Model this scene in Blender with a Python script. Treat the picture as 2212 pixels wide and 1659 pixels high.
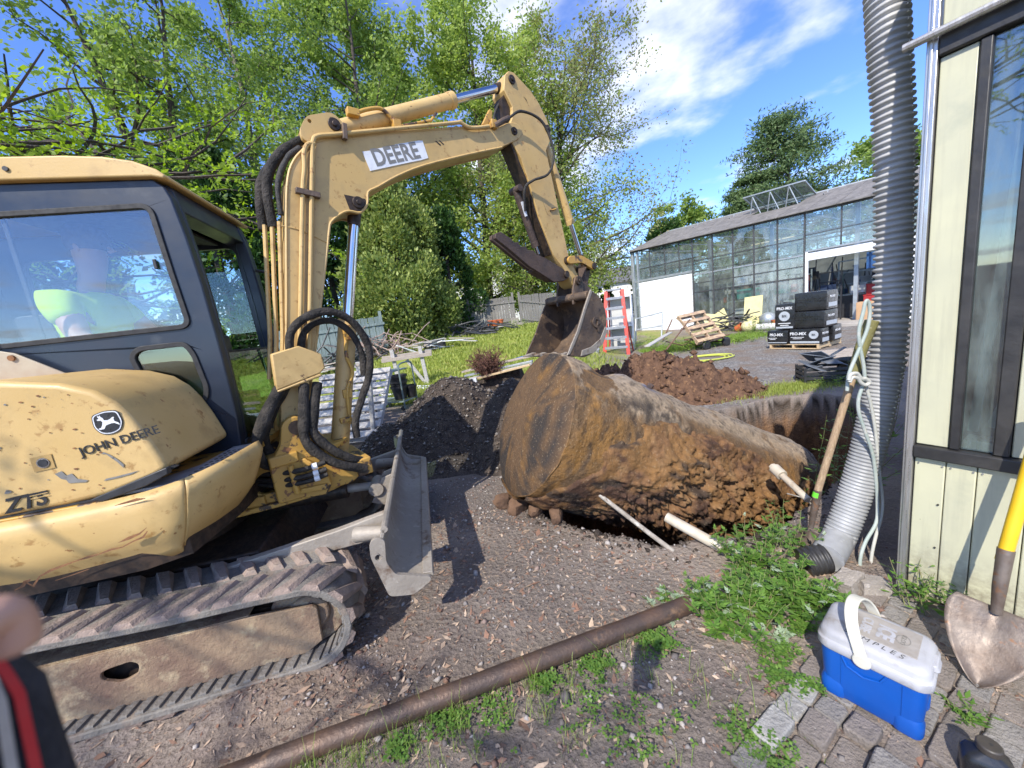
import bpy, math, random
import numpy as np
from mathutils import Vector, Matrix

R = math.radians
sc = bpy.context.scene
for o in list(bpy.data.objects):
    bpy.data.objects.remove(o)

# ------------------------------------------------------------------ camera
CAM_H, PITCH, ROLL = 1.6, R(9.6), R(7.07)
cd = bpy.data.cameras.new('camera')
cd.sensor_width = 36.0
cd.lens = 36.0 * 800.0 / 2212.0
cd.clip_start = 0.02
cd.clip_end = 3000
cd.dof.use_dof = True
cd.dof.focus_distance = 3.2
cd.dof.aperture_fstop = 3.0
cam = bpy.data.objects.new('camera', cd)
sc.collection.objects.link(cam)
_F = Vector((0, math.cos(PITCH), -math.sin(PITCH)))
_U0 = Vector((0, math.sin(PITCH), math.cos(PITCH)))
_R0 = Vector((1, 0, 0))
_U = _U0 * math.cos(ROLL) + _R0 * math.sin(ROLL)
_R = _R0 * math.cos(ROLL) - _U0 * math.sin(ROLL)
cam.matrix_world = Matrix(((_R.x, _U.x, -_F.x, 0), (_R.y, _U.y, -_F.y, 0), (_R.z, _U.z, -_F.z, CAM_H), (0, 0, 0, 1)))
sc.camera = cam

# ------------------------------------------------------------------ light
SUN_AZ, SUN_EL = R(-150), R(43)          # heading clockwise from +Y, elevation
SUNV = Vector((math.sin(SUN_AZ) * math.cos(SUN_EL), math.cos(SUN_AZ) * math.cos(SUN_EL), math.sin(SUN_EL)))
w = bpy.data.worlds.new('World')
sc.world = w
w.use_nodes = True
nt = w.node_tree
nt.nodes.clear()
wo = nt.nodes.new('ShaderNodeOutputWorld')
bg = nt.nodes.new('ShaderNodeBackground')
bg.inputs[1].default_value = 0.15
sky = nt.nodes.new('ShaderNodeTexSky')
sky.sky_type = 'NISHITA'
sky.sun_disc = False
sky.sun_elevation = SUN_EL
sky.sun_rotation = SUN_AZ
sky.air_density = 0.85
sky.dust_density = 0.1
sky.ozone_density = 6.0
tc = nt.nodes.new('ShaderNodeTexCoord')
sep = nt.nodes.new('ShaderNodeSeparateXYZ')
nt.links.new(tc.outputs['Generated'], sep.inputs[0])
# project the direction on a flat cloud deck so the clouds shrink towards the horizon
def wmath(op, a, b=None, c=None):
    n = nt.nodes.new('ShaderNodeMath'); n.operation = op
    for i, v in enumerate((a, b, c)):
        if v is None: continue
        if isinstance(v, (int, float)): n.inputs[i].default_value = v
        else: nt.links.new(v, n.inputs[i])
    return n.outputs[0]
zz = wmath('ADD', wmath('MAXIMUM', sep.outputs[2], 0.0), 0.12)
cx = wmath('DIVIDE', sep.outputs[0], zz)
cy = wmath('DIVIDE', sep.outputs[1], zz)
cmb = nt.nodes.new('ShaderNodeCombineXYZ')
nt.links.new(cx, cmb.inputs[0]); nt.links.new(cy, cmb.inputs[1]); cmb.inputs[2].default_value = 3.7
mp = nt.nodes.new('ShaderNodeMapping')
nt.links.new(cmb.outputs[0], mp.inputs[0])
mp.inputs['Rotation'].default_value = (0, 0, R(28))
mp.inputs['Scale'].default_value = (1.0, 1.0, 1.0)
CLOUD_SHIFT = mp.inputs['Location']
CLOUD_SHIFT.default_value = (-3.02, -2.5, 0.0)
n1 = nt.nodes.new('ShaderNodeTexNoise'); n1.inputs['Scale'].default_value = 0.55; n1.inputs['Detail'].default_value = 2.0
n2 = nt.nodes.new('ShaderNodeTexNoise'); n2.inputs['Scale'].default_value = 3.4; n2.inputs['Detail'].default_value = 7.0; n2.inputs['Roughness'].default_value = 0.52
nt.links.new(mp.outputs[0], n1.inputs[0]); nt.links.new(mp.outputs[0], n2.inputs[0])
cl = wmath('ADD', wmath('MULTIPLY', n1.outputs[0], 1.15), wmath('MULTIPLY', n2.outputs[0], 0.62))
mr = nt.nodes.new('ShaderNodeMapRange'); mr.interpolation_type = 'SMOOTHSTEP'
mr.inputs[1].default_value = 0.88; mr.inputs[2].default_value = 1.12; mr.inputs[3].default_value = 0; mr.inputs[4].default_value = 0.92
nt.links.new(cl, mr.inputs[0])
mx = nt.nodes.new('ShaderNodeMix'); mx.data_type = 'RGBA'
nt.links.new(mr.outputs[0], mx.inputs[0])
hsv = nt.nodes.new('ShaderNodeHueSaturation'); hsv.inputs['Hue'].default_value = 0.512; hsv.inputs['Saturation'].default_value = 1.1
nt.links.new(sky.outputs[0], hsv.inputs['Color']); nt.links.new(hsv.outputs[0], mx.inputs[6])
mx.inputs[7].default_value = (3.9, 4.0, 4.2, 1)
nt.links.new(mx.outputs[2], bg.inputs[0])
nt.links.new(bg.outputs[0], wo.inputs[0])

sl = bpy.data.lights.new('sun', 'SUN')
sl.energy = 2.75
sl.angle = R(0.55)
sl.color = (1.0, 0.94, 0.84)
so = bpy.data.objects.new('sun', sl)
sc.collection.objects.link(so)
so.rotation_euler = (-SUNV).to_track_quat('-Z', 'Y').to_euler()
so.location = (-6, -8, 12)

sc.view_settings.view_transform = 'Standard'
sc.view_settings.look = 'None'
sc.view_settings.exposure = 1.22
sc.view_settings.gamma = 1.0
sc.view_settings.use_curve_mapping = False
sc.render.engine = 'CYCLES'
sc.cycles.max_bounces = 7
sc.cycles.transparent_max_bounces = 14
sc.cycles.caustics_reflective = False
sc.cycles.caustics_refractive = False
sc.cycles.sample_clamp_indirect = 4.0

# ------------------------------------------------------------------ helpers
rng = np.random.default_rng(7)
random.seed(7)
COL = sc.collection
CAMP = np.array([0, 0, CAM_H])
_f, _u, _r = np.array(_F), np.array(_U), np.array(_R)

def ray(px, py):
    """direction of a picture point (in a 2212 px wide picture)"""
    return _f * 800.0 + _r * (px - 1106.0) - _u * (py - 829.5)
def gp(px, py, z=0.0):
    """where the sight line meets the level z"""
    d = ray(px, py); return CAMP + d * ((z - CAM_H) / d[2])
def atY(px, py, Y):
    d = ray(px, py); return CAMP + d * (Y / d[1])

def sstep(a, b, x):
    t = np.clip((np.asarray(x, float) - a) / (b - a), 0, 1); return t * t * (3 - 2 * t)

def tag(o, label=None, cat=None, group=None, kind=None):
    if label: o['label'] = label
    if cat: o['category'] = cat
    if group: o['group'] = group
    if kind: o['kind'] = kind
    return o

def empty(name, loc=(0, 0, 0), rz=0.0, label=None, cat=None, group=None, rot=None):
    o = bpy.data.objects.new(name, None)
    o.empty_display_size = 0.1
    COL.objects.link(o)
    o.location = loc
    o.rotation_euler = rot if rot else (0, 0, rz)
    return tag(o, label, cat, group)

class MB:
    """collects simple solids into one mesh"""
    def __init__(s): s.v = []; s.f = []; s.n = 0
    def add(s, v, f, M=None):
        v = np.asarray(v, float)
        if M is not None:
            M = np.array(M); v = v @ M[:3, :3].T + M[:3, 3]
        k = s.n
        s.v.append(v); s.n += len(v)
        s.f.extend([tuple(i + k for i in q) for q in f])
        return s
    def box(s, c, size, rz=0.0, M=None, rot=None):
        x, y, z = np.array(size) / 2.0
        v = np.array([(-x,-y,-z),(x,-y,-z),(x,y,-z),(-x,y,-z),(-x,-y,z),(x,-y,z),(x,y,z),(-x,y,z)])
        if rot is not None:
            v = v @ np.array(rot)[:3, :3].T
        elif rz:
            c_, s_ = math.cos(rz), math.sin(rz)
            v = v @ np.array([[c_, -s_, 0], [s_, c_, 0], [0, 0, 1]]).T
        v = v + np.array(c)
        return s.add(v, [(0,3,2,1),(4,5,6,7),(0,1,5,4),(1,2,6,5),(2,3,7,6),(3,0,4,7)], M)
    def bar(s, a, b, wx, wz=None, up=(0, 0, 1), M=None):
        """square bar from a to b"""
        wz = wz or wx
        a = np.array(a, float); b = np.array(b, float)
        d = b - a; L = np.linalg.norm(d); d /= L
        u = np.array(up, float)
        if abs(d @ u) > .98: u = np.array([1., 0, 0])
        sx = np.cross(d, u); sx /= np.linalg.norm(sx); sz = np.cross(sx, d)
        rot = np.stack([d, sx, sz], 1)
        return s.box((a + b) / 2, (L, wx, wz), rot=rot, M=M)
    def prism(s, poly, y0, y1, axes='xz', M=None):
        """polygon in the (first, second) axes, extruded along the third"""
        n = len(poly)
        def mk(p, t):
            if axes == 'xz': return (p[0], t, p[1])
            if axes == 'xy': return (p[0], p[1], t)
            return (t, p[0], p[1])
        v = [mk(p, y0) for p in poly] + [mk(p, y1) for p in poly]
        f = [tuple(range(n)), tuple(range(2 * n - 1, n - 1, -1))]
        f += [(i, i + n, (i + 1) % n + n, (i + 1) % n) for i in range(n)]
        return s.add(v, f, M)
    def tube(s, pts, r, n=8, cap=True, M=None, ring=None):
        P = [np.array(p, float) for p in pts]
        m = len(P)
        rr = [r] * m if np.isscalar(r) else list(r)
        v = []; f = []
        t0 = P[1] - P[0]; t0 /= np.linalg.norm(t0) + 1e-12
        a = np.array([0, 0, 1.]) if abs(t0[2]) < .9 else np.array([1., 0, 0])
        nx = np.cross(t0, a); nx /= np.linalg.norm(nx)
        for i in range(m):
            if i == 0: t = P[1] - P[0]
            elif i == m - 1: t = P[-1] - P[-2]
            else:
                t = (P[i + 1] - P[i]) / (np.linalg.norm(P[i + 1] - P[i]) + 1e-12) + (P[i] - P[i - 1]) / (np.linalg.norm(P[i] - P[i - 1]) + 1e-12)
            t = t / (np.linalg.norm(t) + 1e-12)
            nx = nx - t * (nx @ t); nx /= np.linalg.norm(nx) + 1e-12
            ny = np.cross(t, nx)
            for k in range(n):
                th = 2 * math.pi * k / n
                v.append(P[i] + rr[i] * (math.cos(th) * nx + math.sin(th) * ny))
        for i in range(m - 1):
            for k in range(n):
                f.append((i * n + k, i * n + (k + 1) % n, (i + 1) * n + (k + 1) % n, (i + 1) * n + k))
        if cap:
            f.append(tuple(range(n - 1, -1, -1))); f.append(tuple((m - 1) * n + k for k in range(n)))
        return s.add(v, f, M)
    def cyl(s, a, b, r, n=16, r2=None, M=None):
        return s.tube([a, b], [r, r if r2 is None else r2], n, True, M)
    def lathe(s, prof, n=24, M=None, cap=True):
        """prof: list of (r, z) about the z axis"""
        v = []; f = []
        m = len(prof)
        for r_, z in prof:
            for k in range(n):
                th = 2 * math.pi * k / n
                v.append((r_ * math.cos(th), r_ * math.sin(th), z))
        for i in range(m - 1):
            for k in range(n):
                f.append((i * n + k, i * n + (k + 1) % n, (i + 1) * n + (k + 1) % n, (i + 1) * n + k))
        if cap:
            f.append(tuple(range(n - 1, -1, -1))); f.append(tuple((m - 1) * n + k for k in range(n)))
        return s.add(v, f, M)
    def ring(s, outer, inner, y0, y1, axes='xz', M=None):
        """frame between two closed outlines with the same number of points"""
        n = len(outer)
        def mk(p, t):
            if axes == 'xz': return (p[0], t, p[1])
            if axes == 'xy': return (p[0], p[1], t)
            return (t, p[0], p[1])
        v = [mk(p, y0) for p in outer] + [mk(p, y0) for p in inner] + [mk(p, y1) for p in outer] + [mk(p, y1) for p in inner]
        f = []
        for i in range(n):
            j = (i + 1) % n
            f += [(i, j, n + j, n + i), (2*n + j, 2*n + i, 3*n + i, 3*n + j), (j, i, 2*n + i, 2*n + j), (n + i, n + j, 3*n + j, 3*n + i)]
        return s.add(v, f, M)
    def mesh(s, name):
        me = bpy.data.meshes.new(name)
        me.from_pydata(np.concatenate(s.v).tolist() if s.v else [], [], s.f)
        me.update()
        return me
    def build(s, name, mat, parent=None, bevel=0.0, smooth=30, seg=2, loc=None, rot=None):
        return obj(name, s.mesh(name), mat, parent, bevel, smooth, seg, loc, rot)

import bmesh
def fixn(me):
    bm = bmesh.new(); bm.from_mesh(me); bmesh.ops.recalc_face_normals(bm, faces=bm.faces); bm.to_mesh(me); bm.free()

def obj(name, me, mat, parent=None, bevel=0.0, smooth=30, seg=2, loc=None, rot=None, fix=True):
    if fix: fixn(me)
    o = bpy.data.objects.new(name, me)
    COL.objects.link(o)
    if mat is not None and len(me.materials) == 0: me.materials.append(mat)
    if smooth:
        me.polygons.foreach_set('use_smooth', [True] * len(me.polygons))
        me.set_sharp_from_angle(angle=R(smooth))
    if bevel:
        b = o.modifiers.new('bevel', 'BEVEL'); b.width = bevel; b.segments = seg; b.limit_method = 'ANGLE'; b.angle_limit = R(35)
        b.harden_normals = False
    if parent is not None: o.parent = parent
    if loc is not None: o.location = loc
    if rot is not None: o.rotation_euler = rot
    return o

def fast_mesh(name, v, tris=None, quads=None):
    """big meshes straight from arrays"""
    v = np.asarray(v, np.float32).reshape(-1, 3)
    me = bpy.data.meshes.new(name)
    me.vertices.add(len(v)); me.vertices.foreach_set('co', v.ravel())
    idx = np.asarray(tris if tris is not None else quads, np.int32)
    k = idx.shape[1]
    me.loops.add(idx.size); me.loops.foreach_set('vertex_index', idx.ravel())
    me.polygons.add(len(idx)); me.polygons.foreach_set('loop_start', np.arange(0, idx.size, k, dtype=np.int32))
    me.update(calc_edges=True)
    return me

def copy_tree(o, parent=None):
    c = o.copy(); COL.objects.link(c)
    if parent is not None: c.parent = parent
    for ch in list(o.children): copy_tree(ch, c)
    return c

def smooth_path(pts, n=6, closed=False):
    """Catmull-Rom through points"""
    P = [np.array(p, float) for p in pts]
    out = []
    m = len(P)
    for i in range(m - 1 if not closed else m):
        p0 = P[i - 1] if i > 0 or closed else 2 * P[0] - P[1]
        p1 = P[i]; p2 = P[(i + 1) % m]
        p3 = P[(i + 2) % m] if (i + 2 < m or closed) else 2 * P[-1] - P[-2]
        for k in range(n):
            t = k / n
            out.append(.5 * ((2 * p1) + (-p0 + p2) * t + (2 * p0 - 5 * p1 + 4 * p2 - p3) * t * t + (-p0 + 3 * p1 - 3 * p2 + p3) * t ** 3))
    if not closed: out.append(P[-1])
    return out

def rrect(x0, y0, x1, y1, r, k=4):
    pts = []
    for cx, cy, a0 in ((x1 - r, y0 + r, -90), (x1 - r, y1 - r, 0), (x0 + r, y1 - r, 90), (x0 + r, y0 + r, 180)):
        for i in range(k + 1):
            a = R(a0 + 90 * i / k); pts.append((cx + r * math.cos(a), cy + r * math.sin(a)))
    return pts

def rpoly(pts, r, k=3):
    """round the corners of a polygon"""
    out = []
    n = len(pts)
    for i in range(n):
        p = np.array(pts[i], float); a = np.array(pts[i - 1], float); b = np.array(pts[(i + 1) % n], float)
        da = a - p; db = b - p
        ra = min(r, np.linalg.norm(da) * .45); rb = min(r, np.linalg.norm(db) * .45)
        p0 = p + da / (np.linalg.norm(da) + 1e-9) * ra; p1 = p + db / (np.linalg.norm(db) + 1e-9) * rb
        for j in range(k + 1):
            t = j / k
            q = (1 - t) ** 2 * p0 + 2 * t * (1 - t) * p + t * t * p1
            out.append((q[0], q[1]))
    return out

def offset_poly(pts, d):
    P = np.array(pts, float); n = len(P)
    area = .5 * sum(P[i][0] * P[(i + 1) % n][1] - P[(i + 1) % n][0] * P[i][1] for i in range(n))
    sg = 1 if area > 0 else -1
    out = []
    for i in range(n):
        a, p, b = P[i - 1], P[i], P[(i + 1) % n]
        e1 = p - a; e2 = b - p
        n1 = np.array([e1[1], -e1[0]]) / (np.linalg.norm(e1) + 1e-9); n2 = np.array([e2[1], -e2[0]]) / (np.linalg.norm(e2) + 1e-9)
        m = n1 + n2; m /= np.linalg.norm(m) + 1e-9
        out.append(tuple(p + sg * d * m / max(.4, m @ n1)))
    return out

# ------------------------------------------------------------------ noise (for shapes)
class VNoise:
    def __init__(s, seed): s.t = np.random.default_rng(seed).random((64, 64, 64)).astype(np.float32)
    def __call__(s, x, y, z=0.0):
        x, y, z = np.broadcast_arrays(np.asarray(x, float), np.asarray(y, float), np.asarray(z, float))
        xi = np.floor(x).astype(int); yi = np.floor(y).astype(int); zi = np.floor(z).astype(int)
        fx = x - xi; fy = y - yi; fz = z - zi
        fx = fx*fx*(3-2*fx); fy = fy*fy*(3-2*fy); fz = fz*fz*(3-2*fz)
        g = lambda a, b, c: s.t[(xi + a) & 63, (yi + b) & 63, (zi + c) & 63]
        l = lambda a, b, t: a + (b - a) * t
        return l(l(l(g(0,0,0), g(1,0,0), fx), l(g(0,1,0), g(1,1,0), fx), fy), l(l(g(0,0,1), g(1,0,1), fx), l(g(0,1,1), g(1,1,1), fx), fy), fz) * 2 - 1
VN = VNoise(3)
def fbm(x, y, z=0.0, oct=4, gain=.5):
    a = 1.0; t = 0; k = 1.0
    for i in range(oct):
        t = t + a * VN(np.asarray(x) * k + 17.3 * i, np.asarray(y) * k + 5.1 * i, np.asarray(z) * k + 9.7 * i); a *= gain; k *= 2.03
    return t

# ------------------------------------------------------------------ materials
def _mk(name):
    m = bpy.data.materials.new(name); m.use_nodes = True
    t = m.node_tree
    return m, t, t.nodes['Principled BSDF'], t.nodes['Material Output']
def _coord(t, scale=(1, 1, 1), kind='Object'):
    c = t.nodes.new('ShaderNodeTexCoord'); m = t.nodes.new('ShaderNodeMapping')
    m.inputs['Scale'].default_value = scale
    t.links.new(c.outputs[kind], m.inputs[0]); return m.outputs[0]
def _noise(t, co, scale, detail=5, rough=.55, dist=0.0):
    n = t.nodes.new('ShaderNodeTexNoise'); n.inputs['Scale'].default_value = scale; n.inputs['Detail'].default_value = detail
    n.inputs['Roughness'].default_value = rough; n.inputs['Distortion'].default_value = dist
    t.links.new(co, n.inputs[0]); return n.outputs[0]
def _range(t, x, a, b, lo=0.0, hi=1.0):
    m = t.nodes.new('ShaderNodeMapRange'); m.inputs[1].default_value = a; m.inputs[2].default_value = b; m.inputs[3].default_value = lo; m.inputs[4].default_value = hi
    t.links.new(x, m.inputs[0]); return m.outputs[0]
def _mix(t, f, a, b):
    m = t.nodes.new('ShaderNodeMix'); m.data_type = 'RGBA'
    if isinstance(f, (int, float)): m.inputs[0].default_value = f
    else: t.links.new(f, m.inputs[0])
    for i, v in ((6, a), (7, b)):
        if isinstance(v, tuple): m.inputs[i].default_value = (*v[:3], 1)
        else: t.links.new(v, m.inputs[i])
    return m.outputs[2]
def _math(t, op, a, b=0.0):
    m = t.nodes.new('ShaderNodeMath'); m.operation = op
    for i, v in ((0, a), (1, b)):
        if isinstance(v, (int, float)): m.inputs[i].default_value = v
        else: t.links.new(v, m.inputs[i])
    return m.outputs[0]

def M(name, c1, c2=None, scale=6.0, rough=.6, metal=0.0, bump=0.0, bscale=40.0, spots=(), aniso=(1, 1, 1), lo=.4, hi=.62, coat=0.0, rvar=.12, spec=None, sub=None):
    """procedural paint / wood / metal: two tones in noise, optional spots [(colour, scale, threshold, softness, rough)], bump"""
    m, t, b, o = _mk(name)
    co = _coord(t, aniso)
    n = _noise(t, co, scale)
    f = _range(t, n, lo, hi)
    c2 = c2 or tuple(x * .78 for x in c1)
    col = _mix(t, f, c1, c2)
    rg = _range(t, _noise(t, co, scale * 2.3, 4), .3, .7, max(.02, rough - rvar), min(1, rough + rvar))
    for sp in spots:
        s = _noise(t, co, sp[1], 7, .62, .2)
        k = _range(t, s, sp[2], sp[2] + sp[3])
        col = _mix(t, k, col, sp[0])
    t.links.new(col, b.inputs['Base Color'])
    t.links.new(rg, b.inputs['Roughness'])
    b.inputs['Metallic'].default_value = metal
    if coat: b.inputs['Coat Weight'].default_value = coat; b.inputs['Coat Roughness'].default_value = .12
    if spec is not None: b.inputs['Specular IOR Level'].default_value = spec
    if bump:
        bn = t.nodes.new('ShaderNodeBump'); bn.inputs['Strength'].default_value = bump; bn.inputs['Distance'].default_value = .02
        t.links.new(_noise(t, co, bscale, 6, .6), bn.inputs['Height'])
        t.links.new(bn.outputs[0], b.inputs['Normal'])
    return m

def leafmat(name, c1, c2, trans=.45, rough=.5):
    m, t, b, o = _mk(name)
    g = t.nodes.new('ShaderNodeNewGeometry')
    col = _mix(t, g.outputs['Random Per Island'], c1, c2)
    t.links.new(col, b.inputs['Base Color']); b.inputs['Roughness'].default_value = rough
    b.inputs['Specular IOR Level'].default_value = .3
    tr = t.nodes.new('ShaderNodeBsdfTranslucent')
    hs = t.nodes.new('ShaderNodeHueSaturation'); hs.inputs['Value'].default_value = 1.25; hs.inputs['Saturation'].default_value = 1.1
    t.links.new(col, hs.inputs['Color']); t.links.new(hs.outputs[0], tr.inputs[0])
    ms = t.nodes.new('ShaderNodeMixShader'); ms.inputs[0].default_value = trans
    t.links.new(b.outputs[0], ms.inputs[1]); t.links.new(tr.outputs[0], ms.inputs[2]); t.links.new(ms.outputs[0], o.inputs[0])
    return m

def glassmat(name, tint=(.85, .93, .9), refl=.12, dirt=(.5, .55, .55), dirt_amt=0.0, dscale=(1, 1, .25), rough=.02, ior=1.5, dfreq=7.0):
    """thin pane: clear tinted pass-through, mirror sheen that grows to grazing, streaky dirt"""
    m, t, b, o = _mk(name)
    t.nodes.remove(b)
    tr = t.nodes.new('ShaderNodeBsdfTransparent'); tr.inputs[0].default_value = (*tint, 1)
    gl = t.nodes.new('ShaderNodeBsdfGlossy'); gl.inputs['Roughness'].default_value = rough; gl.inputs[0].default_value = (1, 1, 1, 1)
    lw = t.nodes.new('ShaderNodeLayerWeight'); lw.inputs[0].default_value = .5       # same from both faces of the pane
    f = _math(t, 'ADD', _math(t, 'MULTIPLY', _math(t, 'POWER', lw.outputs['Facing'], 5.0), .9), .04 + refl)
    ms = t.nodes.new('ShaderNodeMixShader'); t.links.new(f, ms.inputs[0])
    t.links.new(tr.outputs[0], ms.inputs[1]); t.links.new(gl.outputs[0], ms.inputs[2])
    out = ms.outputs[0]
    if dirt_amt:
        d = t.nodes.new('ShaderNodeBsdfDiffuse'); d.inputs[0].default_value = (*dirt, 1)
        co = _coord(t, dscale)
        k = _range(t, _noise(t, co, dfreq, 6, .6), .32, .75, 0, dirt_amt)
        m2 = t.nodes.new('ShaderNodeMixShader'); t.links.new(k, m2.inputs[0])
        t.links.new(out, m2.inputs[1]); t.links.new(d.outputs[0], m2.inputs[2]); out = m2.outputs[0]
    t.links.new(out, o.inputs[0])
    return m

def text_mesh(body, size, font_bold=.012, extr=.001, spacing=1.0, shear=0.0):
    c = bpy.data.curves.new('lettering', 'FONT')
    c.body = body; c.size = size; c.extrude = extr; c.offset = font_bold * size; c.align_x = 'CENTER'; c.align_y = 'CENTER'
    c.space_character = spacing; c.shear = shear; c.resolution_u = 3
    o = bpy.data.objects.new('lettering', c); COL.objects.link(o)
    dg = bpy.context.evaluated_depsgraph_get()
    me = bpy.data.meshes.new_from_object(o.evaluated_get(dg))
    bpy.data.objects.remove(o); bpy.data.curves.remove(c)
    me.materials.clear()
    return me
def text(body, size, mat, parent, loc, rot, name='lettering', stretch=(1, 1, 1), **kw):
    me = text_mesh(body, size, **kw)
    o = bpy.data.objects.new(name, me); COL.objects.link(o)
    me.materials.append(mat)
    o.parent = parent; o.location = loc; o.rotation_euler = rot; o.scale = stretch
    return o
# ------------------------------------------------------------------ ground
PIT = np.array([(.0, 3.1), (.1, 2.92), (.25, 2.74), (.55, 2.50), (.9, 2.24), (1.3, 2.2), (1.75, 2.32), (2.2, 2.62), (2.9, 3.1), (3.6, 3.7), (4.5, 4.7), (4.4, 5.25), (3.6, 5.2), (2.7, 5.0), (1.9, 4.55), (1.1, 4.15), (.4, 3.75), (.05, 3.45)])
def poly_sd(x, y, P):
    """signed distance to a closed outline, negative inside"""
    x = np.asarray(x, float); y = np.asarray(y, float)
    d = np.full(x.shape, 1e9); ins = np.zeros(x.shape, bool)
    n = len(P)
    for i in range(n):
        a = P[i]; b = P[(i + 1) % n]
        e = b - a
        t = np.clip(((x - a[0]) * e[0] + (y - a[1]) * e[1]) / (e @ e), 0, 1)
        d = np.minimum(d, np.hypot(x - a[0] - t * e[0], y - a[1] - t * e[1]))
        c = ((a[1] > y) != (b[1] > y)) & (x < (b[0] - a[0]) * (y - a[1]) / (b[1] - a[1] + 1e-12) + a[0])
        ins ^= c
    return np.where(ins, -d, d)
def lawn_w(x, y):
    x0 = .3 + .16 * (y - 8)
    return 1 - sstep(x0, x0 + 3.2, x)
def terrain(x, y, fine=True):
    x = np.asarray(x, float); y = np.asarray(y, float)
    h = np.interp(y, [5, 6.5, 9.5, 15, 18, 24, 40, 300], [0, .08, .28, .92, 1.2, 1.4, 1.5, 1.5]) * lawn_w(x, y)
    h = h + .16 * sstep(16, 22, y) * (1 - lawn_w(x, y))
    near = 1 - sstep(8, 14, np.hypot(x, y - 2))
    h = h + near * (.022 * fbm(x * .9, y * .9, 1.3, 3) + .007 * fbm(x * 6, y * 6, 4, 3))
    far = 1 - near
    h = h + far * .04 * fbm(x * .35, y * .35, 8.1, 3)
    # wheel-churned strip beside the tracks
    tr = np.exp(-((y - 1.55 - .23 * (x + 1.1)) / .22) ** 2) * sstep(-.2, -.9, x) * near
    h = h + tr * .03 * fbm(x * 4, y * 4, 2.2, 2) - .0 * tr
    # paving and rusty pipe lie on a firm level edge
    # spoil lip round the pit and the pit itself
    sd = poly_sd(x, y, PIT) + .05 * fbm(x * 2.6, y * 2.6, 5.5, 3)
    h = h + .012 * np.exp(-(np.maximum(sd, 0) / .16) ** 2) * (.6 + .8 * fbm(x * 3, y * 3, 7, 2)) * (sd > -.05)
    wall = np.clip((.012 - sd) / .2, 0, 1) ** .8
    floor = -1.28 + .12 * fbm(x * 2.2, y * 2.2, 3.3, 3)
    ramp = sstep(.9, -.2, x)                      # shallower under the lifted end of the tank
    floor = floor * (1 - .62 * ramp)
    h = h * (1 - wall) + floor * wall + wall * .05 * fbm(x * 9, y * 9, 2.2, 3) + 4 * wall * (1 - wall) * (.10 * fbm(x * 4, y * 4, 6.1, 3))
    return h
def axis(dense, lo, hi, step, g=1.13):
    a = list(np.arange(dense[0], dense[1] + 1e-6, step))
    s = step; b = dense[1]
    while b < hi: s *= g; b += s; a.append(b)
    s = step; b = dense[0]
    while b > lo: s *= g; b -= s; a.insert(0, b)
    return np.array(a)
gx = axis((-2.6, 4.8), -320, 320, .032); gy = axis((.55, 6.2), -320, 900, .032)
GX, GY = np.meshgrid(gx, gy)
GZ = terrain(GX, GY)
nxg, nyg = len(gx), len(gy)
ii = np.arange(nxg * nyg).reshape(nyg, nxg)
quads = np.stack([ii[:-1, :-1].ravel(), ii[:-1, 1:].ravel(), ii[1:, 1:].ravel(), ii[1:, :-1].ravel()], 1)
gme = fast_mesh('ground', np.stack([GX.ravel(), GY.ravel(), GZ.ravel()], 1), quads=quads)
def vcol(me, rgb, name='tone'):
    a = me.attributes.new(name, 'FLOAT_COLOR', 'POINT')
    c = np.ones((len(me.vertices), 4), np.float32); c[:, :3] = rgb
    a.data.foreach_set('color', c.ravel())
# surface kinds: grass / grey gravel / reddish subsoil, the rest is brown yard soil
X_, Y_ = GX.ravel(), GY.ravel()
nz = fbm(X_ * .7, Y_ * .7, 12, 4)
grass = lawn_w(X_, Y_) * sstep(7.0, 8.2, Y_ + .5 * nz)
drive = sstep(1.2, 2.6, X_ + .25 * nz - .14 * (Y_ - 7)) * sstep(4.7, 5.6, Y_ + .3 * nz - .25 * (X_ - 3)) * (1 - sstep(11.5, 13.5, Y_ - .55 * (X_ - 6) + 1.2 * nz))
edge = sstep(11.5, 13.5, Y_ - .55 * (X_ - 6) + 1.2 * nz) * (1 - lawn_w(X_, Y_))
grass = np.maximum(grass, edge * sstep(.0, .5, fbm(X_ * .9, Y_ * .9, 3, 3)) * .8)
grass = np.maximum(grass, sstep(0.05, .35, fbm(X_ * 1.3, Y_ * 1.3, 9, 3)) * np.exp(-((X_ - 4.3) / .8) ** 2 - ((Y_ - 5.75) / .35) ** 2) * 1.6)
sdp = poly_sd(X_, Y_, PIT)
red = np.where(sdp < .02, 1.0, .0) * sstep(-.16, -.42, GZ.ravel() + .08 * nz) + np.exp(-((X_ + 1.0) / 1.1) ** 2 - ((Y_ - 1.5) / .5) ** 2) * .55 * (.7 + nz)
vcol(gme, np.clip(np.stack([grass, drive, red], 1), 0, 1))
zg = GZ.ravel()
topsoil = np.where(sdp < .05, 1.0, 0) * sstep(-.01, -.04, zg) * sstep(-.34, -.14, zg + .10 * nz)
dust = np.exp(-((X_ - .45) / .55) ** 2 - ((Y_ - 2.05) / .32) ** 2) * sstep(-.6, .3, nz) + .6 * np.exp(-((X_ - .1) / .5) ** 2 - ((Y_ - 1.5) / .25) ** 2) * sstep(-.3, .5, nz)
damp = sstep(.15, .5, fbm(X_ * .55 + 3, Y_ * .55, 2, 3)) * (Y_ < 4) * .55
vcol(gme, np.clip(np.stack([topsoil, dust, damp], 1), 0, 1), 'tone2')

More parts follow.
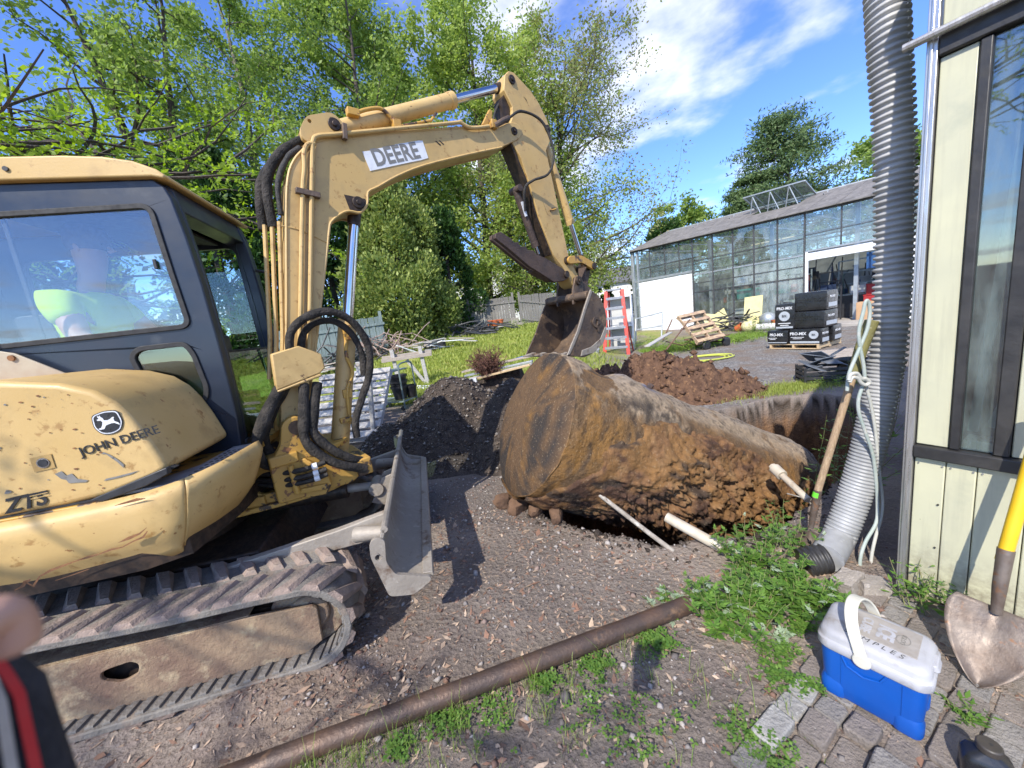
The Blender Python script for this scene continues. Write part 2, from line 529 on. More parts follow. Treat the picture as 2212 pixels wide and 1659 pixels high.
def groundmat():
    m, t, b, o = _mk('yard_ground')
    co = _coord(t)
    at = t.nodes.new('ShaderNodeAttribute'); at.attribute_name = 'tone'
    sp = t.nodes.new('ShaderNodeSeparateColor'); t.links.new(at.outputs['Color'], sp.inputs[0])
    big = _noise(t, co, 1.7, 5); mid = _noise(t, co, 9, 6, .6); fine = _noise(t, co, 70, 5, .65); vf = _noise(t, co, 260, 3, .6)
    soil = _mix(t, _range(t, big, .38, .64), (.29, .245, .205), (.18, .148, .126))
    soil = _mix(t, _range(t, mid, .45, .75), soil, (.25, .20, .175))
    soil = _mix(t, _range(t, fine, .56, .72), soil, (.40, .32, .27))
    soil = _mix(t, _range(t, vf, .58, .75), soil, (.06, .045, .04))
    vo = t.nodes.new('ShaderNodeTexVoronoi'); vo.inputs['Scale'].default_value = 34; t.links.new(co, vo.inputs[0])
    gcol = t.nodes.new('ShaderNodeSeparateColor'); t.links.new(vo.outputs['Color'], gcol.inputs[0])
    grav = _mix(t, gcol.outputs[0], (.095, .09, .086), (.33, .315, .30))
    grav = _mix(t, _range(t, big, .42, .66), grav, (.20, .155, .12))
    redc = _mix(t, _range(t, mid, .35, .65), (.22, .115, .055), (.09, .05, .032))
    redc = _mix(t, _range(t, fine, .5, .7), redc, (.27, .155, .07))
    gr = _mix(t, _range(t, mid, .35, .65), (.19, .25, .04), (.34, .36, .08))
    gr = _mix(t, _range(t, big, .5, .72), gr, (.36, .30, .13))
    col = _mix(t, sp.outputs[1], soil, grav)
    col = _mix(t, sp.outputs[0], col, gr)
    col = _mix(t, sp.outputs[2], col, redc)
    at2 = t.nodes.new('ShaderNodeAttribute'); at2.attribute_name = 'tone2'
    sp2 = t.nodes.new('ShaderNodeSeparateColor'); t.links.new(at2.outputs['Color'], sp2.inputs[0])
    col = _mix(t, sp2.outputs[1], col, _mix(t, _range(t, fine, .4, .65), (.36, .31, .26), (.25, .21, .175)))
    col = _mix(t, sp2.outputs[2], col, _mix(t, _range(t, fine, .4, .65), (.10, .085, .075), (.17, .145, .13)))
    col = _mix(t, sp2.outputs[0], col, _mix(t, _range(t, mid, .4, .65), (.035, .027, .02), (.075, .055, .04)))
    t.links.new(col, b.inputs['Base Color']); b.inputs['Roughness'].default_value = .95
    b.inputs['Specular IOR Level'].default_value = .15
    h = _math(t, 'ADD', _math(t, 'MULTIPLY', mid, .6), _math(t, 'ADD', _math(t, 'MULTIPLY', fine, .45), _math(t, 'MULTIPLY', vo.outputs['Distance'], .35)))
    bn = t.nodes.new('ShaderNodeBump'); bn.inputs['Strength'].default_value = .9; bn.inputs['Distance'].default_value = .035
    t.links.new(h, bn.inputs['Height']); t.links.new(bn.outputs[0], b.inputs['Normal'])
    return m
ground = obj('ground', gme, groundmat(), smooth=180, fix=False)
tag(ground, 'brown soil yard with gravel drive, lawn and dug pit', kind='structure')

# stones, chips -----------------------------------------------------------
_ico = None
def stone_mesh(name, P, S, seed, flat=.65):
    """many little angular stones as one mesh"""
    r = np.random.default_rng(seed)
    base = np.array([(1,0,0),(-1,0,0),(0,1,0),(0,-1,0),(0,0,1),(0,0,-1)], float)
    tri = np.array([(0,2,4),(2,1,4),(1,3,4),(3,0,4),(2,0,5),(1,2,5),(3,1,5),(0,3,5)])
    n = len(P)
    v = base[None] * r.uniform(.65, 1.25, (n, 6, 1)) + r.normal(0, .16, (n, 6, 3))
    v[:, :, 2] *= flat
    th = r.uniform(0, 2 * np.pi, n); c, s = np.cos(th), np.sin(th)
    x = v[:, :, 0] * c[:, None] - v[:, :, 1] * s[:, None]; y = v[:, :, 0] * s[:, None] + v[:, :, 1] * c[:, None]
    v = np.stack([x, y, v[:, :, 2]], -1) * np.asarray(S)[:, None, None] + np.asarray(P)[:, None, :]
    t = (tri[None] + (np.arange(n) * 6)[:, None, None]).reshape(-1, 3)
    return fast_mesh(name, v.reshape(-1, 3), tris=t)
def rndmat(name, cols, rough=.85):
    m, t, b, o = _mk(name)
    g = t.nodes.new('ShaderNodeNewGeometry'); cr = t.nodes.new('ShaderNodeValToRGB')
    cr.color_ramp.interpolation = 'CONSTANT'
    e = cr.color_ramp.elements
    while len(e) < len(cols): e.new(.5)
    for i, c in enumerate(cols): e[i].position = i / len(cols); e[i].color = (*c, 1)
    t.links.new(g.outputs['Random Per Island'], cr.inputs[0])
    n = _noise(t, _coord(t), 90, 4)
    t.links.new(_mix(t, _range(t, n, .4, .7, 0, .35), cr.outputs[0], (.08, .06, .05)), b.inputs['Base Color']); b.inputs['Roughness'].default_value = rough
    b.inputs['Specular IOR Level'].default_value = .25
    return m
m_stone = rndmat('loose_stone', [(.22, .2, .19), (.34, .31, .29), (.13, .115, .11), (.27, .2, .17), (.42, .38, .35), (.17, .145, .13), (.2, .12, .09)])
def on_ground(x, y): return np.stack([x, y, terrain(x, y)], 1)
n = 15000
q = rng.random(n) ** .75
x = rng.uniform(-2.4, 2.6, n); y = .7 + 3.1 * q + 0
keep = (poly_sd(x, y, PIT) > .02) & (fbm(x * 1.6, y * 1.6, 20, 3) > -.35 * rng.random(n))
x, y = x[keep], y[keep]
S = rng.lognormal(math.log(.0058), .5, len(x)).clip(.0025, .022)
P = on_ground(x, y); P[:, 2] += S * .25
m_ = 320; xb = rng.uniform(-2.3, 2.2, m_); yb = .8 + 2.4 * rng.random(m_); kb = poly_sd(xb, yb, PIT) > .05; xb, yb = xb[kb], yb[kb]; Sb = rng.lognormal(math.log(.015), .35, len(xb)).clip(.008, .034); Pb = on_ground(xb, yb); Pb[:, 2] += Sb * .2; P = np.concatenate([P, Pb]); S = np.concatenate([S, Sb])
tag(obj('gravel', stone_mesh('gravel', P, S, 1), m_stone, smooth=0, fix=False), 'loose pebbles and stone chips scattered over the yard soil', 'gravel', kind='stuff')
# brown chips, dry leaves
n = 9000
x = rng.uniform(-2.2, 1.9, n); y = .75 + 2.3 * rng.random(n) ** .8
keep = (poly_sd(x, y, PIT) > .1)
x, y = x[keep], y[keep]; n = len(x)
P = on_ground(x, y); P[:, 2] += .004
L_ = rng.lognormal(math.log(.011), .5, n).clip(.004, .05); W_ = L_ * rng.uniform(.14, .5, n)
th = rng.uniform(0, 6.28, n); ti = rng.normal(0, .25, (n, 2))
ux = np.stack([np.cos(th), np.sin(th), ti[:, 0]], 1) * L_[:, None]; uy = np.stack([-np.sin(th), np.cos(th), ti[:, 1]], 1) * W_[:, None]
V = np.stack([P - ux, P - uy * .9 + ux * .1, P + ux, P + uy], 1).reshape(-1, 3)
Q = np.arange(n * 4).reshape(n, 4)
tag(obj('wood_chips', fast_mesh('wood_chips', V, quads=Q), rndmat('wood_chip', [(.35, .24, .17), (.22, .13, .09), (.45, .33, .24), (.28, .16, .11), (.15, .1, .08), (.5, .38, .28)]), smooth=0, fix=False), 'dry wood chips and leaf litter over the yard soil', 'litter', kind='stuff')
# larger fallen leaves lying singly
# ------------------------------------------------------------------ heaps
def heap(name, cx, cy, fn, ext, res, mat, label, cat, vc=None):
    xs = np.arange(cx - ext[0], cx + ext[0], res); ys = np.arange(cy - ext[1], cy + ext[1], res)
    XX, YY = np.meshgrid(xs, ys)
    dz = fn(XX, YY)
    Z = terrain(XX, YY) + dz - .03
    k = np.arange(XX.size).reshape(XX.shape)
    m_ = dz > .012
    cell = m_[:-1, :-1] & m_[1:, :-1] & m_[:-1, 1:] & m_[1:, 1:]
    Q = np.stack([k[:-1, :-1][cell], k[:-1, 1:][cell], k[1:, 1:][cell], k[1:, :-1][cell]], 1)
    used, inv = np.unique(Q, return_inverse=True)
    V = np.stack([XX.ravel(), YY.ravel(), Z.ravel()], 1)[used]
    me = fast_mesh(name, V, quads=inv.reshape(-1, 4))
    o = obj(name, me, mat, smooth=180, fix=False)
    o['label'] = label; o['category'] = cat
    return o
def gh(X, Y):
    d = np.hypot((X + .85) / 1.55, (Y - 5.05) / 1.35)
    h = .92 * sstep(1.0, .0, d)
    d2 = np.hypot((X + .05) / .95, (Y - 4.6) / 1.0)
    h = np.maximum(h, .86 * sstep(1.0, .05, d2))
    d3 = np.hypot((X + 1.5) / 1.1, (Y - 4.5) / .8)
    h = np.maximum(h, .5 * sstep(1.0, .05, d3))
    lim = sstep(.1, .5, poly_sd(X, Y, PIT))
    h = h * lim
    return h + np.where(h > .03, (.05 * fbm(X * 3, Y * 3, 2, 3) + .025 * fbm(X * 14, Y * 14, 2, 3)) * np.minimum(1, h * 5), 0)
m_gheap = M('dark_gravel_soil', (.075, .06, .05), (.04, .032, .028), 14, .95, bump=1.0, bscale=60, spots=[((.26, .23, .2), 120, .6, .05), ((.13, .1, .08), 30, .55, .12)], spec=.15)
heapA = heap('gravel_heap', -.8, 4.9, gh, (1.9, 1.7), .035, m_gheap, 'heap of dark stony soil behind the excavator blade', 'soil heap')
n = 9000
x = rng.uniform(-2.6, .95, n); y = rng.uniform(3.4, 6.3, n)
hh = gh(x, y); keep = hh > .05
x, y, hh = x[keep], y[keep], hh[keep]
S = rng.lognormal(math.log(.011), .5, len(x)).clip(.004, .045)
P = np.stack([x, y, terrain(x, y) + hh - .02], 1)
o = obj('stones', stone_mesh('stones', P, S, 2), rndmat('heap_stone', [(.11, .095, .085), (.2, .18, .165), (.07, .058, .05), (.33, .3, .27), (.15, .115, .09), (.09, .07, .055)]), parent=heapA, smooth=0, fix=False); o['kind'] = 'stuff'
def rh(X, Y):
    h = .66 * sstep(1.05, .1, np.hypot((X - 2.45) / 1.1, (Y - 6.5) / 1.1))
    h = np.maximum(h, .54 * sstep(1.0, .0, np.hypot((X - 1.6) / 1.15, (Y - 6.1) / 1.0)))
    h = np.maximum(h, .55 * sstep(1.0, .05, np.hypot((X - 2.9) / 1.15, (Y - 6.1) / .8)))
    h = np.maximum(h, .3 * sstep(1.0, .05, np.hypot((X - 3.5) / .8, (Y - 5.95) / .6)))
    h = h * sstep(-.02, .3, poly_sd(X, Y, PIT))
    lump = .10 * fbm(X * 2.4, Y * 2.4, 4, 3) + .10 * np.abs(fbm(X * 5.5, Y * 6.5, 6, 4, .62)) - .05 * np.abs(fbm(X * 3.2, Y * 9, 16, 2)) + .045 * fbm(X * 24, Y * 24, 6, 2)
    return h + np.where(h > .04, lump * np.minimum(1, h * 5), 0)
m_rheap = M('red_clay_soil', (.15, .087, .056), (.085, .05, .036), 9, .95, bump=1.0, bscale=34, spots=[((.25, .145, .08), 16, .56, .1), ((.06, .035, .026), 24, .6, .08)], spec=.12)
heapB = heap('clay_heap', 2.3, 6.3, rh, (2.2, 1.6), .028, m_rheap, 'cloddy heap of reddish brown clay in front of the red ladder', 'soil heap')
n = 1600
x = rng.uniform(.3, 4.5, n); y = rng.uniform(5.0, 7.6, n)
hh = rh(x, y); keep = (hh > -.005) & (poly_sd(x, y, PIT) > .05) & ((hh > .03) | (rng.random(n) < .25))
x, y, hh = x[keep], y[keep], hh[keep]
S = rng.lognormal(math.log(.022), .6, len(x)).clip(.008, .09)
P = np.stack([x, y, terrain(x, y) + np.maximum(hh, 0) - .01], 1)
o = obj('clods', stone_mesh('clods', P, S, 3, .8), m_rheap, parent=heapB, smooth=0, fix=False); o['kind'] = 'stuff'

# ------------------------------------------------------------------ tank
TC = np.array([.08, 2.99, .774]); TH, TT, TR, TL = R(70.4), R(26.6), .62, 3.15
tax = np.array([math.sin(TH) * math.cos(TT), math.cos(TH) * math.cos(TT), -math.sin(TT)])
ts = np.cross(tax, [0, 0, 1.]); ts /= np.linalg.norm(ts); tu = np.cross(ts, tax)
# local frame of the tank: x along the axis, y towards the yard, z up across the axis
TM = Matrix(((tax[0], ts[0], tu[0], TC[0]), (tax[1], ts[1], tu[1], TC[1]), (tax[2], ts[2], tu[2], TC[2]), (0, 0, 0, 1)))
def dent(x, th):
    """radial dents in the shell"""
    g = lambda x0, t0, sx, st: np.exp(-((x - x0) / sx) ** 2 - ((th - t0) / st) ** 2)
    d = -.085 * g(.52, 1.75, .15, .5) + .03 * g(.72, 1.5, .1, .3) - .05 * g(1.5, 1.2, .35, .3) - .035 * g(2.2, .9, .4, .25) - .04 * g(.3, .95, .25, .3)
    return d + .010 * fbm(x * 3, th * 2.5, 1, 3) + .007 * fbm(x * 10, th * 8, 3, 3) + .004 * np.abs(fbm(x * 26, th * 18, 5, 2))
nt_, nx_ = 160, 150
th = np.linspace(-math.pi, math.pi, nt_, endpoint=False)
prof = [(-.035, 0.0)] + [(-.035 + .033 * (k / 8) ** 2, TR * .98 * k / 8) for k in range(1, 9)] + [(0.0, TR * .995)]
xs = list(np.linspace(.012, TL, nx_))
verts = []; rows = 0; cols = []
for (px_, r_) in prof[1:]:
    for t_ in th: verts.append((px_, r_ * math.cos(t_), r_ * math.sin(t_)))
    rows += 1
XX, TT_ = np.meshgrid(xs, th, indexing='ij')
rr = TR + dent(XX, TT_)
body = np.stack([XX, rr * np.cos(TT_), rr * np.sin(TT_)], -1).reshape(-1, 3)
rows += nx_
domes = []
for k in range(1, 9):
    a = k / 8 * math.pi / 2
    for t_ in th: domes.append((TL + .2 * math.sin(a), TR * max(math.cos(a), .01) * math.cos(t_), TR * max(math.cos(a), .01) * math.sin(t_)))
    rows += 1
V = np.concatenate([np.array(verts), body, np.array(domes)])
fr_n = fbm(V[:, 1] * 3, V[:, 2] * 3, 4, 3); fm_ = (V[:, 0] < .02) & (np.hypot(V[:, 1], V[:, 2]) > .3)
rad_ = np.hypot(V[:, 1], V[:, 2]) / TR; V[:, 0] += np.where(V[:, 0] < .3, .055 * np.clip(rad_, 0, 1) ** 6 * sstep(.3, .0, V[:, 0]) + .012 * fr_n * sstep(.3, 0, V[:, 0]), 0)
V[:, 1:] *= np.where(fm_, 1 + .012 * fr_n - .012, 1.0)[:, None]
k = np.arange(rows * nt_).reshape(rows, nt_); k2 = np.roll(k, -1, 1)
Q = np.stack([k[:-1].ravel(), k[1:].ravel(), k2[1:].ravel(), k2[:-1].ravel()], 1)
tme = bpy.data.meshes.new('shell')
tme.from_pydata(V.tolist(), [], Q.tolist() + [tuple(int(i) for i in k[0]), tuple(int(i) for i in k[-1][::-1])])
xa, tha = V[:, 0].copy(), np.arctan2(V[:, 2], V[:, 1]); xa[np.hypot(V[:, 1], V[:, 2]) < TR * .97] = np.where(xa[np.hypot(V[:, 1], V[:, 2]) < TR * .97] < .5, 0, xa[np.hypot(V[:, 1], V[:, 2]) < TR * .97])
nA = fbm(xa * 2.2, V[:, 1] * 3, V[:, 2] * 3, 4); nB = fbm(xa * 9, V[:, 1] * 9, V[:, 2] * 4, 4); nC = fbm(xa * 30 + 3, V[:, 1] * 30, V[:, 2] * 12, 3)
brown = np.array([.175, .105, .052]); tan = np.array([.40, .31, .215]); tar = np.array([.035, .03, .028]); orange = np.array([.33, .17, .05]); pale = np.array([.34, .29, .24])
lerp = lambda a, b, t: a + (b - a) * np.clip(t, 0, 1)[:, None]
c = np.tile(brown, (len(V), 1))
c = lerp(c, orange, sstep(.1, .55, nB + .3 * nA) * .75)
# dusty pale top, tarry band under it, rusty shoulder beside the end plate
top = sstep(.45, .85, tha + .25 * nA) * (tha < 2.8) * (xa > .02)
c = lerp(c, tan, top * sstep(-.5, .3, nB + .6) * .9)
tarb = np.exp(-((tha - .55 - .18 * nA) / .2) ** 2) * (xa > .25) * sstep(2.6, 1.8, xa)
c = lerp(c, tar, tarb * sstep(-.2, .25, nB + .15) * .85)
sh = np.exp(-((xa - .2) / .22) ** 2) * sstep(1.3, .7, tha) * (xa > .0)
c = lerp(c, orange * .85, sh * sstep(-.3, .2, nB) * .8)
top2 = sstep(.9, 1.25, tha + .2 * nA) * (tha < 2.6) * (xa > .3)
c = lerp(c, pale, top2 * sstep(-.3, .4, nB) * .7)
sh2 = np.exp(-((xa - 2.2) / .5) ** 2 - ((tha - .05) / .35) ** 2)
c = lerp(c, orange * 1.15, sh2 * sstep(-.35, .1, nB))
endm = np.arange(len(V)) < 8 * nt_
streak = fbm(V[:, 1] * 14, V[:, 2] * 2.5, 2, 3)
c = np.where(endm[:, None], lerp(lerp(np.tile(np.array([.135, .08, .042]), (len(V), 1)), orange * .72, sstep(.1, .7, nB * .6 + streak * .45)), tar * 1.2, sstep(.0, .5, streak * .7 + .7 * nA)), c)
c = lerp(c, tar, sstep(.35, .6, nC + .4 * nA) * .6)
blue = np.exp(-((xa - .68) / .1) ** 2 - ((tha - 1.7) / .22) ** 2) + np.exp(-((xa - .95) / .1) ** 2 - ((tha - 1.25) / .1) ** 2)
c = lerp(c, np.array([.12, .16, .3]), blue * sstep(-.25, .2, nB) * .8)
vcol(tme, c)
def tonemat(name, rough=.85, bump=.6, bscale=45, var=.35, metal=0):
    m, t, b, o = _mk(name)
    at = t.nodes.new('ShaderNodeAttribute'); at.attribute_name = 'tone'
    co = _coord(t)
    n = _noise(t, co, bscale * .6, 6, .65)
    col = _mix(t, _range(t, n, .35, .7, 0, var), at.outputs['Color'], (.05, .035, .025))
    col = _mix(t, _range(t, _noise(t, co, bscale * 1.7, 4), .58, .75, 0, var), col, (.42, .32, .2))
    t.links.new(col, b.inputs['Base Color']); b.inputs['Roughness'].default_value = rough; b.inputs['Metallic'].default_value = metal
    b.inputs['Specular IOR Level'].default_value = .25
    bn = t.nodes.new('ShaderNodeBump'); bn.inputs['Strength'].default_value = bump; bn.inputs['Distance'].default_value = .02
    t.links.new(_noise(t, co, bscale, 7, .65), bn.inputs['Height']); t.links.new(bn.outputs[0], b.inputs['Normal'])
    return m
tank = empty('buried_fuel_tank', label='rusty dented steel tank with caked soil, half lifted out of the pit', cat='tank')
tank.matrix_world = TM
obj('shell', tme, tonemat('rusty_tank', .85, .9, 38, .5), tank, smooth=40)
# caked soil on the yard side
cx_ = np.linspace(.06, TL + .1, 190); ct = np.linspace(-2.0, .75, 150)
CX, CT = np.meshgrid(cx_, ct, indexing='ij')
upper = np.interp(CX, [.05, .2, .35, .6, 1.05, 1.45, 1.9, 2.4, 2.8, 3.3], [-1.0, -.6, -.1, .42, .62, .66, .55, .4, .3, .1]) + .16 * fbm(CX * 5, CT * 4, 3, 4)
thick = (.25 * sstep(-.02, .12, upper - CT) + .75 * sstep(.05, .75, upper - CT)) * sstep(-1.75, -.85, CT) * (.22 * sstep(.06, .25, CX) + .78 * sstep(.45, 1.15, CX)) * sstep(TL + .1, TL - .25, CX)
cr1 = 1 - np.abs(fbm(CX * 5 + CT * 2.2, CT * 5 - CX * 1.4, 2, 3)) * 1.5; cr2 = 1 - np.abs(fbm(CX * 13 + CT * 4, CT * 12, 7, 3)) * 1.5
lump = .085 + .05 * fbm(CX * 2.0, CT * 1.8, 5, 3) - .075 * np.clip(cr1, 0, 1) ** 4 - .04 * np.clip(cr2, 0, 1) ** 3 + .03 * np.abs(fbm(CX * 22, CT * 18, 9, 2)) + .016 * fbm(CX * 50, CT * 40, 7, 2) + .012 * np.floor(2.5 * fbm(CX * 4, CT * 6, 11, 2)) + .012 * np.abs(fbm(CX * 34, CT * 30, 3, 2))
edge_step = sstep(.0, .09, upper - CT)
rad = TR + dent(CX, CT) - .03 + (.045 * edge_step + thick * np.maximum(lump, .02) * .95)
Vc = np.stack([CX, rad * np.cos(CT), rad * np.sin(CT)], -1).reshape(-1, 3)
k = np.arange(CX.size).reshape(CX.shape)
Qc = np.stack([k[:-1, :-1].ravel(), k[1:, :-1].ravel(), k[1:, 1:].ravel(), k[:-1, 1:].ravel()], 1)
cme = fast_mesh('soil_crust', Vc, quads=Qc)
nD = fbm(Vc[:, 0] * 3, Vc[:, 1] * 3, Vc[:, 2] * 3, 4); nE = fbm(Vc[:, 0] * 11, Vc[:, 1] * 11, Vc[:, 2] * 11, 3)
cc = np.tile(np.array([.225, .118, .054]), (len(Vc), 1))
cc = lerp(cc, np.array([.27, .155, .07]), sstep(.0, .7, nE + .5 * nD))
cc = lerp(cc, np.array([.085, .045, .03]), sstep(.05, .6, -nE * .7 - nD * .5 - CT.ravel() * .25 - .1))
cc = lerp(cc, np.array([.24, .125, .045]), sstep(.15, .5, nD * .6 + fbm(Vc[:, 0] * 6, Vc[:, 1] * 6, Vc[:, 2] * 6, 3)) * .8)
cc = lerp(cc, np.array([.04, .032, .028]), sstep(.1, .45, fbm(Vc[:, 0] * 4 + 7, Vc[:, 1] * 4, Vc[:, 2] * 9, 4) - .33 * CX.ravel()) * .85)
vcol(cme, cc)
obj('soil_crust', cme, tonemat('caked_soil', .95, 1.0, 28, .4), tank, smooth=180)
# stubs of cut fittings on top
mb = MB()
mb.cyl((.95, TR * .30, TR * .93), (.95, TR * .33, TR * 1.01), .028, 12)
mb.build('fitting', M('fitting_rust', (.05, .04, .04), (.12, .07, .05), 30, .8), tank, .003)
# clods that fell off along the near rim of the pit
n = 420
k_ = rng.integers(0, 8, n); t_ = rng.random(n); a_, b_ = PIT[k_], PIT[k_ + 1]
q_ = a_ + (b_ - a_) * t_[:, None] + rng.normal(0, .07, (n, 2)) + np.array([-.03, -.06])
S = rng.lognormal(math.log(.010), .6, n).clip(.004, .035)
P = np.stack([q_[:, 0], q_[:, 1], terrain(q_[:, 0], q_[:, 1]) + S * .2], 1)
o = obj('rim_clods', stone_mesh('rim_clods', P, S, 8, .85), m_gheap, smooth=0, fix=False); tag(o, 'crumbled clods of soil along the near rim of the pit', 'clods', kind='stuff')
# ------------------------------------------------------------------ excavator
from mathutils.geometry import tessellate_polygon
def holed(mb, outer, holes, y0, y1, axes='xz'):
    """plate with openings"""
    loops = [outer] + list(holes)
    flat = [p for lp in loops for p in lp]
    tris = tessellate_polygon([[Vector((p[0], p[1], 0)) for p in lp] for lp in loops])
    n = len(flat)
    def mk(p, t):
        if axes == 'xz': return (p[0], t, p[1])
        if axes == 'xy': return (p[0], p[1], t)
        return (t, p[0], p[1])
    v = [mk(p, y0) for p in flat] + [mk(p, y1) for p in flat]
    f = [tuple(t_) for t_ in tris] + [tuple(i + n for i in reversed(t_)) for t_ in tris]
    k = 0
    for lp in loops:
        m = len(lp)
        for i in range(m):
            j = (i + 1) % m
            f.append((k + i, k + j, k + j + n, k + i + n))
        k += m
    mb.add(v, f)
    return mb

YEL, YEL2 = (.52, .345, .125), (.57, .39, .16)
m_yel = M('faded_yellow_paint', YEL, YEL2, 1.6, .5, bump=.06, bscale=120, spots=[((.44, .30, .12), 7, .52, .2), ((.36, .21, .07), 16, .60, .08), ((.30, .15, .05), 26, .665, .02), ((.10, .05, .03), 11, .69, .02), ((.40, .25, .09), 3.5, .55, .25)])
m_yel2 = M('scuffed_yellow_paint', (.52, .30, .06), (.46, .26, .06), 3, .5, bump=.06, bscale=70, spots=[((.07, .045, .03), 7, .57, .03), ((.22, .1, .04), 18, .60, .03)])
m_cab = M('slate_cab_paint', (.010, .017, .032), (.018, .026, .043), 2.2, .38, bump=.02, spots=[((.04, .048, .062), 5, .62, .14)], coat=.12)
m_rub = M('cab_seal_rubber', (.014, .014, .016), (.025, .025, .025), 20, .65)
m_blk = M('black_plastic', (.018, .018, .02), (.03, .03, .032), 16, .5)
m_chrome = M('chrome_rod', (.62, .63, .65), (.5, .5, .52), 4, .14, 1.0)
m_pin = M('greasy_pin', (.03, .022, .018), (.07, .045, .03), 25, .55, .4)
m_hose = M('hydraulic_hose', (.012, .011, .010), (.035, .03, .025), 30, .62, bump=.4, bscale=160)
m_sleeve = M('nylon_hose_sleeve', (.016, .014, .012), (.05, .042, .035), 14, .85, bump=.9, bscale=60)
m_track = M('dusty_track_rubber', (.23, .21, .185), (.15, .138, .124), 8, .92, bump=.5, bscale=70, spots=[((.24, .19, .15), 9, .52, .16)], spec=.2)
m_lug = M('clay_coated_lug', (.31, .235, .195), (.22, .18, .155), 10, .95, bump=.6, bscale=60, spots=[((.32, .25, .2), 14, .55, .14)], spec=.15)
m_frame = M('muddy_track_frame', (.30, .215, .14), (.19, .125, .09), 4, .9, bump=.5, bscale=50, spots=[((.45, .36, .23), 7, .54, .15), ((.16, .09, .07), 11, .6, .12)], spec=.2)
m_blade = M('worn_blade_steel', (.27, .235, .195), (.36, .32, .27), 3, .62, .15, bump=.25, bscale=40, spots=[((.14, .09, .06), 6, .55, .12), ((.36, .32, .27), 18, .6, .1)])
m_steel = M('rusty_bucket_steel', (.085, .062, .05), (.16, .11, .075), 5, .6, .3, bump=.3, bscale=50, spots=[((.26, .17, .10), 9, .57, .1), ((.05, .04, .04), 13, .58, .1)])
m_thumb = M('brown_thumb_steel', (.06, .042, .036), (.10, .066, .05), 8, .6, .25, bump=.35, bscale=60)
m_glass_cab = glassmat('cab_glass', (.92, .95, .95), .06, (.4, .45, .5), .0, ior=1.5)
m_glass_low = glassmat('lower_cab_glass', (.62, .78, .70), .05)
m_white = M('white_decal', (.74, .75, .76), (.66, .67, .69), 20, .45)
m_dgrey = M('grey_decal', (.17, .165, .15), (.22, .21, .19), 20, .5)
m_bdecal = M('black_decal', (.02, .02, .022), (.03, .03, .03), 20, .35)
m_rust = M('rust_scratch', (.16, .075, .035), (.26, .12, .05), 40, .9)

EX0 = (-1.10929, 1.60726, 0.0)
ex = empty('excavator', EX0, R(13), 'yellow tracked compact excavator with dark cab holding up the rusty tank', 'excavator')

# --- tracks (x forward, y to the far side, z up)
FC, FR, RC, RR_ = (-.055, .240), .225, (-2.02, .30), .275
def track_path(n=240):
    pts = []
    for a in np.linspace(-90, 90, 40): pts.append((FC[0] + FR * math.cos(R(a)), FC[1] + FR * math.sin(R(a))))
    m = 46
    top0 = pts[-1]; top1 = (RC[0], RC[1] + RR_)
    for k in range(1, m):
        t = k / m; pts.append((top0[0] + (top1[0] - top0[0]) * t, top0[1] + (top1[1] - top0[1]) * t - .012 * math.sin(math.pi * t) * math.sin(math.pi * t * 2) ** 2))
    for a in np.linspace(90, 270, 40): pts.append((RC[0] + RR_ * math.cos(R(a)), RC[1] + RR_ * math.sin(R(a))))
    b0 = pts[-1]
    for k in range(1, m):
        t = k / m; pts.append((b0[0] + (FC[0] - b0[0]) * t, b0[1] * (1 - t) + .015 * t))
    return np.array(pts)
TP = track_path()
seg = np.linalg.norm(np.roll(TP, -1, 0) - TP, axis=1); cum = np.concatenate([[0], np.cumsum(seg)]); LOOP = cum[-1]
def tp_at(s):
    s = s % LOOP; i = np.searchsorted(cum, s, side='right') - 1; t = (s - cum[i]) / seg[i]
    a = TP[i]; b = TP[(i + 1) % len(TP)]; d = (b - a) / seg[i]
    return a + (b - a) * t, d
def lug_mesh(side):
    # a slanting tread bar: base wider than the top, inner end further forward
    sg = 1 if side == 0 else -1
    y0, y1 = (.0, .185) if side == 0 else (.40, .215)
    sh = .10
    base = [(-.045, y0), (.045, y0), (.035 + sh, y1), (-.03 + sh, y1)]
    topp = [(-.028, y0 + sg * .008), (.026, y0 + sg * .008), (.02 + sh, y1 - sg * .014), (-.014 + sh, y1 - sg * .014)]
    mb = MB(); mb.add([(x, y, -.004) for x, y in base] + [(x, y, .021) for x, y in topp], [(0,1,2,3),(7,6,5,4),(0,1,5,4),(1,2,6,5),(2,3,7,6),(3,0,4,7)])
    me = mb.mesh('lug'); fixn(me); me.materials.append(m_lug)
    return me
LUG = [lug_mesh(0), lug_mesh(1)]
mb = MB(); mb.prism([(-.016, .012), (.016, .012), (.03, .13), (.0, .13)], 0, .012, 'xy')
RIB = mb.mesh('rib'); fixn(RIB); RIB.materials.append(m_track)
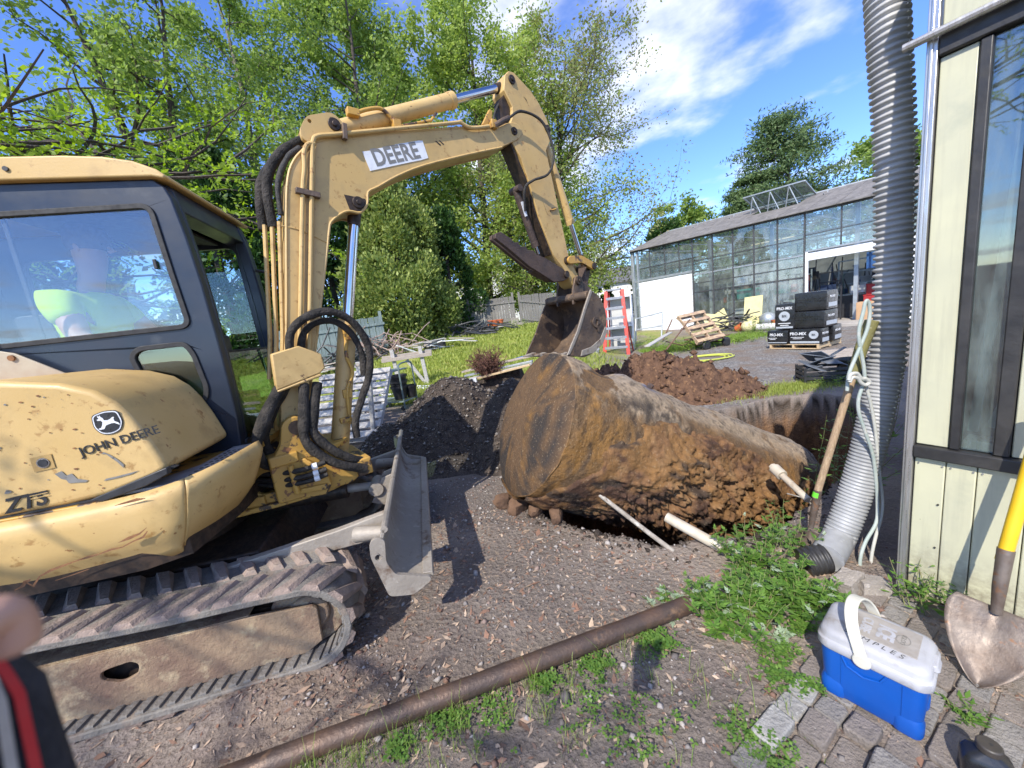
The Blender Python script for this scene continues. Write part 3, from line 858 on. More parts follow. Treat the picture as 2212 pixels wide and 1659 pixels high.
def make_track(y0, full):
    tr = empty('track', (0, y0, 0)); tr.parent = ex
    n = len(TP)
    nrm = np.roll(TP, -1, 0) - np.roll(TP, 1, 0); nrm = np.stack([nrm[:, 1], -nrm[:, 0]], 1); nrm /= np.linalg.norm(nrm, axis=1)[:, None]
    outer = TP; inner = TP - nrm * .034
    mb = MB(); mb.ring([tuple(p) for p in outer], [tuple(p) for p in inner], 0.0, .40)
    mb.build('belt', m_track, tr, .006)
    pitch = LOOP / 44
    for k in range(44):
        for side in (0, 1):
            p, d = tp_at(k * pitch + side * pitch * .5)
            if not full and p[0] < -.5: continue
            o = bpy.data.objects.new('lug', LUG[side]); COL.objects.link(o); o.parent = tr
            nz = np.array([d[1], -d[0]])
            # local x runs against the belt direction on top so that the inner end leads forward
            xx = Vector((-d[0], 0, -d[1])); zz_ = Vector((nz[0], 0, nz[1])); yy = zz_.cross(xx)
            if p[1] < .2 and abs(d[1]) < .3: xx = Vector((d[0], 0, d[1])); yy = zz_.cross(xx)
            mtx = Matrix(((xx.x, 0, zz_.x, p[0]), (0, 1, 0, 0), (xx.z, 0, zz_.z, p[1]), (0, 0, 0, 1)))
            o.matrix_local = mtx
        if full and k % 1 == 0:
            p, d = tp_at(k * pitch + .03)
            if p[1] < .40 and p[0] > -1.7:
                nz = np.array([d[1], -d[0]]); q = p - nz * .034
                for e in (0, .5):
                    p2, d2 = tp_at(k * pitch + .03 + e * pitch); nz = np.array([d2[1], -d2[0]]); q = p2 - nz * .034
                    o = bpy.data.objects.new('rib', RIB); COL.objects.link(o); o.parent = tr
                    o.matrix_local = Matrix(((d2[0], 0, -nz[0], q[0]), (0, 1, 0, .003), (d2[1], 0, -nz[1], q[1]), (0, 0, 0, 1)))
    # frame with its slot, idler and sprocket
    fp = [(-.02, .305), (.0, .285), (-.008, .10), (-.09, .052), (-1.86, .055), (-1.95, .15), (-1.95, .33), (-1.2, .35), (-.3, .335)]
    slot = rpoly([(-.93, .215), (-.86, .175), (-.79, .20), (-.775, .245), (-.80, .27), (-.92, .258)], .02)
    mb = MB(); holed(mb, fp, [slot], .09, .11); mb.build('frame', m_frame, tr, .004, 25)
    mb = MB(); mb.prism([(-.03, .30), (-.01, .28), (-.018, .11), (-.1, .07), (-1.86, .075), (-1.94, .2), (-1.94, .32), (-1.2, .335), (-.3, .325)], .15, .33); mb.build('frame_core', m_pin, tr)
    mb = MB(); mb.prism([(-.30, .345), (-1.9, .36), (-1.9, .352), (-.30, .337)], .09, .24); mb.build('frame_ledge', m_frame, tr, .003)
    mb = MB(); mb.cyl((FC[0], .14, FC[1]), (FC[0], .3, FC[1]), FR - .04, 28); mb.cyl((FC[0], .12, FC[1]), (FC[0], .32, FC[1]), .1, 18); mb.build('idler', m_frame, tr, .01)
    mb = MB(); mb.cyl((RC[0], .1, RC[1]), (RC[0], .3, RC[1]), RR_ - .05, 28); mb.cyl((RC[0], .06, RC[1]), (RC[0], .33, RC[1]), .12, 18); mb.build('sprocket', m_frame, tr, .01)
    return tr
make_track(0.0, True)
make_track(1.5, False)

# --- undercarriage
mb = MB(); mb.prism([(-.25, .24), (-.35, .5), (-1.7, .52), (-1.8, .25)], .42, 1.48); mb.cyl((-1.03, .95, .48), (-1.03, .95, .72), .42, 36); mb.build('chassis', m_pin, ex, .01)
# --- dozer blade
mb = MB()
bs = smooth_path([(.414, .67), (.388, .60), (.378, .5), (.405, .42), (.465, .372), (.575, .352)], 4)
back = [(p[0] - .022, p[1] - (.012 if i > 14 else 0)) for i, p in enumerate(bs)]
mb.prism([(p[0], p[1]) for p in bs] + [tuple(p) for p in back[::-1]], .0, 1.9)
blade = mb.build('blade', m_blade, ex, .004, 40)
mb = MB(); mb.prism([(.545, .372), (.595, .368), (.60, .342), (.545, .338)], .02, 1.88); mb.build('cutting_edge', m_blade, blade, .003)
for y in (-.012, 1.888):
    mb = MB(); hole = [(.355 + .016 * math.cos(a), .535 + .016 * math.sin(a)) for a in np.linspace(0, 6.28, 14, endpoint=False)]
    holed(mb, rpoly([(.326, .62), (.36, .642), (.40, .62), (.386, .5), (.42, .42), (.585, .36), (.58, .335), (.485, .287), (.37, .312), (.32, .545)], .02), [hole], y, y + .024); mb.build('end_plate', m_blade, blade, .003)
mb = MB(); mb.tube([(.404, 0, .668), (.404, 1.9, .668)], .018, 10); mb.build('top_rail', m_blade, blade)
for y in (.33, 1.51):
    mb = MB(); mb.prism([(-.75, .40), (-.75, .46), (.1, .555), (.375, .60), (.375, .45), (.05, .44)], y, y + .05); pa = mb.build('push_arm', m_blade, blade, .006)
    mb = MB(); mb.tube([(.2, y - .015, .515), (.37, y - .09, .53)], [.045, .035], 12); mb.build('arm_boss', m_blade, pa)
mb = MB(); mb.prism([(.2, .43), (.37, .36), (.39, .62), (.30, .60)], .9, .915); mb.prism([(.2, .43), (.37, .36), (.39, .62), (.30, .60)], 1.02, 1.035); mb.build('cylinder_bracket', m_blade, blade, .003)
mb = MB(); mb.cyl((-.45, .96, .57), (.05, .96, .55), .062, 18); mb.build('blade_cylinder', m_pin, blade, .005)
mb = MB(); mb.cyl((.05, .96, .55), (.27, .96, .53), .03, 14); mb.cyl((.25, .88, .53), (.25, 1.04, .53), .05, 16); mb.build('blade_rod', m_blade, blade)

# --- house: lower skirt
pl = np.array([(-2.03, .95, 1.06, .75), (-2.0, .62, 1.06, .75), (-1.9, .34, 1.06, .75), (-1.72, .13, 1.06, .745), (-1.4, .02, 1.062, .745), (-1.0, -.01, 1.064, .745), (-.62, .0, 1.07, .735), (-.46, .012, 1.083, .745), (-.36, .055, 1.095, .755), (-.285, .14, 1.107, .752), (-.235, .27, 1.117, .748), (-.205, .46, 1.122, .745)])
sp = smooth_path([tuple(q) for q in pl], 6)
rows_ = []
for i, q in enumerate(sp):
    f_, l_, t_, b_ = q
    slant = .17 * sstep(-.5, -.22, f_)
    dx = sp[min(i + 1, len(sp) - 1)][:2] - sp[max(i - 1, 0)][:2]; nn = np.array([dx[1], -dx[0]]); nn /= np.linalg.norm(nn)
    col_ = []
    for v_ in np.linspace(0, 1, 9):
        u_ = t_ + (b_ - t_) * v_
        off = -.03 * (1 - (1 - v_) ** 3) * (v_ > .6) * (v_ - .6) / .4 * 2 - .025 * (v_ < .12) * (1 - v_ / .12)
        off = off + .014 * fbm(f_ * 2.3, u_ * 3, 6, 2) * (f_ > -1.9)
        col_.append((f_ - slant * v_ ** 1.3 + nn[0] * off, l_ + nn[1] * off, u_))
    rows_.append(col_)
A_ = np.array(rows_); na, nb_ = A_.shape[:2]
def grid_obj(name, A_, mat, parent, thick=.02, **kw):
    na, nb_ = A_.shape[:2]
    k = np.arange(na * nb_).reshape(na, nb_)
    mb = MB(); mb.add(A_.reshape(-1, 3), [(int(k[i, j]), int(k[i + 1, j]), int(k[i + 1, j + 1]), int(k[i, j + 1])) for i in range(na - 1) for j in range(nb_ - 1)])
    o = mb.build(name, mat, parent, smooth=50)
    s = o.modifiers.new('solid', 'SOLIDIFY'); s.thickness = thick; s.offset = -1
    return o
cut = next(i for i in range(na) if A_[i, 0, 0] > -.395)
skirt = grid_obj('side_skirt', A_[:cut + 1], m_yel, ex, .02)
skirt['label'] = 'dented yellow side skirt with long rust scratch'
A2 = A_[cut:].copy(); A2[0, :, 0] += .005
front = grid_obj('front_skirt', A2, m_yel, ex, .02)
# long scratch and chips in the paint
def strip(pts, w, mat, parent, name='scratch', l=-.016):
    mb = MB()
    P = [np.array(p) for p in pts]
    v = []; 
    for i, p in enumerate(P):
        d = P[min(i + 1, len(P) - 1)] - P[max(i - 1, 0)]; nrm = np.array([-d[1], d[0]]); nrm /= np.linalg.norm(nrm) + 1e-9
        ww = w * (.35 + .9 * random.random()) * (0.3 if i in (0, len(P) - 1) else 1)
        v += [(p[0] + nrm[0] * ww, l, p[1] + nrm[1] * ww), (p[0] - nrm[0] * ww, l, p[1] - nrm[1] * ww)]
    mb.add(v, [(2*i, 2*i+1, 2*i+3, 2*i+2) for i in range(len(P) - 1)])
    return mb.build(name, mat, parent, smooth=0)
strip([(-.97, .80), (-.95, .815), (-.93, .79), (-.9, .825), (-.86, .84), (-.82, .848), (-.77, .857), (-.73, .862), (-.69, .865), (-.65, .873), (-.61, .873), (-.57, .888), (-.53, .898), (-.51, .92)], .006, m_rust, skirt, l=-.026)
strip([(-.99, .79), (-.96, .80), (-.95, .815), (-.93, .82)], .008, m_rust, skirt, l=-.026)
strip([(-.86, .792), (-.8, .80), (-.74, .81)], .003, m_rust, skirt, l=-.024)
strip([(-.62, .895), (-.58, .905), (-.54, .915), (-.51, .935)], .006, m_rust, skirt, l=-.024)
strip([(-.60, 1.052), (-.57, 1.055), (-.52, 1.06), (-.49, 1.058)], .006, m_rust, skirt, l=-.014)
# floor plate under the house
mb = MB(); mb.prism([(-1.98, .65), (-1.86, .36), (-1.7, .15), (-1.4, .05), (-.6, .04), (-.45, .1), (-.4, .5), (-.42, 1.4), (-.7, 1.8), (-1.4, 1.86), (-1.8, 1.6), (-1.98, 1.2)], .72, .80, 'xy'); mb.build('floor_plate', m_pin, ex)
mb = MB(); mb.prism([(-1.99, .66), (-1.86, .36), (-1.7, .15), (-1.4, .05), (-.6, .03), (-.42, .06), (-.27, .25), (-.23, .45), (-.3, .56), (-.3, 1.5), (-.6, 1.75), (-1.4, 1.84), (-1.8, 1.6), (-1.99, 1.2)], 1.03, 1.066, 'xy'); mb.build('deck', m_yel2, ex, .004)
mb = MB(); mb.prism([(-2.02, .95), (-1.98, .66), (-1.86, .36), (-1.7, .16), (-1.66, .6), (-1.66, 1.4), (-1.86, 1.6)], .8, 1.6, 'xy'); mb.build('counterweight', m_yel, ex, .03, seg=3)

# --- hood over the engine side
hp = [(-1.95, 1.07), (-1.95, 1.52), (-1.85, 1.60), (-1.4, 1.625), (-.88, 1.612), (-.70, 1.575), (-.60, 1.53), (-.54, 1.47), (-.50, 1.40), (-.466, 1.31), (-.44, 1.22), (-.422, 1.155), (-.47, 1.13), (-.657, 1.082), (-.8, 1.073)]
mb = MB(); mb.prism(hp, .045, .595)
hood = mb.build('hood', m_yel, ex, .022, 50, 4)
mb = MB(); mb.prism([(-1.9, 1.068), (-.66, 1.079), (-.42, 1.158), (-.40, 1.15), (-.64, 1.068)], .052, .09); mb.build('seam', m_rub, hood)
HL = .0425
# emblem: dark shield with pale rim and leaping deer
def flat(pts, l, mat, parent, name, th=.001):
    mb = MB(); mb.prism(pts, l - th, l); return mb.build(name, mat, parent, smooth=0)
ecx, ecz = -.575, 1.395
shield = rpoly([(-.047, .038), (0, .047), (.047, .038), (.053, -.012), (.036, -.046), (0, -.056), (-.036, -.046), (-.053, -.012)], .014)
tilt = lambda P, s=1.0: [(ecx + (x * .99 - z * .06) * s, ecz + (z + x * .10) * s) for x, z in P]
flat(tilt(shield, 1.0), HL, m_bdecal, hood, 'emblem')
flat(tilt(shield, .93), HL - .0012, m_white, hood, 'emblem_rim')
flat(tilt(shield, .85), HL - .0024, m_bdecal, hood, 'emblem_field')
deer = [(-.040, -.022), (-.028, -.020), (-.020, -.008), (-.016, .004), (-.020, .012), (-.030, .013), (-.034, .018), (-.024, .022), (-.028, .030), (-.024, .036), (-.022, .028), (-.018, .036), (-.015, .026), (-.010, .020), (-.008, .010), (.004, .006), (.016, .010), (.026, .016), (.032, .014), (.027, .006), (.028, -.004), (.040, -.014), (.044, -.026), (.038, -.022), (.026, -.012), (.016, -.010), (.004, -.012), (-.008, -.014), (-.018, -.028), (-.034, -.028)]
flat(tilt(deer, .92), HL - .0036, m_white, hood, 'deer_mark')
text('JOHN DEERE', .052, m_bdecal, hood, (-.553, HL - .001, 1.308), (R(90), R(-9), 0), font_bold=.008, spacing=.98)
text('ZTS', .082, m_bdecal, hood, (-.925, HL - .001, 1.118), (R(90), R(-4), 0), font_bold=.03, shear=.35)
for k in range(3):
    flat([(-.90, 1.128 + k * .012), (-.84, 1.131 + k * .012), (-.84, 1.134 + k * .012), (-.90, 1.131 + k * .012)], HL - .0022, m_yel, hood, 'letter_stripe', .0005)
# lock with its square plate, bare scuffs
flat([(-.86, 1.235), (-.79, 1.24), (-.79, 1.30), (-.86, 1.295)], HL, M('lock_plate', (.40, .26, .09), (.34, .21, .07), 30, .5), hood, 'lock_plate')
mb = MB(); mb.cyl((-.822, HL - .004, 1.268), (-.822, HL + .002, 1.268), .021, 20); mb.build('lock', m_chrome, hood)
mb = MB(); mb.cyl((-.822, HL - .006, 1.268), (-.822, HL, 1.268), .016, 18); mb.build('lock_hole', m_blk, hood)
def scuff(pts, mat, name='scuff'):
    flat(pts, HL, mat, hood, name, .0006)
scuff([(-.80, 1.215), (-.775, 1.222), (-.765, 1.20), (-.745, 1.205), (-.735, 1.18), (-.70, 1.165), (-.71, 1.158), (-.74, 1.163), (-.765, 1.166), (-.77, 1.182), (-.785, 1.19)], m_dgrey)
scuff([(-.63, 1.265), (-.615, 1.262), (-.60, 1.24), (-.585, 1.22), (-.57, 1.19), (-.565, 1.205), (-.58, 1.23), (-.6, 1.255), (-.62, 1.272)], m_dgrey)
scuff([(-.65, 1.15), (-.6, 1.152), (-.55, 1.158), (-.52, 1.168), (-.55, 1.165), (-.6, 1.16), (-.64, 1.158)], m_dgrey)
for k in range(60):
    a_ = rng.uniform(-1.02, -.52); b_ = rng.uniform(1.12, 1.54); s_ = rng.lognormal(math.log(.0035), .5)
    if b_ > 1.62 - max(0, a_ + .75) * .9: continue
    scuff([(a_ + s_ * rng.uniform(.6, 1.6) * math.cos(t_), b_ + s_ * rng.uniform(.5, 1.1) * math.sin(t_)) for t_ in np.linspace(0, 6.28, 7, endpoint=False)], m_rust if k % 3 else m_dgrey, 'chip')
# step plate with holes between hood and cab
mb = MB(); mb.prism([(-.64, .06), (-.40, .055), (-.28, .22), (-.24, .44), (-.30, .60), (-.42, .60), (-.44, .3)], 1.068, 1.082, 'xy'); stepo = mb.build('step_plate', M('step_grey', (.30, .31, .33), (.22, .22, .23), 12, .6, .3), ex, .002)
for i in range(9):
    for j in range(4):
        x_ = -.40 + .016 * j + .0; y_ = .14 + .045 * i
        mb = MB(); mb.cyl((x_ + .01 * j, y_, 1.081), (x_ + .01 * j, y_, 1.0835), .0085, 8); mb.build('hole', m_blk, stepo, smooth=0)
mb = MB(); mb.prism([(-.70, 1.085), (-.45, 1.155), (-.41, 1.165), (-.41, 1.135), (-.5, 1.10), (-.66, 1.068)], .02, .05); mb.build('step_trim', m_blk, ex, .004)
# pale mounting plate beside the hood
flatp = [(-1.75, 1.62), (-1.75, 1.80), (-1.28, 1.762), (-1.22, 1.742), (-1.02, 1.595), (-1.02, 1.56)]
mb = MB(); mb.prism(flatp, .56, .572); mpn = mb.build('mount_plate', M('tan_plate', (.45, .40, .30), (.36, .28, .2), 4, .5), ex, .003)
for p in ((-1.23, 1.72), (-1.04, 1.6)):
    mb = MB(); mb.cyl((p[0], .55, p[1]), (p[0], .562, p[1]), .014, 10); mb.build('bolt', m_rust, mpn)

# --- cab
cab = empty('cab', (0, 0, 0)); cab.parent = ex
CL0, CL1 = .6, 1.5
so_ = [(-1.95, 1.02), (-.385, 1.02), (-.365, 1.25), (-.362, 1.6), (-.372, 2.0), (-.388, 2.25), (-.41, 2.44), (-.43, 2.50), (-.47, 2.535), (-1.95, 2.535)]
win = rpoly([(-1.78, 1.78), (-.475, 1.785), (-.492, 2.05), (-.51, 2.41), (-1.78, 2.385)], .05, 5)
sw = rpoly([(-.775, 1.66), (-.735, 1.697), (-.52, 1.697), (-.492, 1.64), (-.47, 1.44), (-.49, 1.375), (-.55, 1.355), (-.69, 1.36), (-.735, 1.43)], .03, 3)
mb = MB(); holed(mb, so_, [win, sw], CL0, CL0 + .06); mb.build('side_panel', m_cab, cab, .008, 40)
for w_, nm in ((win, 'window_seal'), (sw, 'small_window_seal')):
    mb = MB(); mb.ring(offset_poly(w_, .012), offset_poly(w_, -.014), CL0 - .010, CL0 + .02); mb.build(nm, m_rub, cab, .003, 40)
mb = MB(); mb.prism(offset_poly(win, -.004), CL0 + .004, CL0 + .008); mb.build('side_window', m_glass_cab, cab, smooth=0)
mb = MB(); mb.prism(offset_poly(sw, -.004), CL0 + .004, CL0 + .008); mb.build('small_window', m_glass_low, cab, smooth=0)
mb = MB(); mb.box((-1.13, CL0 + .016, 2.08), (.018, .012, .6)); mb.build('sliding_sash', m_rub, cab, .002)
mb = MB(); mb.box((-.555, CL0 - .003, 2.12), (.016, .012, .05)); mb.build('window_latch', m_blk, cab, .003)
# front of the cab: pillars, header, sill and a fixed lower pane; the upper pane is stowed under the roof
fx = lambda u: np.interp(u, [1.02, 1.25, 1.6, 2.0, 2.25, 2.44, 2.5], [-.385, -.365, -.362, -.372, -.388, -.41, -.43])
us = np.linspace(1.02, 2.52, 14)
for (a, b, nm) in ((CL0 + .06, CL0 + .10, 'front_pillar'), (CL1 - .085, CL1, 'far_pillar')):
    mb = MB(); mb.prism([(fx(u) - .001, u) for u in us] + [(fx(u) - .07, u) for u in us[::-1]], a, b); mb.build(nm, m_cab, cab, .01)
mb = MB(); mb.prism([(-.412, 2.40), (-.44, 2.53), (-.56, 2.53), (-.54, 2.40)], CL0 + .06, CL1); mb.build('header', m_cab, cab, .008)
mb = MB(); mb.prism([(-.386, 1.02), (-.372, 1.1), (-.44, 1.1), (-.44, 1.02)], CL0 + .06, CL1); mb.build('front_sill', m_cab, cab, .008)
mb = MB(); mb.box((-.375, (CL0 + CL1) / 2, 1.36), (.006, CL1 - CL0 - .18, .52)); mb.build('lower_front_pane', m_glass_low, cab, smooth=0)
mb = MB(); mb.box((-.385, (CL0 + CL1) / 2, 1.625), (.02, CL1 - CL0 - .17, .018)); mb.build('pane_rail', m_rub, cab, .003)
mb = MB(); mb.box((-.95, (CL0 + CL1) / 2 + .02, 2.44), (.75, CL1 - CL0 - .2, .02), rot=Matrix.Rotation(R(6), 3, 'Y')); mb.build('stowed_front_window', m_rub, cab, .004)
# far side with door glass, back wall
so2 = [(p[0] - .0, p[1]) for p in so_]
dw = rpoly([(-1.75, 1.25), (-.47, 1.25), (-.50, 2.38), (-1.75, 2.38)], .06, 4)
mb = MB(); holed(mb, so2, [dw], CL1 - .04, CL1 - .004); mb.build('door', m_cab, cab, .006)
mb = MB(); mb.prism(dw, CL1 - .022, CL1 - .018); mb.build('door_glass', glassmat('door_glass', (.8, .88, .86), .02), cab, smooth=0)
mb = MB(); mb.box((-1.93, (CL0 + CL1) / 2, 1.75), (.05, CL1 - CL0 - .05, 1.45)); mb.build('back_panel', m_cab, cab)
mb = MB(); mb.box((-1.15, 1.05, 1.05), (1.5, .85, .05)); mb.build('cab_floor', m_pin, cab)
mb = MB(); mb.box((-.66, .80, 1.38), (.5, .14, .70)); mb.box((-.52, .98, 1.2), (.2, .3, .3)); mb.build('console_dark_box', m_blk, cab, .02)  # console with a black box added to darken the small window
# roof
rp = [(-2.02, 2.537), (-.455, 2.537), (-.405, 2.525), (-.395, 2.54), (-.43, 2.572), (-.52, 2.612), (-.64, 2.634), (-.8, 2.642), (-2.0, 2.636)]
mb = MB(); mb.prism(rp, CL0 - .035, CL1 + .03); roof = mb.build('roof', m_yel, cab, .03, 50, 4)
mb = MB(); mb.prism([(-1.12, 2.636), (-1.08, 2.668), (-.72, 2.668), (-.56, 2.640), (-.5, 2.61), (-.53, 2.606)], .74, 1.36); mb.build('roof_hatch', m_yel, roof, .006)
mb = MB(); mb.box((-.71, .735, 2.664), (.05, .02, .03)); mb.build('hatch_hinge', m_rust, roof, .002)
mb = MB(); mb.cyl((-1.02, CL0 - .042, 2.585), (-1.02, CL0 - .03, 2.585), .011, 10); mb.build('bolt', m_blk, roof)
# grab rail at the far front corner, with a wiper motor hump
mb = MB(); mb.tube(smooth_path([(-.375, 1.42, 2.2), (-.30, 1.42, 2.17), (-.24, 1.42, 2.05), (-.25, 1.42, 1.75), (-.29, 1.42, 1.45), (-.36, 1.42, 1.4)], 5), .011, 8); mb.build('grab_rail', m_blk, cab)
# seat, console and levers
mb = MB(); mb.prism(rpoly([(-1.23, 1.36), (-.78, 1.35), (-.75, 1.43), (-1.18, 1.46)], .03), .83, 1.32); mb.prism(rpoly([(-1.32, 1.42), (-1.18, 1.42), (-1.24, 1.95), (-1.4, 1.95)], .04), .83, 1.32); mb.box((-1.03, 1.07, 1.2), (.3, .3, .26)); mb.build('seat', m_blk, cab, .03, seg=3)
mb = MB(); mb.box((-1.08, .74, 1.45), (.36, .1, .1)); mb.tube([(-.93, .74, 1.5), (-.89, .74, 1.68)], [.014, .02], 10); mb.build('console', m_blk, cab, .01)
mb = MB(); mb.tube([(-.72, 1.05, 1.1), (-.68, 1.05, 1.5)], .012, 8); mb.tube([(-.72, 1.15, 1.1), (-.68, 1.15, 1.5)], .012, 8); mb.build('travel_levers', m_blk, cab)

# --- swing casting in front of the house
mb = MB()
hole = rpoly([(-.40, .72), (-.12, .74), (-.10, .80), (-.16, .86), (-.36, .86), (-.43, .80)], .04, 4)
holed(mb, [(-.56, .66), (-.02, .64), (.02, .70), (.0, .80), (-.1, .905), (-.35, .93), (-.56, .91)], [hole], .70, .735)
mb.build('swing_bracket', m_yel2, ex, .006)
for u0, u1, nm in ((.90, .935, 'upper_lug'), (.635, .665, 'lower_lug')):
    mb = MB(); mb.prism(rpoly([(-.58, .62), (-.3, .66), (-.02, .74), (.10, .86), (.12, 1.0), (.02, 1.14), (-.3, 1.26), (-.58, 1.3)], .05), u0, u1, 'xy'); mb.build(nm, m_yel2, ex, .006)
mb = MB(); mb.box((-.45, .70, .69), (.17, .05, .06)); mb.box((-.13, .695, .70), (.26, .03, .035)); mb.build('bracket_foot', m_yel2, ex, .006)
mb = MB(); mb.tube([(-.17, .66, .705), (-.175, .66, .885)], .017, 10); mb.build('hose_guard', m_yel2, ex)
for k, (u_, dx) in enumerate(((.80, 0), (.765, .02), (.845, -.03))):
    mb = MB(); mb.tube(smooth_path([(-.42 + dx, .75, u_ + .01), (-.25, .68, u_), (-.1, .65, u_ + .005), (.02, .67, u_ + .02)], 5), .016, 10); mb.build('hose', m_hose, ex)
    mb = MB(); mb.tube([(-.055, .655, u_ + .01), (-.025, .66, u_ + .013)], .020, 10); mb.build('hose_band', m_white, ex)
mb = MB(); mb.box((-.50, .665, .765), (.10, .02, .09)); mb.build('data_plate', m_yel2, ex, .004); mb = MB(); mb.box((-.50, .652, .765), (.075, .004, .06)); mb.build('plate_print', m_blk, ex)
for k in range(2):
    mb = MB(); mb.box((-.50, .6495, .75 + k * .026), (.06, .001, .009)); mb.build('plate_line', m_white, ex)

# --- boom group: x along the boom, y to its far side, turned 25 degrees on the swing post
BL, BRZ = (-.05, .95, 0.0), R(25)
def bpart(mb, name, mat, parent=None, bevel=.0, **kw):
    o = mb.build(name, mat, parent or ex, bevel, **kw)
    if parent is None: o.location = BL; o.rotation_euler = (0, 0, BRZ)
    return o
mb = MB(); mb.prism(rpoly([(-.34, .66), (.10, .64), (.2, .70), (.2, .80), (.06, .87), (-.02, 1.02), (-.08, 1.14), (-.16, 1.19), (-.23, 1.15), (-.26, 1.02), (-.34, .92)], .03), -.19, -.125)
mb.prism(rpoly([(-.34, .66), (.10, .64), (.2, .70), (.2, .80), (.06, .87), (-.02, 1.02), (-.08, 1.14), (-.16, 1.19), (-.23, 1.15), (-.26, 1.02), (-.34, .92)], .03), .125, .19)
mb.box((-.1, 0, .74), (.44, .26, .17)); post = bpart(mb, 'swing_post', m_yel2, bevel=.008)
mb = MB(); mb.box((.19, 0, .735), (.10, .46, .12)); mb.box((-.26, -.1, .93), (.16, .22, .07)); bpart(mb, 'post_block', m_yel2, bevel=.01)
mb = MB(); mb.cyl((-.155, -.2, 1.11), (-.155, .2, 1.11), .045, 18); bpart(mb, 'foot_pin', m_pin)
mb = MB(); mb.cyl((.09, -.16, .80), (.09, .16, .80), .045, 18); bpart(mb, 'cylinder_pin', m_pin)
boom_p = [(-.23, 1.10), (-.20, 1.28), (-.089, 1.672), (.055, 2.409), (.11, 2.641), (.161, 2.744), (.221, 2.812), (.309, 2.885), (.502, 2.951), (1.472, 3.2), (1.865, 3.284), (1.956, 3.333), (2.03, 3.36), (2.09, 3.362), (2.14, 3.33), (2.15, 3.29), (2.096, 3.231), (1.881, 3.123), (1.53, 3.012), (1.081, 2.857), (.84, 2.748), (.68, 2.655), (.60, 2.61), (.58, 2.533), (.521, 2.467), (.448, 2.471), (.39, 2.451), (.315, 2.393), (.29, 2.334), (.248, 2.192), (.141, 1.838), (.051, 1.545), (-.077, 1.148), (-.12, 1.06), (-.19, 1.05)]
mb = MB(); mb.prism(boom_p, -.10, .10); boom = bpart(mb, 'boom', m_yel, bevel=.006)
# welded lips along the edges of the box section
lipT = smooth_path([(x, .0, z) for x, z in boom_p[1:11]], 3); lipB = smooth_path([(x, 0, z) for x, z in boom_p[17:33]], 3)
for lp in (lipT, lipB):
    mb = MB(); mb.tube([(p[0], -.098, p[2]) for p in lp], .009, 6); o = mb.build('edge_lip', m_yel, boom)
    mb = MB(); mb.tube([(p[0], .098, p[2]) for p in lp], .009, 6); o = mb.build('edge_lip', m_yel, boom)
mb = MB(); mb.tube([(.018, -.099, 2.35), (.1, -.101, 2.335), (.2, -.102, 2.29), (.275, -.1, 2.25)], .005, 6); mb.build('weld', m_yel, boom)
ear_p = rpoly([(.29, 3.03), (.444, 3.085), (.50, 3.05), (.535, 2.97), (.45, 2.93), (.30, 2.87), (.235, 2.88), (.235, 2.95)], .03)
for y in (-.10, .065):
    mb = MB(); hole = [(.30 + .012 * math.cos(a), 3.0 + .012 * math.sin(a)) for a in np.linspace(0, 6.28, 12, endpoint=False)]
    holed(mb, ear_p, [hole], y - .004, y + .035); mb.build('cylinder_ear', m_yel, boom, .004)
def pin(x, z, w, r, parent, mat=m_pin, nm='pin'):
    mb = MB(); mb.cyl((x, -w, z), (x, w, z), r, 18); mb.cyl((x, -w - .012, z), (x, -w, z), r * .45, 10); return mb.build(nm, mat, parent, .004)
pin(.45, 3.01, .115, .040, boom); pin(2.045, 3.285, .112, .034, boom); pin(.515, 2.53, .115, .040, boom)
mb = MB(); mb.prism([(.43, 2.575), (.57, 2.56), (.575, 2.50), (.53, 2.465), (.45, 2.48)], -.1025, -.1); mb.build('grease_stain', m_pin, boom)
# reading DEERE on a torn white sticker
dec = [(.607, 2.872), (.70, 2.898), (.706, 2.906), (.85, 2.955), (.858, 2.962), (1.06, 3.026), (1.09, 3.03), (1.118, 2.912), (1.05, 2.886), (.90, 2.838), (.64, 2.752)]
mb = MB(); mb.prism(dec, -.1035, -.1008); mb.build('sticker', m_white, boom, smooth=0)
text('DEERE', .155, m_dgrey, boom, (.858, -.1037, 2.893), (R(90), R(-17.5), 0), font_bold=.028, spacing=1.02, stretch=(.86, 1, 1))
flat_ = lambda pts, mat, nm: MB().prism(pts, -.1018, -.1005).build(nm, mat, boom, smooth=0)
flat_([(1.20, 3.05), (1.215, 3.052), (1.25, 3.03), (1.24, 3.022)], m_pin, 'scuff'); flat_([(1.235, 3.06), (1.245, 3.062), (1.28, 3.04), (1.27, 3.033)], m_pin, 'scuff')
# steel pipes along the boom
pA = [(.30, 2.86), (.255, 2.845), (.225, 2.79), (.21, 2.70), (.164, 2.519), (.022, 1.844), (-.06, 1.47)]
pB = [(1.74, 3.255), (1.60, 3.215), (1.52, 3.205), (1.44, 3.225), (1.38, 3.205), (.494, 2.955), (.33, 2.91), (.292, 2.87), (.275, 2.80), (.217, 2.524), (.075, 1.84), (-.005, 1.47)]
def rp3(P, y): 
    out = []
    for q in smooth_path([(p[0], y, p[1]) for p in P], 6): out.append(q)
    return out
mb = MB(); mb.tube(rp3(pA, -.122), .0145, 10); mb.build('boom_pipe', m_yel, boom)
mb = MB(); mb.tube(rp3(pB, -.122), .0145, 10); mb.build('boom_pipe', m_yel, boom)
for k in range(3):
    x0 = -.03 - .035 * k
    mb = MB(); mb.tube([(x0 + .045, -.075 + .045 * k, 2.38), (-.105 - .03 * k + .0, -.075 + .045 * k, 1.672), (-.16 - .03 * k, -.075 + .045 * k, 1.42)], .013, 8); mb.build('boom_pipe', m_yel, boom)
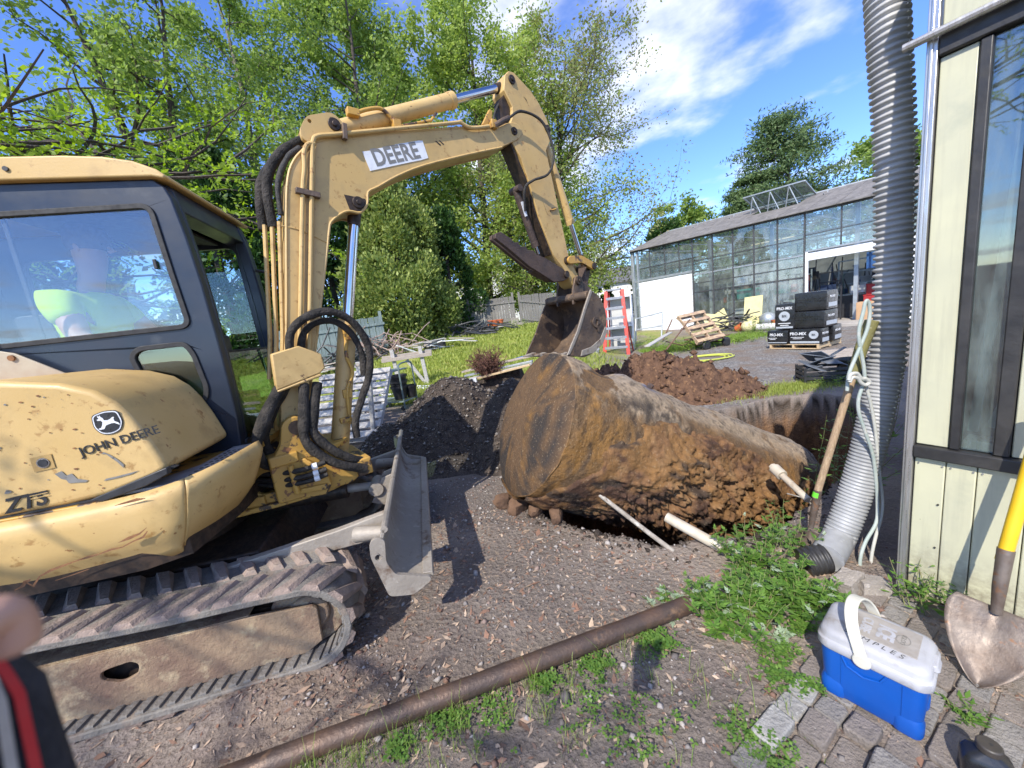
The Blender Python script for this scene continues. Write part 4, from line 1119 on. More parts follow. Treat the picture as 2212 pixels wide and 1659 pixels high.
for (x, z, a_) in ((.20, 2.55, 0), (-.02, 1.52, 0), (.50, 2.965, 0)):
    mb = MB(); mb.box((x, -.128, z), (.14 if x < .4 else .03, .035, .035 if x < .4 else .10), rot=Matrix.Rotation(R(8), 3, 'Y')); mb.build('pipe_clamp', m_steel, boom, .004)
mb = MB(); mb.box((1.80, -.11, 3.285), (.06, .05, .07)); mb.prism([(1.70, 3.28), (1.80, 3.42), (1.83, 3.41), (1.80, 3.28)], -.09, -.06); mb.build('hose_block', m_yel2, boom, .006)
mb = MB(); mb.tube([(1.80, -.125, 3.27), (1.90, -.13, 3.33), (1.97, -.13, 3.365)], .022, 10); mb.build('hose_fitting', m_steel, boom)
# hoses round the boom
def bhose(pts, r, mat=m_sleeve, nm='hose', wob=.006):
    P = smooth_path(pts, 8)
    rr_ = [r * .84 * (1 + .13 * float(fbm(i * .35, r * 50, len(pts), 2))) for i in range(len(P))]
    mb = MB(); mb.tube(P, rr_, 12); return mb.build(nm, mat, boom)
bhose([(1.97, -.13, 3.365), (2.1, -.17, 3.43), (2.3, -.22, 3.36), (2.39, -.24, 3.12), (2.33, -.21, 2.93), (2.18, -.14, 2.87), (2.10, -.10, 2.8), (2.12, -.05, 2.62)], .014, m_hose)
bhose([(1.86, -.05, 3.30), (1.90, -.02, 3.42), (2.0, .0, 3.56), (2.06, .02, 3.6)], .014, m_hose)
bhose([(.28, -.02, 2.93), (.14, -.02, 2.84), (.03, -.02, 2.70), (-.01, -.02, 2.55), (-.015, -.02, 2.36)], .034)
bhose([(.26, .06, 2.90), (.10, .06, 2.80), (-.01, .06, 2.66), (-.05, .06, 2.5), (-.06, .06, 2.36)], .034)
bhose([(.22, -.07, 2.84), (.13, -.08, 2.76), (.05, -.08, 2.6), (.03, -.08, 2.42)], .02, m_hose)
bhose([(-.10, -.17, 1.58), (-.07, -.2, 1.70), (.03, -.22, 1.78), (.17, -.22, 1.80), (.30, -.20, 1.72), (.38, -.17, 1.55), (.36, -.15, 1.36), (.28, -.15, 1.2), (.21, -.14, 1.05), (.20, -.13, .93)], .030)
bhose([(-.04, -.15, 1.56), (.0, -.16, 1.68), (.08, -.17, 1.74), (.19, -.17, 1.74), (.29, -.15, 1.65), (.34, -.13, 1.5), (.33, -.12, 1.35)], .026)
bhose([(-.19, -.16, 1.37), (-.30, -.2, 1.22), (-.38, -.2, 1.05), (-.36, -.15, .93), (-.24, -.1, .86), (-.12, -.05, .84)], .040)
bhose([(-.15, -.12, 1.37), (-.26, -.12, 1.22), (-.33, -.1, 1.08), (-.30, -.06, .95), (-.2, .0, .86)], .036)
bhose([(-.06, -.17, 1.37), (-.10, -.21, 1.2), (-.13, -.24, 1.03), (-.06, -.26, .90), (.05, -.26, .80), (.19, -.22, .72)], .036)
bhose([(.02, -.16, 1.36), (-.04, -.2, 1.2), (-.07, -.22, 1.05), (.0, -.23, .93), (.1, -.22, .83), (.21, -.18, .75)], .036)
mb = MB(); mb.prism([(-.215, 1.36), (-.20, 1.58), (-.05, 1.61), (.07, 1.54), (.075, 1.45), (.04, 1.42)], -.205, -.19); mb.prism([(-.215, 1.36), (-.20, 1.58), (-.05, 1.61), (-.03, 1.36)], -.19, -.12)
mb.prism([(-.215, 1.36), (.04, 1.42), (.05, 1.40), (-.21, 1.345)], -.205, -.10); mb.build('hose_cover', m_yel, boom, .008)
# boom cylinder
def ram(name, a, b, t, r, r2, y=0.0, mat=m_yel, rodmat=m_chrome, parent=None):
    a = np.array([a[0], y, a[1]]); b = np.array([b[0], y, b[1]])
    c = a + (b - a) * t; d = (b - a) / np.linalg.norm(b - a)
    mb = MB(); mb.tube([a, a + d * .06, a + d * .061, c - d * .05, c - d * .05, c], [r * .95, r * .95, r, r, r * 1.09, r * 1.09], 24); mb.cyl((a[0], y - .07, a[2]), (a[0], y + .07, a[2]), r * .9, 16)
    o = bpart(mb, name, mat, parent, .003)
    mb = MB(); mb.cyl(c, b - d * .05, r2, 20); mb.build('rod', rodmat, o)
    mb = MB(); mb.cyl((b[0], y - .06, b[2]), (b[0], y + .06, b[2]), r * .85, 16); mb.tube([b - d * .14, b - d * .02], [r2 * 1.2, r * .75], 14); mb.build('rod_eye', m_pin, o)
    return o
bc = ram('boom_cylinder', (.09, .80), (.525, 2.54), .545, .062, .036)
mb = MB(); mb.tube(smooth_path([(.27, -.075, 1.62), (.25, -.08, 1.5), (.27, -.075, 1.38), (.21, -.075, 1.25), (.19, -.075, 1.02)], 5), .013, 8); mb.box((.285, -.07, 1.66), (.05, .05, .10)); mb.box((.16, -.06, 1.06), (.07, .06, .035)); mb.box((.21, -.05, 1.24), (.06, .06, .06)); mb.build('cylinder_pipe', m_yel2, bc, .003)
ac = ram('arm_cylinder', (.45, 3.01), (2.10, 3.72), .63, .058, .034)
mb = MB(); mb.tube(smooth_path([(.62, -.075, 3.13), (.70, -.075, 3.17), (.80, -.075, 3.2), (.86, -.075, 3.17), (.90, -.07, 3.12)], 5), .014, 8); mb.box((.60, -.07, 3.13), (.08, .05, .045)); mb.box((.91, -.065, 3.12), (.06, .06, .06)); mb.tube([(.94, -.06, 3.12), (1.22, -.055, 3.22), (1.28, -.05, 3.29)], .011, 8); mb.build('cylinder_pipe', m_yel2, ac, .003)
# arm
arm_p = [(1.99, 3.62), (2.02, 3.74), (2.07, 3.79), (2.13, 3.795), (2.22, 3.75), (2.33, 3.69), (2.42, 3.61), (2.50, 3.50), (2.55, 3.40), (2.535, 3.31), (2.455, 3.20), (2.64, 2.20), (2.77, 1.98), (2.765, 1.90), (2.71, 1.87), (2.655, 1.90), (2.53, 2.09), (2.41, 2.21), (2.258, 2.572), (2.165, 2.912), (2.10, 3.09), (2.0, 3.22), (1.985, 3.30), (2.05, 3.40), (2.07, 3.50)]
mb = MB(); mb.prism(arm_p, -.088, .088); arm = bpart(mb, 'arm', m_yel, bevel=.006)
mb = MB(); mb.prism([(2.02, 3.2), (2.16, 2.905), (2.252, 2.57), (2.40, 2.215), (2.385, 2.21), (2.235, 2.56), (2.145, 2.9), (2.0, 3.2)], -.075, .075); mb.build('inner_face', m_pin, arm)
mb = MB(); mb.prism([(2.01, 3.60), (2.06, 3.50), (2.045, 3.41), (1.99, 3.35), (1.975, 3.55)], -.06, .06); mb.build('grease_face', m_pin, arm)
pin(2.095, 3.725, .10, .038, arm); pin(2.50, 3.40, .10, .036, arm); pin(2.60, 2.15, .115, .042, arm); pin(2.71, 1.935, .15, .046, arm)
for pts in (((2.22, 3.62), (2.25, 3.60), (2.265, 3.57)), ((2.33, 2.72), (2.38, 2.60), (2.42, 2.58)), ((2.43, 2.62), (2.45, 2.66), (2.50, 2.67))):
    strip(pts, .004, m_pin, arm, 'scuff', -.0905)
mb = MB(); mb.tube([(2.42, -.095, 2.635), (2.50, -.10, 2.655)], .008, 8); mb.build('grease_pipe', m_yel2, arm)
bcy = ram('bucket_cylinder', (2.50, 3.40), (2.985, 2.10), .655, .046, .026)
# linkage
def link(name, a, b, r, y, mat):
    a = np.array(a); b = np.array(b); d = (b - a) / np.linalg.norm(b - a); nn = np.array([-d[1], d[0]])
    mid = (a + b) / 2 + nn * r * (1.0 if name == 'guide_link' else 0)
    pts = [tuple(a + r * (math.cos(t) * -d + math.sin(t) * nn)) for t in np.linspace(-1.57, 1.57, 7)]
    pts = [tuple(a - nn * r)] + [tuple(a - d * r * .8)] + [tuple(a + nn * r), tuple(mid + nn * r * .9), tuple(b + nn * r), tuple(b + d * r * .8), tuple(b - nn * r), tuple(mid - nn * r * .9)]
    mb = MB(); mb.prism(rpoly(pts, r * .5), y[0], y[1]); return bpart(mb, name, mat, bevel=.005)
link('guide_link', (2.60, 2.15), (2.985, 2.085), .042, (-.135, -.10), m_yel2); link('guide_link', (2.60, 2.15), (2.985, 2.085), .042, (.10, .135), m_yel2)
link('bucket_link', (2.985, 2.085), (2.87, 1.80), .04, (-.06, .06), m_thumb)
mb = MB(); mb.cyl((2.985, -.15, 2.085), (2.985, .15, 2.085), .036, 16); mb.cyl((2.87, -.13, 1.80), (2.87, .13, 1.80), .036, 16); bpart(mb, 'link_pin', m_pin, bevel=.004)
# bucket
BW = .30
prof_b = [(2.655, 1.80), (2.80, 1.74), (2.88, 1.62), (2.90, 1.50), (2.865, 1.35), (2.78, 1.24), (2.66, 1.175), (2.50, 1.145), (2.24, 1.205)]
pb = smooth_path([(p[0], p[1], 0) for p in prof_b], 4)
outer = [(p[0], p[1]) for p in pb]; inn = []
for i, p in enumerate(outer):
    d = np.array(outer[min(i + 1, len(outer) - 1)]) - np.array(outer[max(i - 1, 0)]); d /= np.linalg.norm(d); inn.append((p[0] + d[1] * .018, p[1] - d[0] * .018))
mb = MB(); mb.prism(outer + inn[::-1], -BW, BW); bucket = bpart(mb, 'bucket', m_steel, bevel=.003, smooth=40)
side_b = rpoly([(2.665, 1.815), (2.70, 1.80), (2.82, 1.72), (2.885, 1.60), (2.90, 1.50), (2.865, 1.35), (2.78, 1.24), (2.66, 1.172), (2.48, 1.14), (2.22, 1.20), (2.30, 1.30), (2.40, 1.42), (2.54, 1.64)], .02, 2)
for y in (-BW - .016, BW):
    mb = MB(); mb.prism(side_b, y, y + .016); sp_ = mb.build('side_plate', m_steel, bucket, .003)
mb = MB(); mb.prism([(2.22, 1.20), (2.30, 1.30), (2.40, 1.42), (2.54, 1.64), (2.665, 1.82), (2.69, 1.80), (2.565, 1.62), (2.43, 1.40), (2.33, 1.28), (2.26, 1.205)], -BW - .022, -BW - .006); mb.build('lip', m_blade, bucket, .003)
mb = MB(); mb.prism([(2.62, 1.165), (2.80, 1.24), (2.885, 1.36), (2.86, 1.42), (2.76, 1.30), (2.60, 1.235), (2.45, 1.22), (2.42, 1.16)], -BW - .021, -BW - .008); mb.build('wear_plate', m_blade, bucket, .004)
mb = MB(); mb.cyl((2.645, -BW, 1.765), (2.645, BW, 1.765), .045, 18); mb.build('torque_tube', m_steel, bucket, .004)
for y in (-.125, .105):
    mb = MB(); mb.prism(rpoly([(2.60, 1.68), (2.62, 1.86), (2.68, 1.985), (2.75, 1.985), (2.80, 1.92), (2.92, 1.84), (2.91, 1.74), (2.83, 1.72), (2.68, 1.72)], .03), y, y + .022); mb.build('ear', m_steel, bucket, .004)
for k in range(4):
    y = -BW + .05 + k * (2 * BW - .1) / 3
    mb = MB(); mb.prism([(2.32, 1.19), (2.30, 1.175), (2.16, 1.20), (2.15, 1.21), (2.30, 1.225)], y - .03, y + .03); mb.build('tooth', m_blade, bucket, .003)
text('C', .145, m_steel, bucket, (2.70, -BW - .016, 1.475), (R(90), R(10), 0), font_bold=.05, extr=.012, name='raised_letter')
text('P', .145, m_steel, bucket, (2.755, -BW - .016, 1.425), (R(90), R(10), 0), font_bold=.05, extr=.012, name='raised_letter')
# thumb
t1 = [(1.70, 2.385), (1.765, 2.405), (1.84, 2.365), (1.88, 2.35), (1.90, 2.315), (1.96, 2.32), (1.98, 2.28), (2.05, 2.285), (2.07, 2.25), (2.14, 2.25), (2.18, 2.21), (2.288, 2.18), (2.541, 2.07), (2.604, 2.012), (2.60, 1.97), (2.53, 1.945), (2.384, 1.938), (2.261, 2.001), (2.075, 2.092), (1.946, 2.178), (1.825, 2.26), (1.692, 2.345)]
t2 = [(x + .06, z + .02) for x, z in t1]
mb = MB(); mb.prism(t1, -.085, -.045); mb.prism(t2, .055, .095); mb.prism([(2.15, 2.06), (2.3, 2.16), (2.55, 2.05), (2.55, 1.97), (2.39, 1.96)], -.05, .06); th_ = bpart(mb, 'thumb', m_thumb, bevel=.005)
mb = MB(); mb.cyl((2.57, -.11, 2.01), (2.57, .12, 2.01), .036, 16); mb.build('thumb_pin', m_pin, th_, .004)
tc_ = ram('thumb_cylinder', (2.075, 2.82), (2.33, 2.10), .72, .036, .02, 0.0, m_thumb, m_chrome)
mb = MB(); mb.prism([(2.085, 2.70), (2.115, 2.71), (2.15, 2.58), (2.12, 2.57)], -.045, -.04); mb.build('maker_sticker', m_white, tc_)
# ------------------------------------------------------------------ near shed on the right
SH0 = np.array([1.85, 1.66, 0.0]); SHA = R(-60)
sx_, sy_ = np.array([.5, -.866, 0]), np.array([.866, .5, 0])
def Wp(px, py, y):
    """point on the sight line at the distance y from the shed wall (negative = in front of it)"""
    d = ray(px, py); P = SH0 + sy_ * y; t = ((P - CAMP) @ sy_) / (d @ sy_); return CAMP + d * t
def Wl(s, y, z): return SH0 + sx_ * s + sy_ * y + np.array([0, 0, z])
m_cream = M('cream_siding', (.54, .525, .36), (.47, .46, .33), 2.2, .42, bump=.05, bscale=14, spots=[((.36, .37, .28), 4, .57, .25), ((.2, .19, .14), 30, .70, .04)])
def splash(m, col=(.16, .125, .09), top=.34):
    """dried mud splashed up from the ground"""
    t = m.node_tree; b = t.nodes['Principled BSDF']; src = b.inputs['Base Color'].links[0].from_socket
    c = t.nodes.new('ShaderNodeTexCoord'); sp = t.nodes.new('ShaderNodeSeparateXYZ'); t.links.new(c.outputs['Object'], sp.inputs[0])
    f = _math(t, 'MULTIPLY', _range(t, sp.outputs[2], top, 0.0), _range(t, _noise(t, _coord(t), 26, 7, .7), .38, .62))
    f2 = _math(t, 'MULTIPLY', _range(t, _noise(t, _coord(t, (9, 9, .7)), 3.0, 6, .6), .50, .72), .45)
    col1 = _mix(t, f2, src, (.33, .32, .24)); t.links.new(_mix(t, f, col1, col), b.inputs['Base Color'])
splash(m_cream)
m_alu = M('aluminium_trim', (.56, .55, .54), (.46, .45, .44), 8, .32, .75, aniso=(6, 6, .4), spots=[((.4, .38, .36), 14, .6, .1)])
m_bfr = M('black_window_frame', (.022, .021, .021), (.04, .038, .036), 9, .5, bump=.1, bscale=30)
m_dkin = M('dark_interior', (.035, .045, .04), (.02, .026, .024), 3, .9)
shed = empty('shed', SH0, SHA, 'cream panelled shed with black framed window and silver corner post', 'shed')
def sbox(name, s0, s1, y0, y1, z0, z1, mat, parent=None, bevel=.002):
    mb = MB(); mb.box(((s0 + s1) / 2, (y0 + y1) / 2, (z0 + z1) / 2), (s1 - s0, y1 - y0, z1 - z0)); return mb.build(name, mat, parent or shed, bevel)
sbox('corner_post', -.014, .018, -.022, .03, .0, 2.86, m_alu)
sbox('post_rib', -.004, .006, -.030, -.022, .0, 2.86, m_alu)
for a, b in ((.022, .118), (.121, .208), (.211, .34), (.343, .47), (.473, .62), (.623, .9), (.903, 1.3), (1.303, 1.8)):
    sbox('panel', a, b, .0, .03, .02, .738, m_cream, bevel=.004)
sbox('sill', .018, 1.8, -.03, .03, .742, .80, m_bfr, bevel=.006)
sbox('panel', .022, .122, .0, .03, .803, 2.42, m_cream, bevel=.004)
sbox('panel', .292, .62, .0, .03, .803, 2.42, m_cream, bevel=.004)
sbox('panel', .623, 1.8, .0, .03, .803, 2.42, m_cream, bevel=.004)
sbox('window_jamb', .125, .156, -.012, .04, .803, 2.42, m_bfr, bevel=.004)
sbox('window_jamb', .246, .289, -.012, .04, .803, 2.42, m_bfr, bevel=.004)
sbox('window_pane', .157, .245, .012, .016, .805, 2.418, glassmat('shed_glass', (.72, .82, .80), .10, (.35, .42, .40), .28, (3, 3, .6)), bevel=0)
sbox('lintel', .018, 1.8, -.022, .03, 2.423, 2.50, m_bfr, bevel=.006)
sbox('panel', .022, 1.8, .0, .03, 2.503, 2.80, m_cream, bevel=.004)
sbox('eave', -.03, 1.9, -.05, .4, 2.862, 2.92, m_bfr)
mb = MB(); mb.tube([(-.075, -.05, 2.50), (1.4, -.05, 2.50)], .016, 10); mb.build('rail', m_alu, shed)
sbox('window_ledge', .160, .243, .02, .12, .806, .845, m_alu)
# side wall round the corner, back, and unseen roof raised to shade the pit
sbox('end_wall', -.010, .02, .032, 2.55, .0, 2.86, m_cream)
sbox('inner_wall', .03, 1.7, .75, .78, .02, 2.8, m_dkin)
mb = MB(); mb.prism([(-.12, 2.93), (1.9, 2.93), (1.9, 3.3), (-.12, 3.3)], .0, .03); 
mb = MB(); mb.add([(-.04, -.06, 2.925), (1.92, -.06, 2.925), (1.92, 2.6, 4.3), (-.04, 2.6, 4.3), (-.04, -.06, 2.98), (1.92, -.06, 2.98), (1.92, 2.6, 4.36), (-.04, 2.6, 4.36)], [(0,1,2,3),(7,6,5,4),(0,1,5,4),(1,2,6,5),(2,3,7,6),(3,0,4,7)]); mb.build('roof', m_bfr, shed)
mb = MB(); mb.prism([(.05, 2.862), (2.55, 2.862), (2.55, 4.28), (.05, 2.96)], -.01, .02, 'yz'); mb.build('gable', m_cream, shed)
# pale upright strips behind the pane
m_strip = M('upright_strip', (.42, .45, .42), (.33, .37, .35), 6, .7)
mb = MB(); mb.box((.20, .16, 1.5), (.03, .02, 1.3), rot=Matrix.Rotation(R(3), 3, 'Y')); mb.build('upright_strip', m_strip, shed)
mb = MB(); mb.box((.28, .12, 1.35), (.06, .02, .7), rot=Matrix.Rotation(R(-9), 3, 'Y')); mb.build('upright_strip', m_strip, shed)
mb = MB(); mb.box((.33, .2, 1.3), (.05, .02, .9), rot=Matrix.Rotation(R(14), 3, 'Y')); mb.build('upright_strip', m_strip, shed)
for s_ in (.035, .11, .135, .20, .225, .33, .36, .46, .49, .61):
    for z in (.06, .71):
        mb = MB(); mb.cyl((s_, -.005, z), (s_, .0, z), .0035, 8); mb.build('screw', m_alu, shed)
for z in (.40, .62):
    mb = MB(); mb.cyl((.105, -.006, z - .1), (.105, .0, z - .1), .004, 8); mb.build('screw', m_bfr, shed)

# ------------------------------------------------------------------ corrugated pipe
def corr_tube(pts, r, pitch, depth, n=28, flat_=.5):
    P = smooth_path(pts, 24)
    P = np.array(P); d = np.linalg.norm(np.diff(P, axis=0), axis=1); c = np.concatenate([[0], np.cumsum(d)])
    out = []; rr = []
    s = 0.0
    while s < c[-1]:
        for k, rad in ((0, r - depth), (.14, r - depth * .9), (.32, r - depth * .12), (.5, r), (.68, r - depth * .12), (.86, r - depth * .9)):
            t = min(s + k * pitch, c[-1]); out.append([np.interp(t, c, P[:, j]) for j in range(3)]); rr.append(rad)
        s += pitch
    # drop duplicates at the end
    keep = [0] + [i for i in range(1, len(out)) if np.linalg.norm(np.array(out[i]) - np.array(out[i - 1])) > 1e-5]
    mb = MB(); mb.tube([out[i] for i in keep], [rr[i] for i in keep], n); return mb
pth = [atY(1912, -60, 2.02), atY(1920, 100, 2.0), atY(1932, 330, 2.0), atY(1930, 600, 2.0), atY(1915, 780, 2.0), atY(1880, 950, 2.0), atY(1846, 1070, 2.0), atY(1812, 1160, 1.98)]
m_corr = M('corrugated_black_plastic', (.33, .33, .325), (.46, .46, .45), 4, .45, bump=.05, bscale=80, spots=[((.33, .33, .32), 3.0, .58, .22)])
cp = empty('corrugated_pipe', pth[-1], label='ribbed black drain pipe hanging beside the shed with curved foot', cat='pipe')
off = lambda P: [np.array(p) - pth[-1] for p in P]
corr_tube(off(pth[:5]), .083, .031, .014).build('upper_length', m_corr, cp, smooth=60)
m_corr2 = M('sunlit_corrugated_plastic', (.36, .365, .37), (.24, .245, .25), 5, .5, bump=.05, bscale=80, spots=[((.5, .5, .49), 9, .58, .12)])  # strong sun on the lower length and elbow put into their grey
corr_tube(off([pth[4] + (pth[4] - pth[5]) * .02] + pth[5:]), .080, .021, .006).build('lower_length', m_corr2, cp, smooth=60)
e0 = pth[-1]; e1 = gp(1785, 1205, .09); e2 = gp(1735, 1216, .06)
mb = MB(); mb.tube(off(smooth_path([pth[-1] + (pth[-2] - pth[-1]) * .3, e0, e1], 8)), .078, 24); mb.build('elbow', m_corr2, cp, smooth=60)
corr_tube(off([e1, (e1 + e2) / 2 + np.array([0, 0, .004]), e2]), .078, .026, .007).build('coupling', m_bfr, cp, smooth=60)
# pale dashes along one side of the ribs
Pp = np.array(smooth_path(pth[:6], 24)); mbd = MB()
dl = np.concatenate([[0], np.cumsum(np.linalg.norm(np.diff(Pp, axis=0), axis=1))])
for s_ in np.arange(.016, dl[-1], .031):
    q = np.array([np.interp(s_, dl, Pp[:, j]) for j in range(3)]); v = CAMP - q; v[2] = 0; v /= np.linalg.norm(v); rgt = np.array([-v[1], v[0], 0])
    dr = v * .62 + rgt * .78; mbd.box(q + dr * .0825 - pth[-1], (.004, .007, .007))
mbd.build('pale_dashes', M('pale_dash', (.55, .52, .42), (.6, .58, .5), 30, .6), cp, smooth=0)['kind'] = 'stuff'

# ------------------------------------------------------------------ shovels and hose
m_wood = M('worn_handle_wood', (.40, .28, .17), (.28, .19, .115), 5, .7, bump=.3, bscale=30, aniso=(30, 30, 2.5), spots=[((.5, .40, .27), 14, .56, .1)])
m_sh = M('rusty_shovel_steel', (.19, .155, .13), (.12, .085, .065), 9, .55, .45, bump=.15, bscale=60, spots=[((.22, .11, .055), 16, .58, .08)])
m_olive = M('olive_grip', (.215, .20, .075), (.16, .15, .06), 14, .75, bump=.3, bscale=60, spots=[((.33, .31, .2), 20, .6, .06)])
m_green = M('green_tape', (.14, .62, .04), (.11, .52, .03), 20, .5)
def handle_shovel(name, label, foot, sock0, sock1, top, rw, mat_h, blade_n, bw, bl, dish=.02):
    """round-point shovel: socket and handle along the shaft, dished blade below"""
    e = empty(name, foot, label=label, cat='shovel'); f0 = np.array(foot)
    L = lambda p: np.array(p) - f0
    mb = MB(); mb.tube([L(sock1), L(top)], rw, 14); h = mb.build('handle', mat_h, e)
    d = np.array(top) - np.array(sock1); d /= np.linalg.norm(d)
    mb = MB(); mb.tube([L(sock0), L(sock0) * .5 + L(sock1) * .5 + np.array(blade_n) * .006, L(sock1) + d * .05], [rw * .72, rw * .95, rw * 1.12], 14); mb.build('socket', m_sh, e)
    ax = np.array(sock0) - f0; ax /= np.linalg.norm(ax); bn_ = np.array(blade_n, float); bn_ -= ax * (bn_ @ ax); bn_ /= np.linalg.norm(bn_); sd_ = np.cross(ax, bn_)
    nu, nv = 15, 19; V = []
    for j in range(nv):
        t = j / (nv - 1)                       # 0 tip .. 1 shoulder
        hw = bw / 2 * (math.sin(min(t * 1.9, 1.57)) ** .75 if t < .83 else 1.0 - .16 * ((t - .83) / .17) ** 2)
        for i in range(nu):
            a = -1 + 2 * i / (nu - 1)
            z = dish * (a * a) - .018 * math.exp(-(a / .22) ** 2) * sstep(.3, 1.0, t)
            sh = .0
            V.append(L(f0) + ax * (t * bl + sh) + sd_ * (a * hw) + bn_ * (z + .03 * (1 - t) ** 2))
    k = np.arange(nu * nv).reshape(nv, nu)
    mb = MB(); mb.add(V, [(int(k[j, i]), int(k[j, i + 1]), int(k[j + 1, i + 1]), int(k[j + 1, i])) for j in range(nv - 1) for i in range(nu - 1)])
    b = mb.build('blade', m_sh, e, smooth=60); so2_ = b.modifiers.new('solid', 'SOLIDIFY'); so2_.thickness = .0025; so2_.offset = 0
    return e
ft = Wp(2104, 1512, -.42); ft[2] = .0
# yellow handled one leaning on the shed wall
s0 = Wp(2152, 1325, -.27); s1 = Wp(2166, 1212, -.22); tp2 = s1 + (s1 - Wp(2162, 1290, -.225)) / np.linalg.norm(s1 - Wp(2162, 1290, -.225)) * .0
tp2 = Wp(2262, 880, -.10)
m_yh = M('yellow_handle', (.78, .50, .02), (.70, .43, .02), 6, .4, spots=[((.2, .14, .05), 22, .68, .03)])
handle_shovel('shovel', 'round point shovel with yellow handle leaning on the cream wall', ft, s0, s1, tp2, .021, m_yh, (-.80, -.6, .1), .25, .31)
# wooden one stuck in the ground by the pit
f1 = atY(1748, 1190, 2.06); a0 = atY(1752, 1140, 2.05); a1 = atY(1762, 1075, 2.04); a2 = atY(1846, 800, 2.0)
sv = handle_shovel('shovel', 'wooden shovel with green tape band standing at the pit edge', f1, a0, a1, a2, .0185, m_wood, (-.5, -.86, .1), .15, .14)
L1 = lambda p: np.array(p) - f1
d_ = (a2 - a1) / np.linalg.norm(a2 - a1)
mb = MB(); mb.tube([L1(a1) + d_ * .005, L1(a1) + d_ * .035], .0205, 16); mb.build('tape_band', m_green, sv)
mb = MB(); mb.tube([L1(a2) - d_ * .01, L1(a2) + d_ * .12, L1(atY(1884, 692, 1.98))], [.026, .029, .031], 16); mb.build('grip', m_olive, sv, .004)
m_hose2 = M('grey_green_hose', (.34, .40, .37), (.42, .46, .43), 10, .55, spots=[((.5, .5, .46), 12, .58, .1)])
m_hose3 = M('white_hose', (.52, .52, .48), (.42, .43, .40), 10, .6)
ch = lambda x, y: (1755.5 + x * .3803, 630.9 + y * .3803)
def hz(pts, Y, r, mat, name, parent, base):
    P = [atY(*ch(x, y), Y if np.isscalar(Y) else Y[i]) - base for i, (x, y) in enumerate(pts)]
    mb = MB(); mb.tube(smooth_path(P, 8), r, 10); return mb.build(name, mat, parent)
hb = atY(*ch(330, 1660), 1.84); hb[2] = 0
hs = empty('tied_hose', hb, label='pale grey green hose tied to the wooden shovel handle', cat='hose')
hz([(195, 560), (200, 500), (215, 440), (270, 310), (310, 210), (324, 130), (322, 75), (310, 48), (298, 62), (288, 110), (268, 190), (262, 250), (272, 330), (290, 420), (298, 520)], 1.93, .0085, m_hose2, 'loop', hs, hb)
hz([(290, 520), (262, 600), (262, 680), (300, 800), (340, 920), (358, 1050), (368, 1200), (360, 1310), (300, 1420), (270, 1520), (272, 1655)], [1.92] * 7 + [1.9, 1.88, 1.86, 1.84], .0085, m_hose2, 'hanging_length', hs, hb)
hz([(302, 530), (330, 640), (355, 780), (368, 930), (382, 1060), (396, 1180), (388, 1280), (355, 1400), (332, 1520), (330, 1660)], [1.93] * 6 + [1.91, 1.89, 1.87, 1.86], .008, m_hose3, 'hanging_length', hs, hb)
hz([(205, 500), (215, 470), (250, 462), (275, 490), (300, 492), (322, 512), (300, 528), (275, 515), (255, 490), (225, 486), (208, 512)], 1.90, .0095, m_hose3, 'knot', hs, hb)

# ------------------------------------------------------------------ old pipes round the pit
m_opipe = M('scaly_pipe', (.34, .31, .27), (.24, .21, .18), 14, .85, bump=.4, bscale=70, spots=[((.5, .48, .44), 18, .56, .1), ((.14, .1, .08), 25, .62, .08)])
m_pvc = M('dirty_white_pipe', (.52, .47, .38), (.42, .36, .28), 8, .6, bump=.1, bscale=50, spots=[((.25, .18, .12), 12, .62, .12)])
def pipe_thing(name, label, pts, r, mat, n=14):
    P = [np.array(p) for p in pts]; b = P[0].copy()
    e = empty(name, b, label=label, cat='pipe')
    mb = MB(); mb.tube([p - b for p in P], r, n); return e, mb
P = [gp(1456, 1192, .01), atY(1400, 1150, 2.32), atY(1289, 1064, 2.62), atY(1274, 1057, 2.64), atY(1264, 1062, 2.64), atY(1259, 1075, 2.63)]
e, mb = pipe_thing('vent_pipe', 'thin grey pipe with hooked end poking over the pit rim', P, [.016, .016, .016, .019, .019, .018], m_opipe); mb.build('length', m_opipe, e)
b_ = P[0]; mb = MB(); mb.tube([P[2] - b_, P[3] - b_], .021, 12); mb.build('elbow', m_opipe, e)
P = [gp(1600, 1206, .02), atY(1440, 1117, 2.36)]
e, mb = pipe_thing('drain_pipe', 'stout pale pipe sticking out of the weeds into the pit', P, .034, m_pvc, 20); mb.build('length', m_pvc, e)
d = (P[1] - P[0]) / np.linalg.norm(P[1] - P[0]); mb = MB(); mb.tube([P[1] - P[0] - d * .001, P[1] - P[0] + d * .002], .026, 16); mb.build('mouth', m_dkin, e)
P = [atY(1746, 1080, 2.45), atY(1684, 1022, 2.72)]
e, mb = pipe_thing('capped_pipe', 'short pale pipe with capped coupling against the tank', P, .024, m_pvc, 16); mb.build('length', m_pvc, e)
d = (P[1] - P[0]) / np.linalg.norm(P[1] - P[0]); b_ = P[0]; Q_ = P[1] - b_
mb = MB(); mb.tube([Q_ - d * .03, Q_ + d * .06], .042, 18); mb.tube([Q_ + d * .06, Q_ + d * .085], .03, 6); mb.build('coupling', m_pvc, e, .004)
e, mb = pipe_thing('root', 'thin bare root hanging over the pit edge', [atY(1700, 1066, 2.5), atY(1730, 1074, 2.48), atY(1752, 1088, 2.46)], .005, m_opipe, 6); e['category'] = 'root'; mb.build('strand', m_opipe, e)
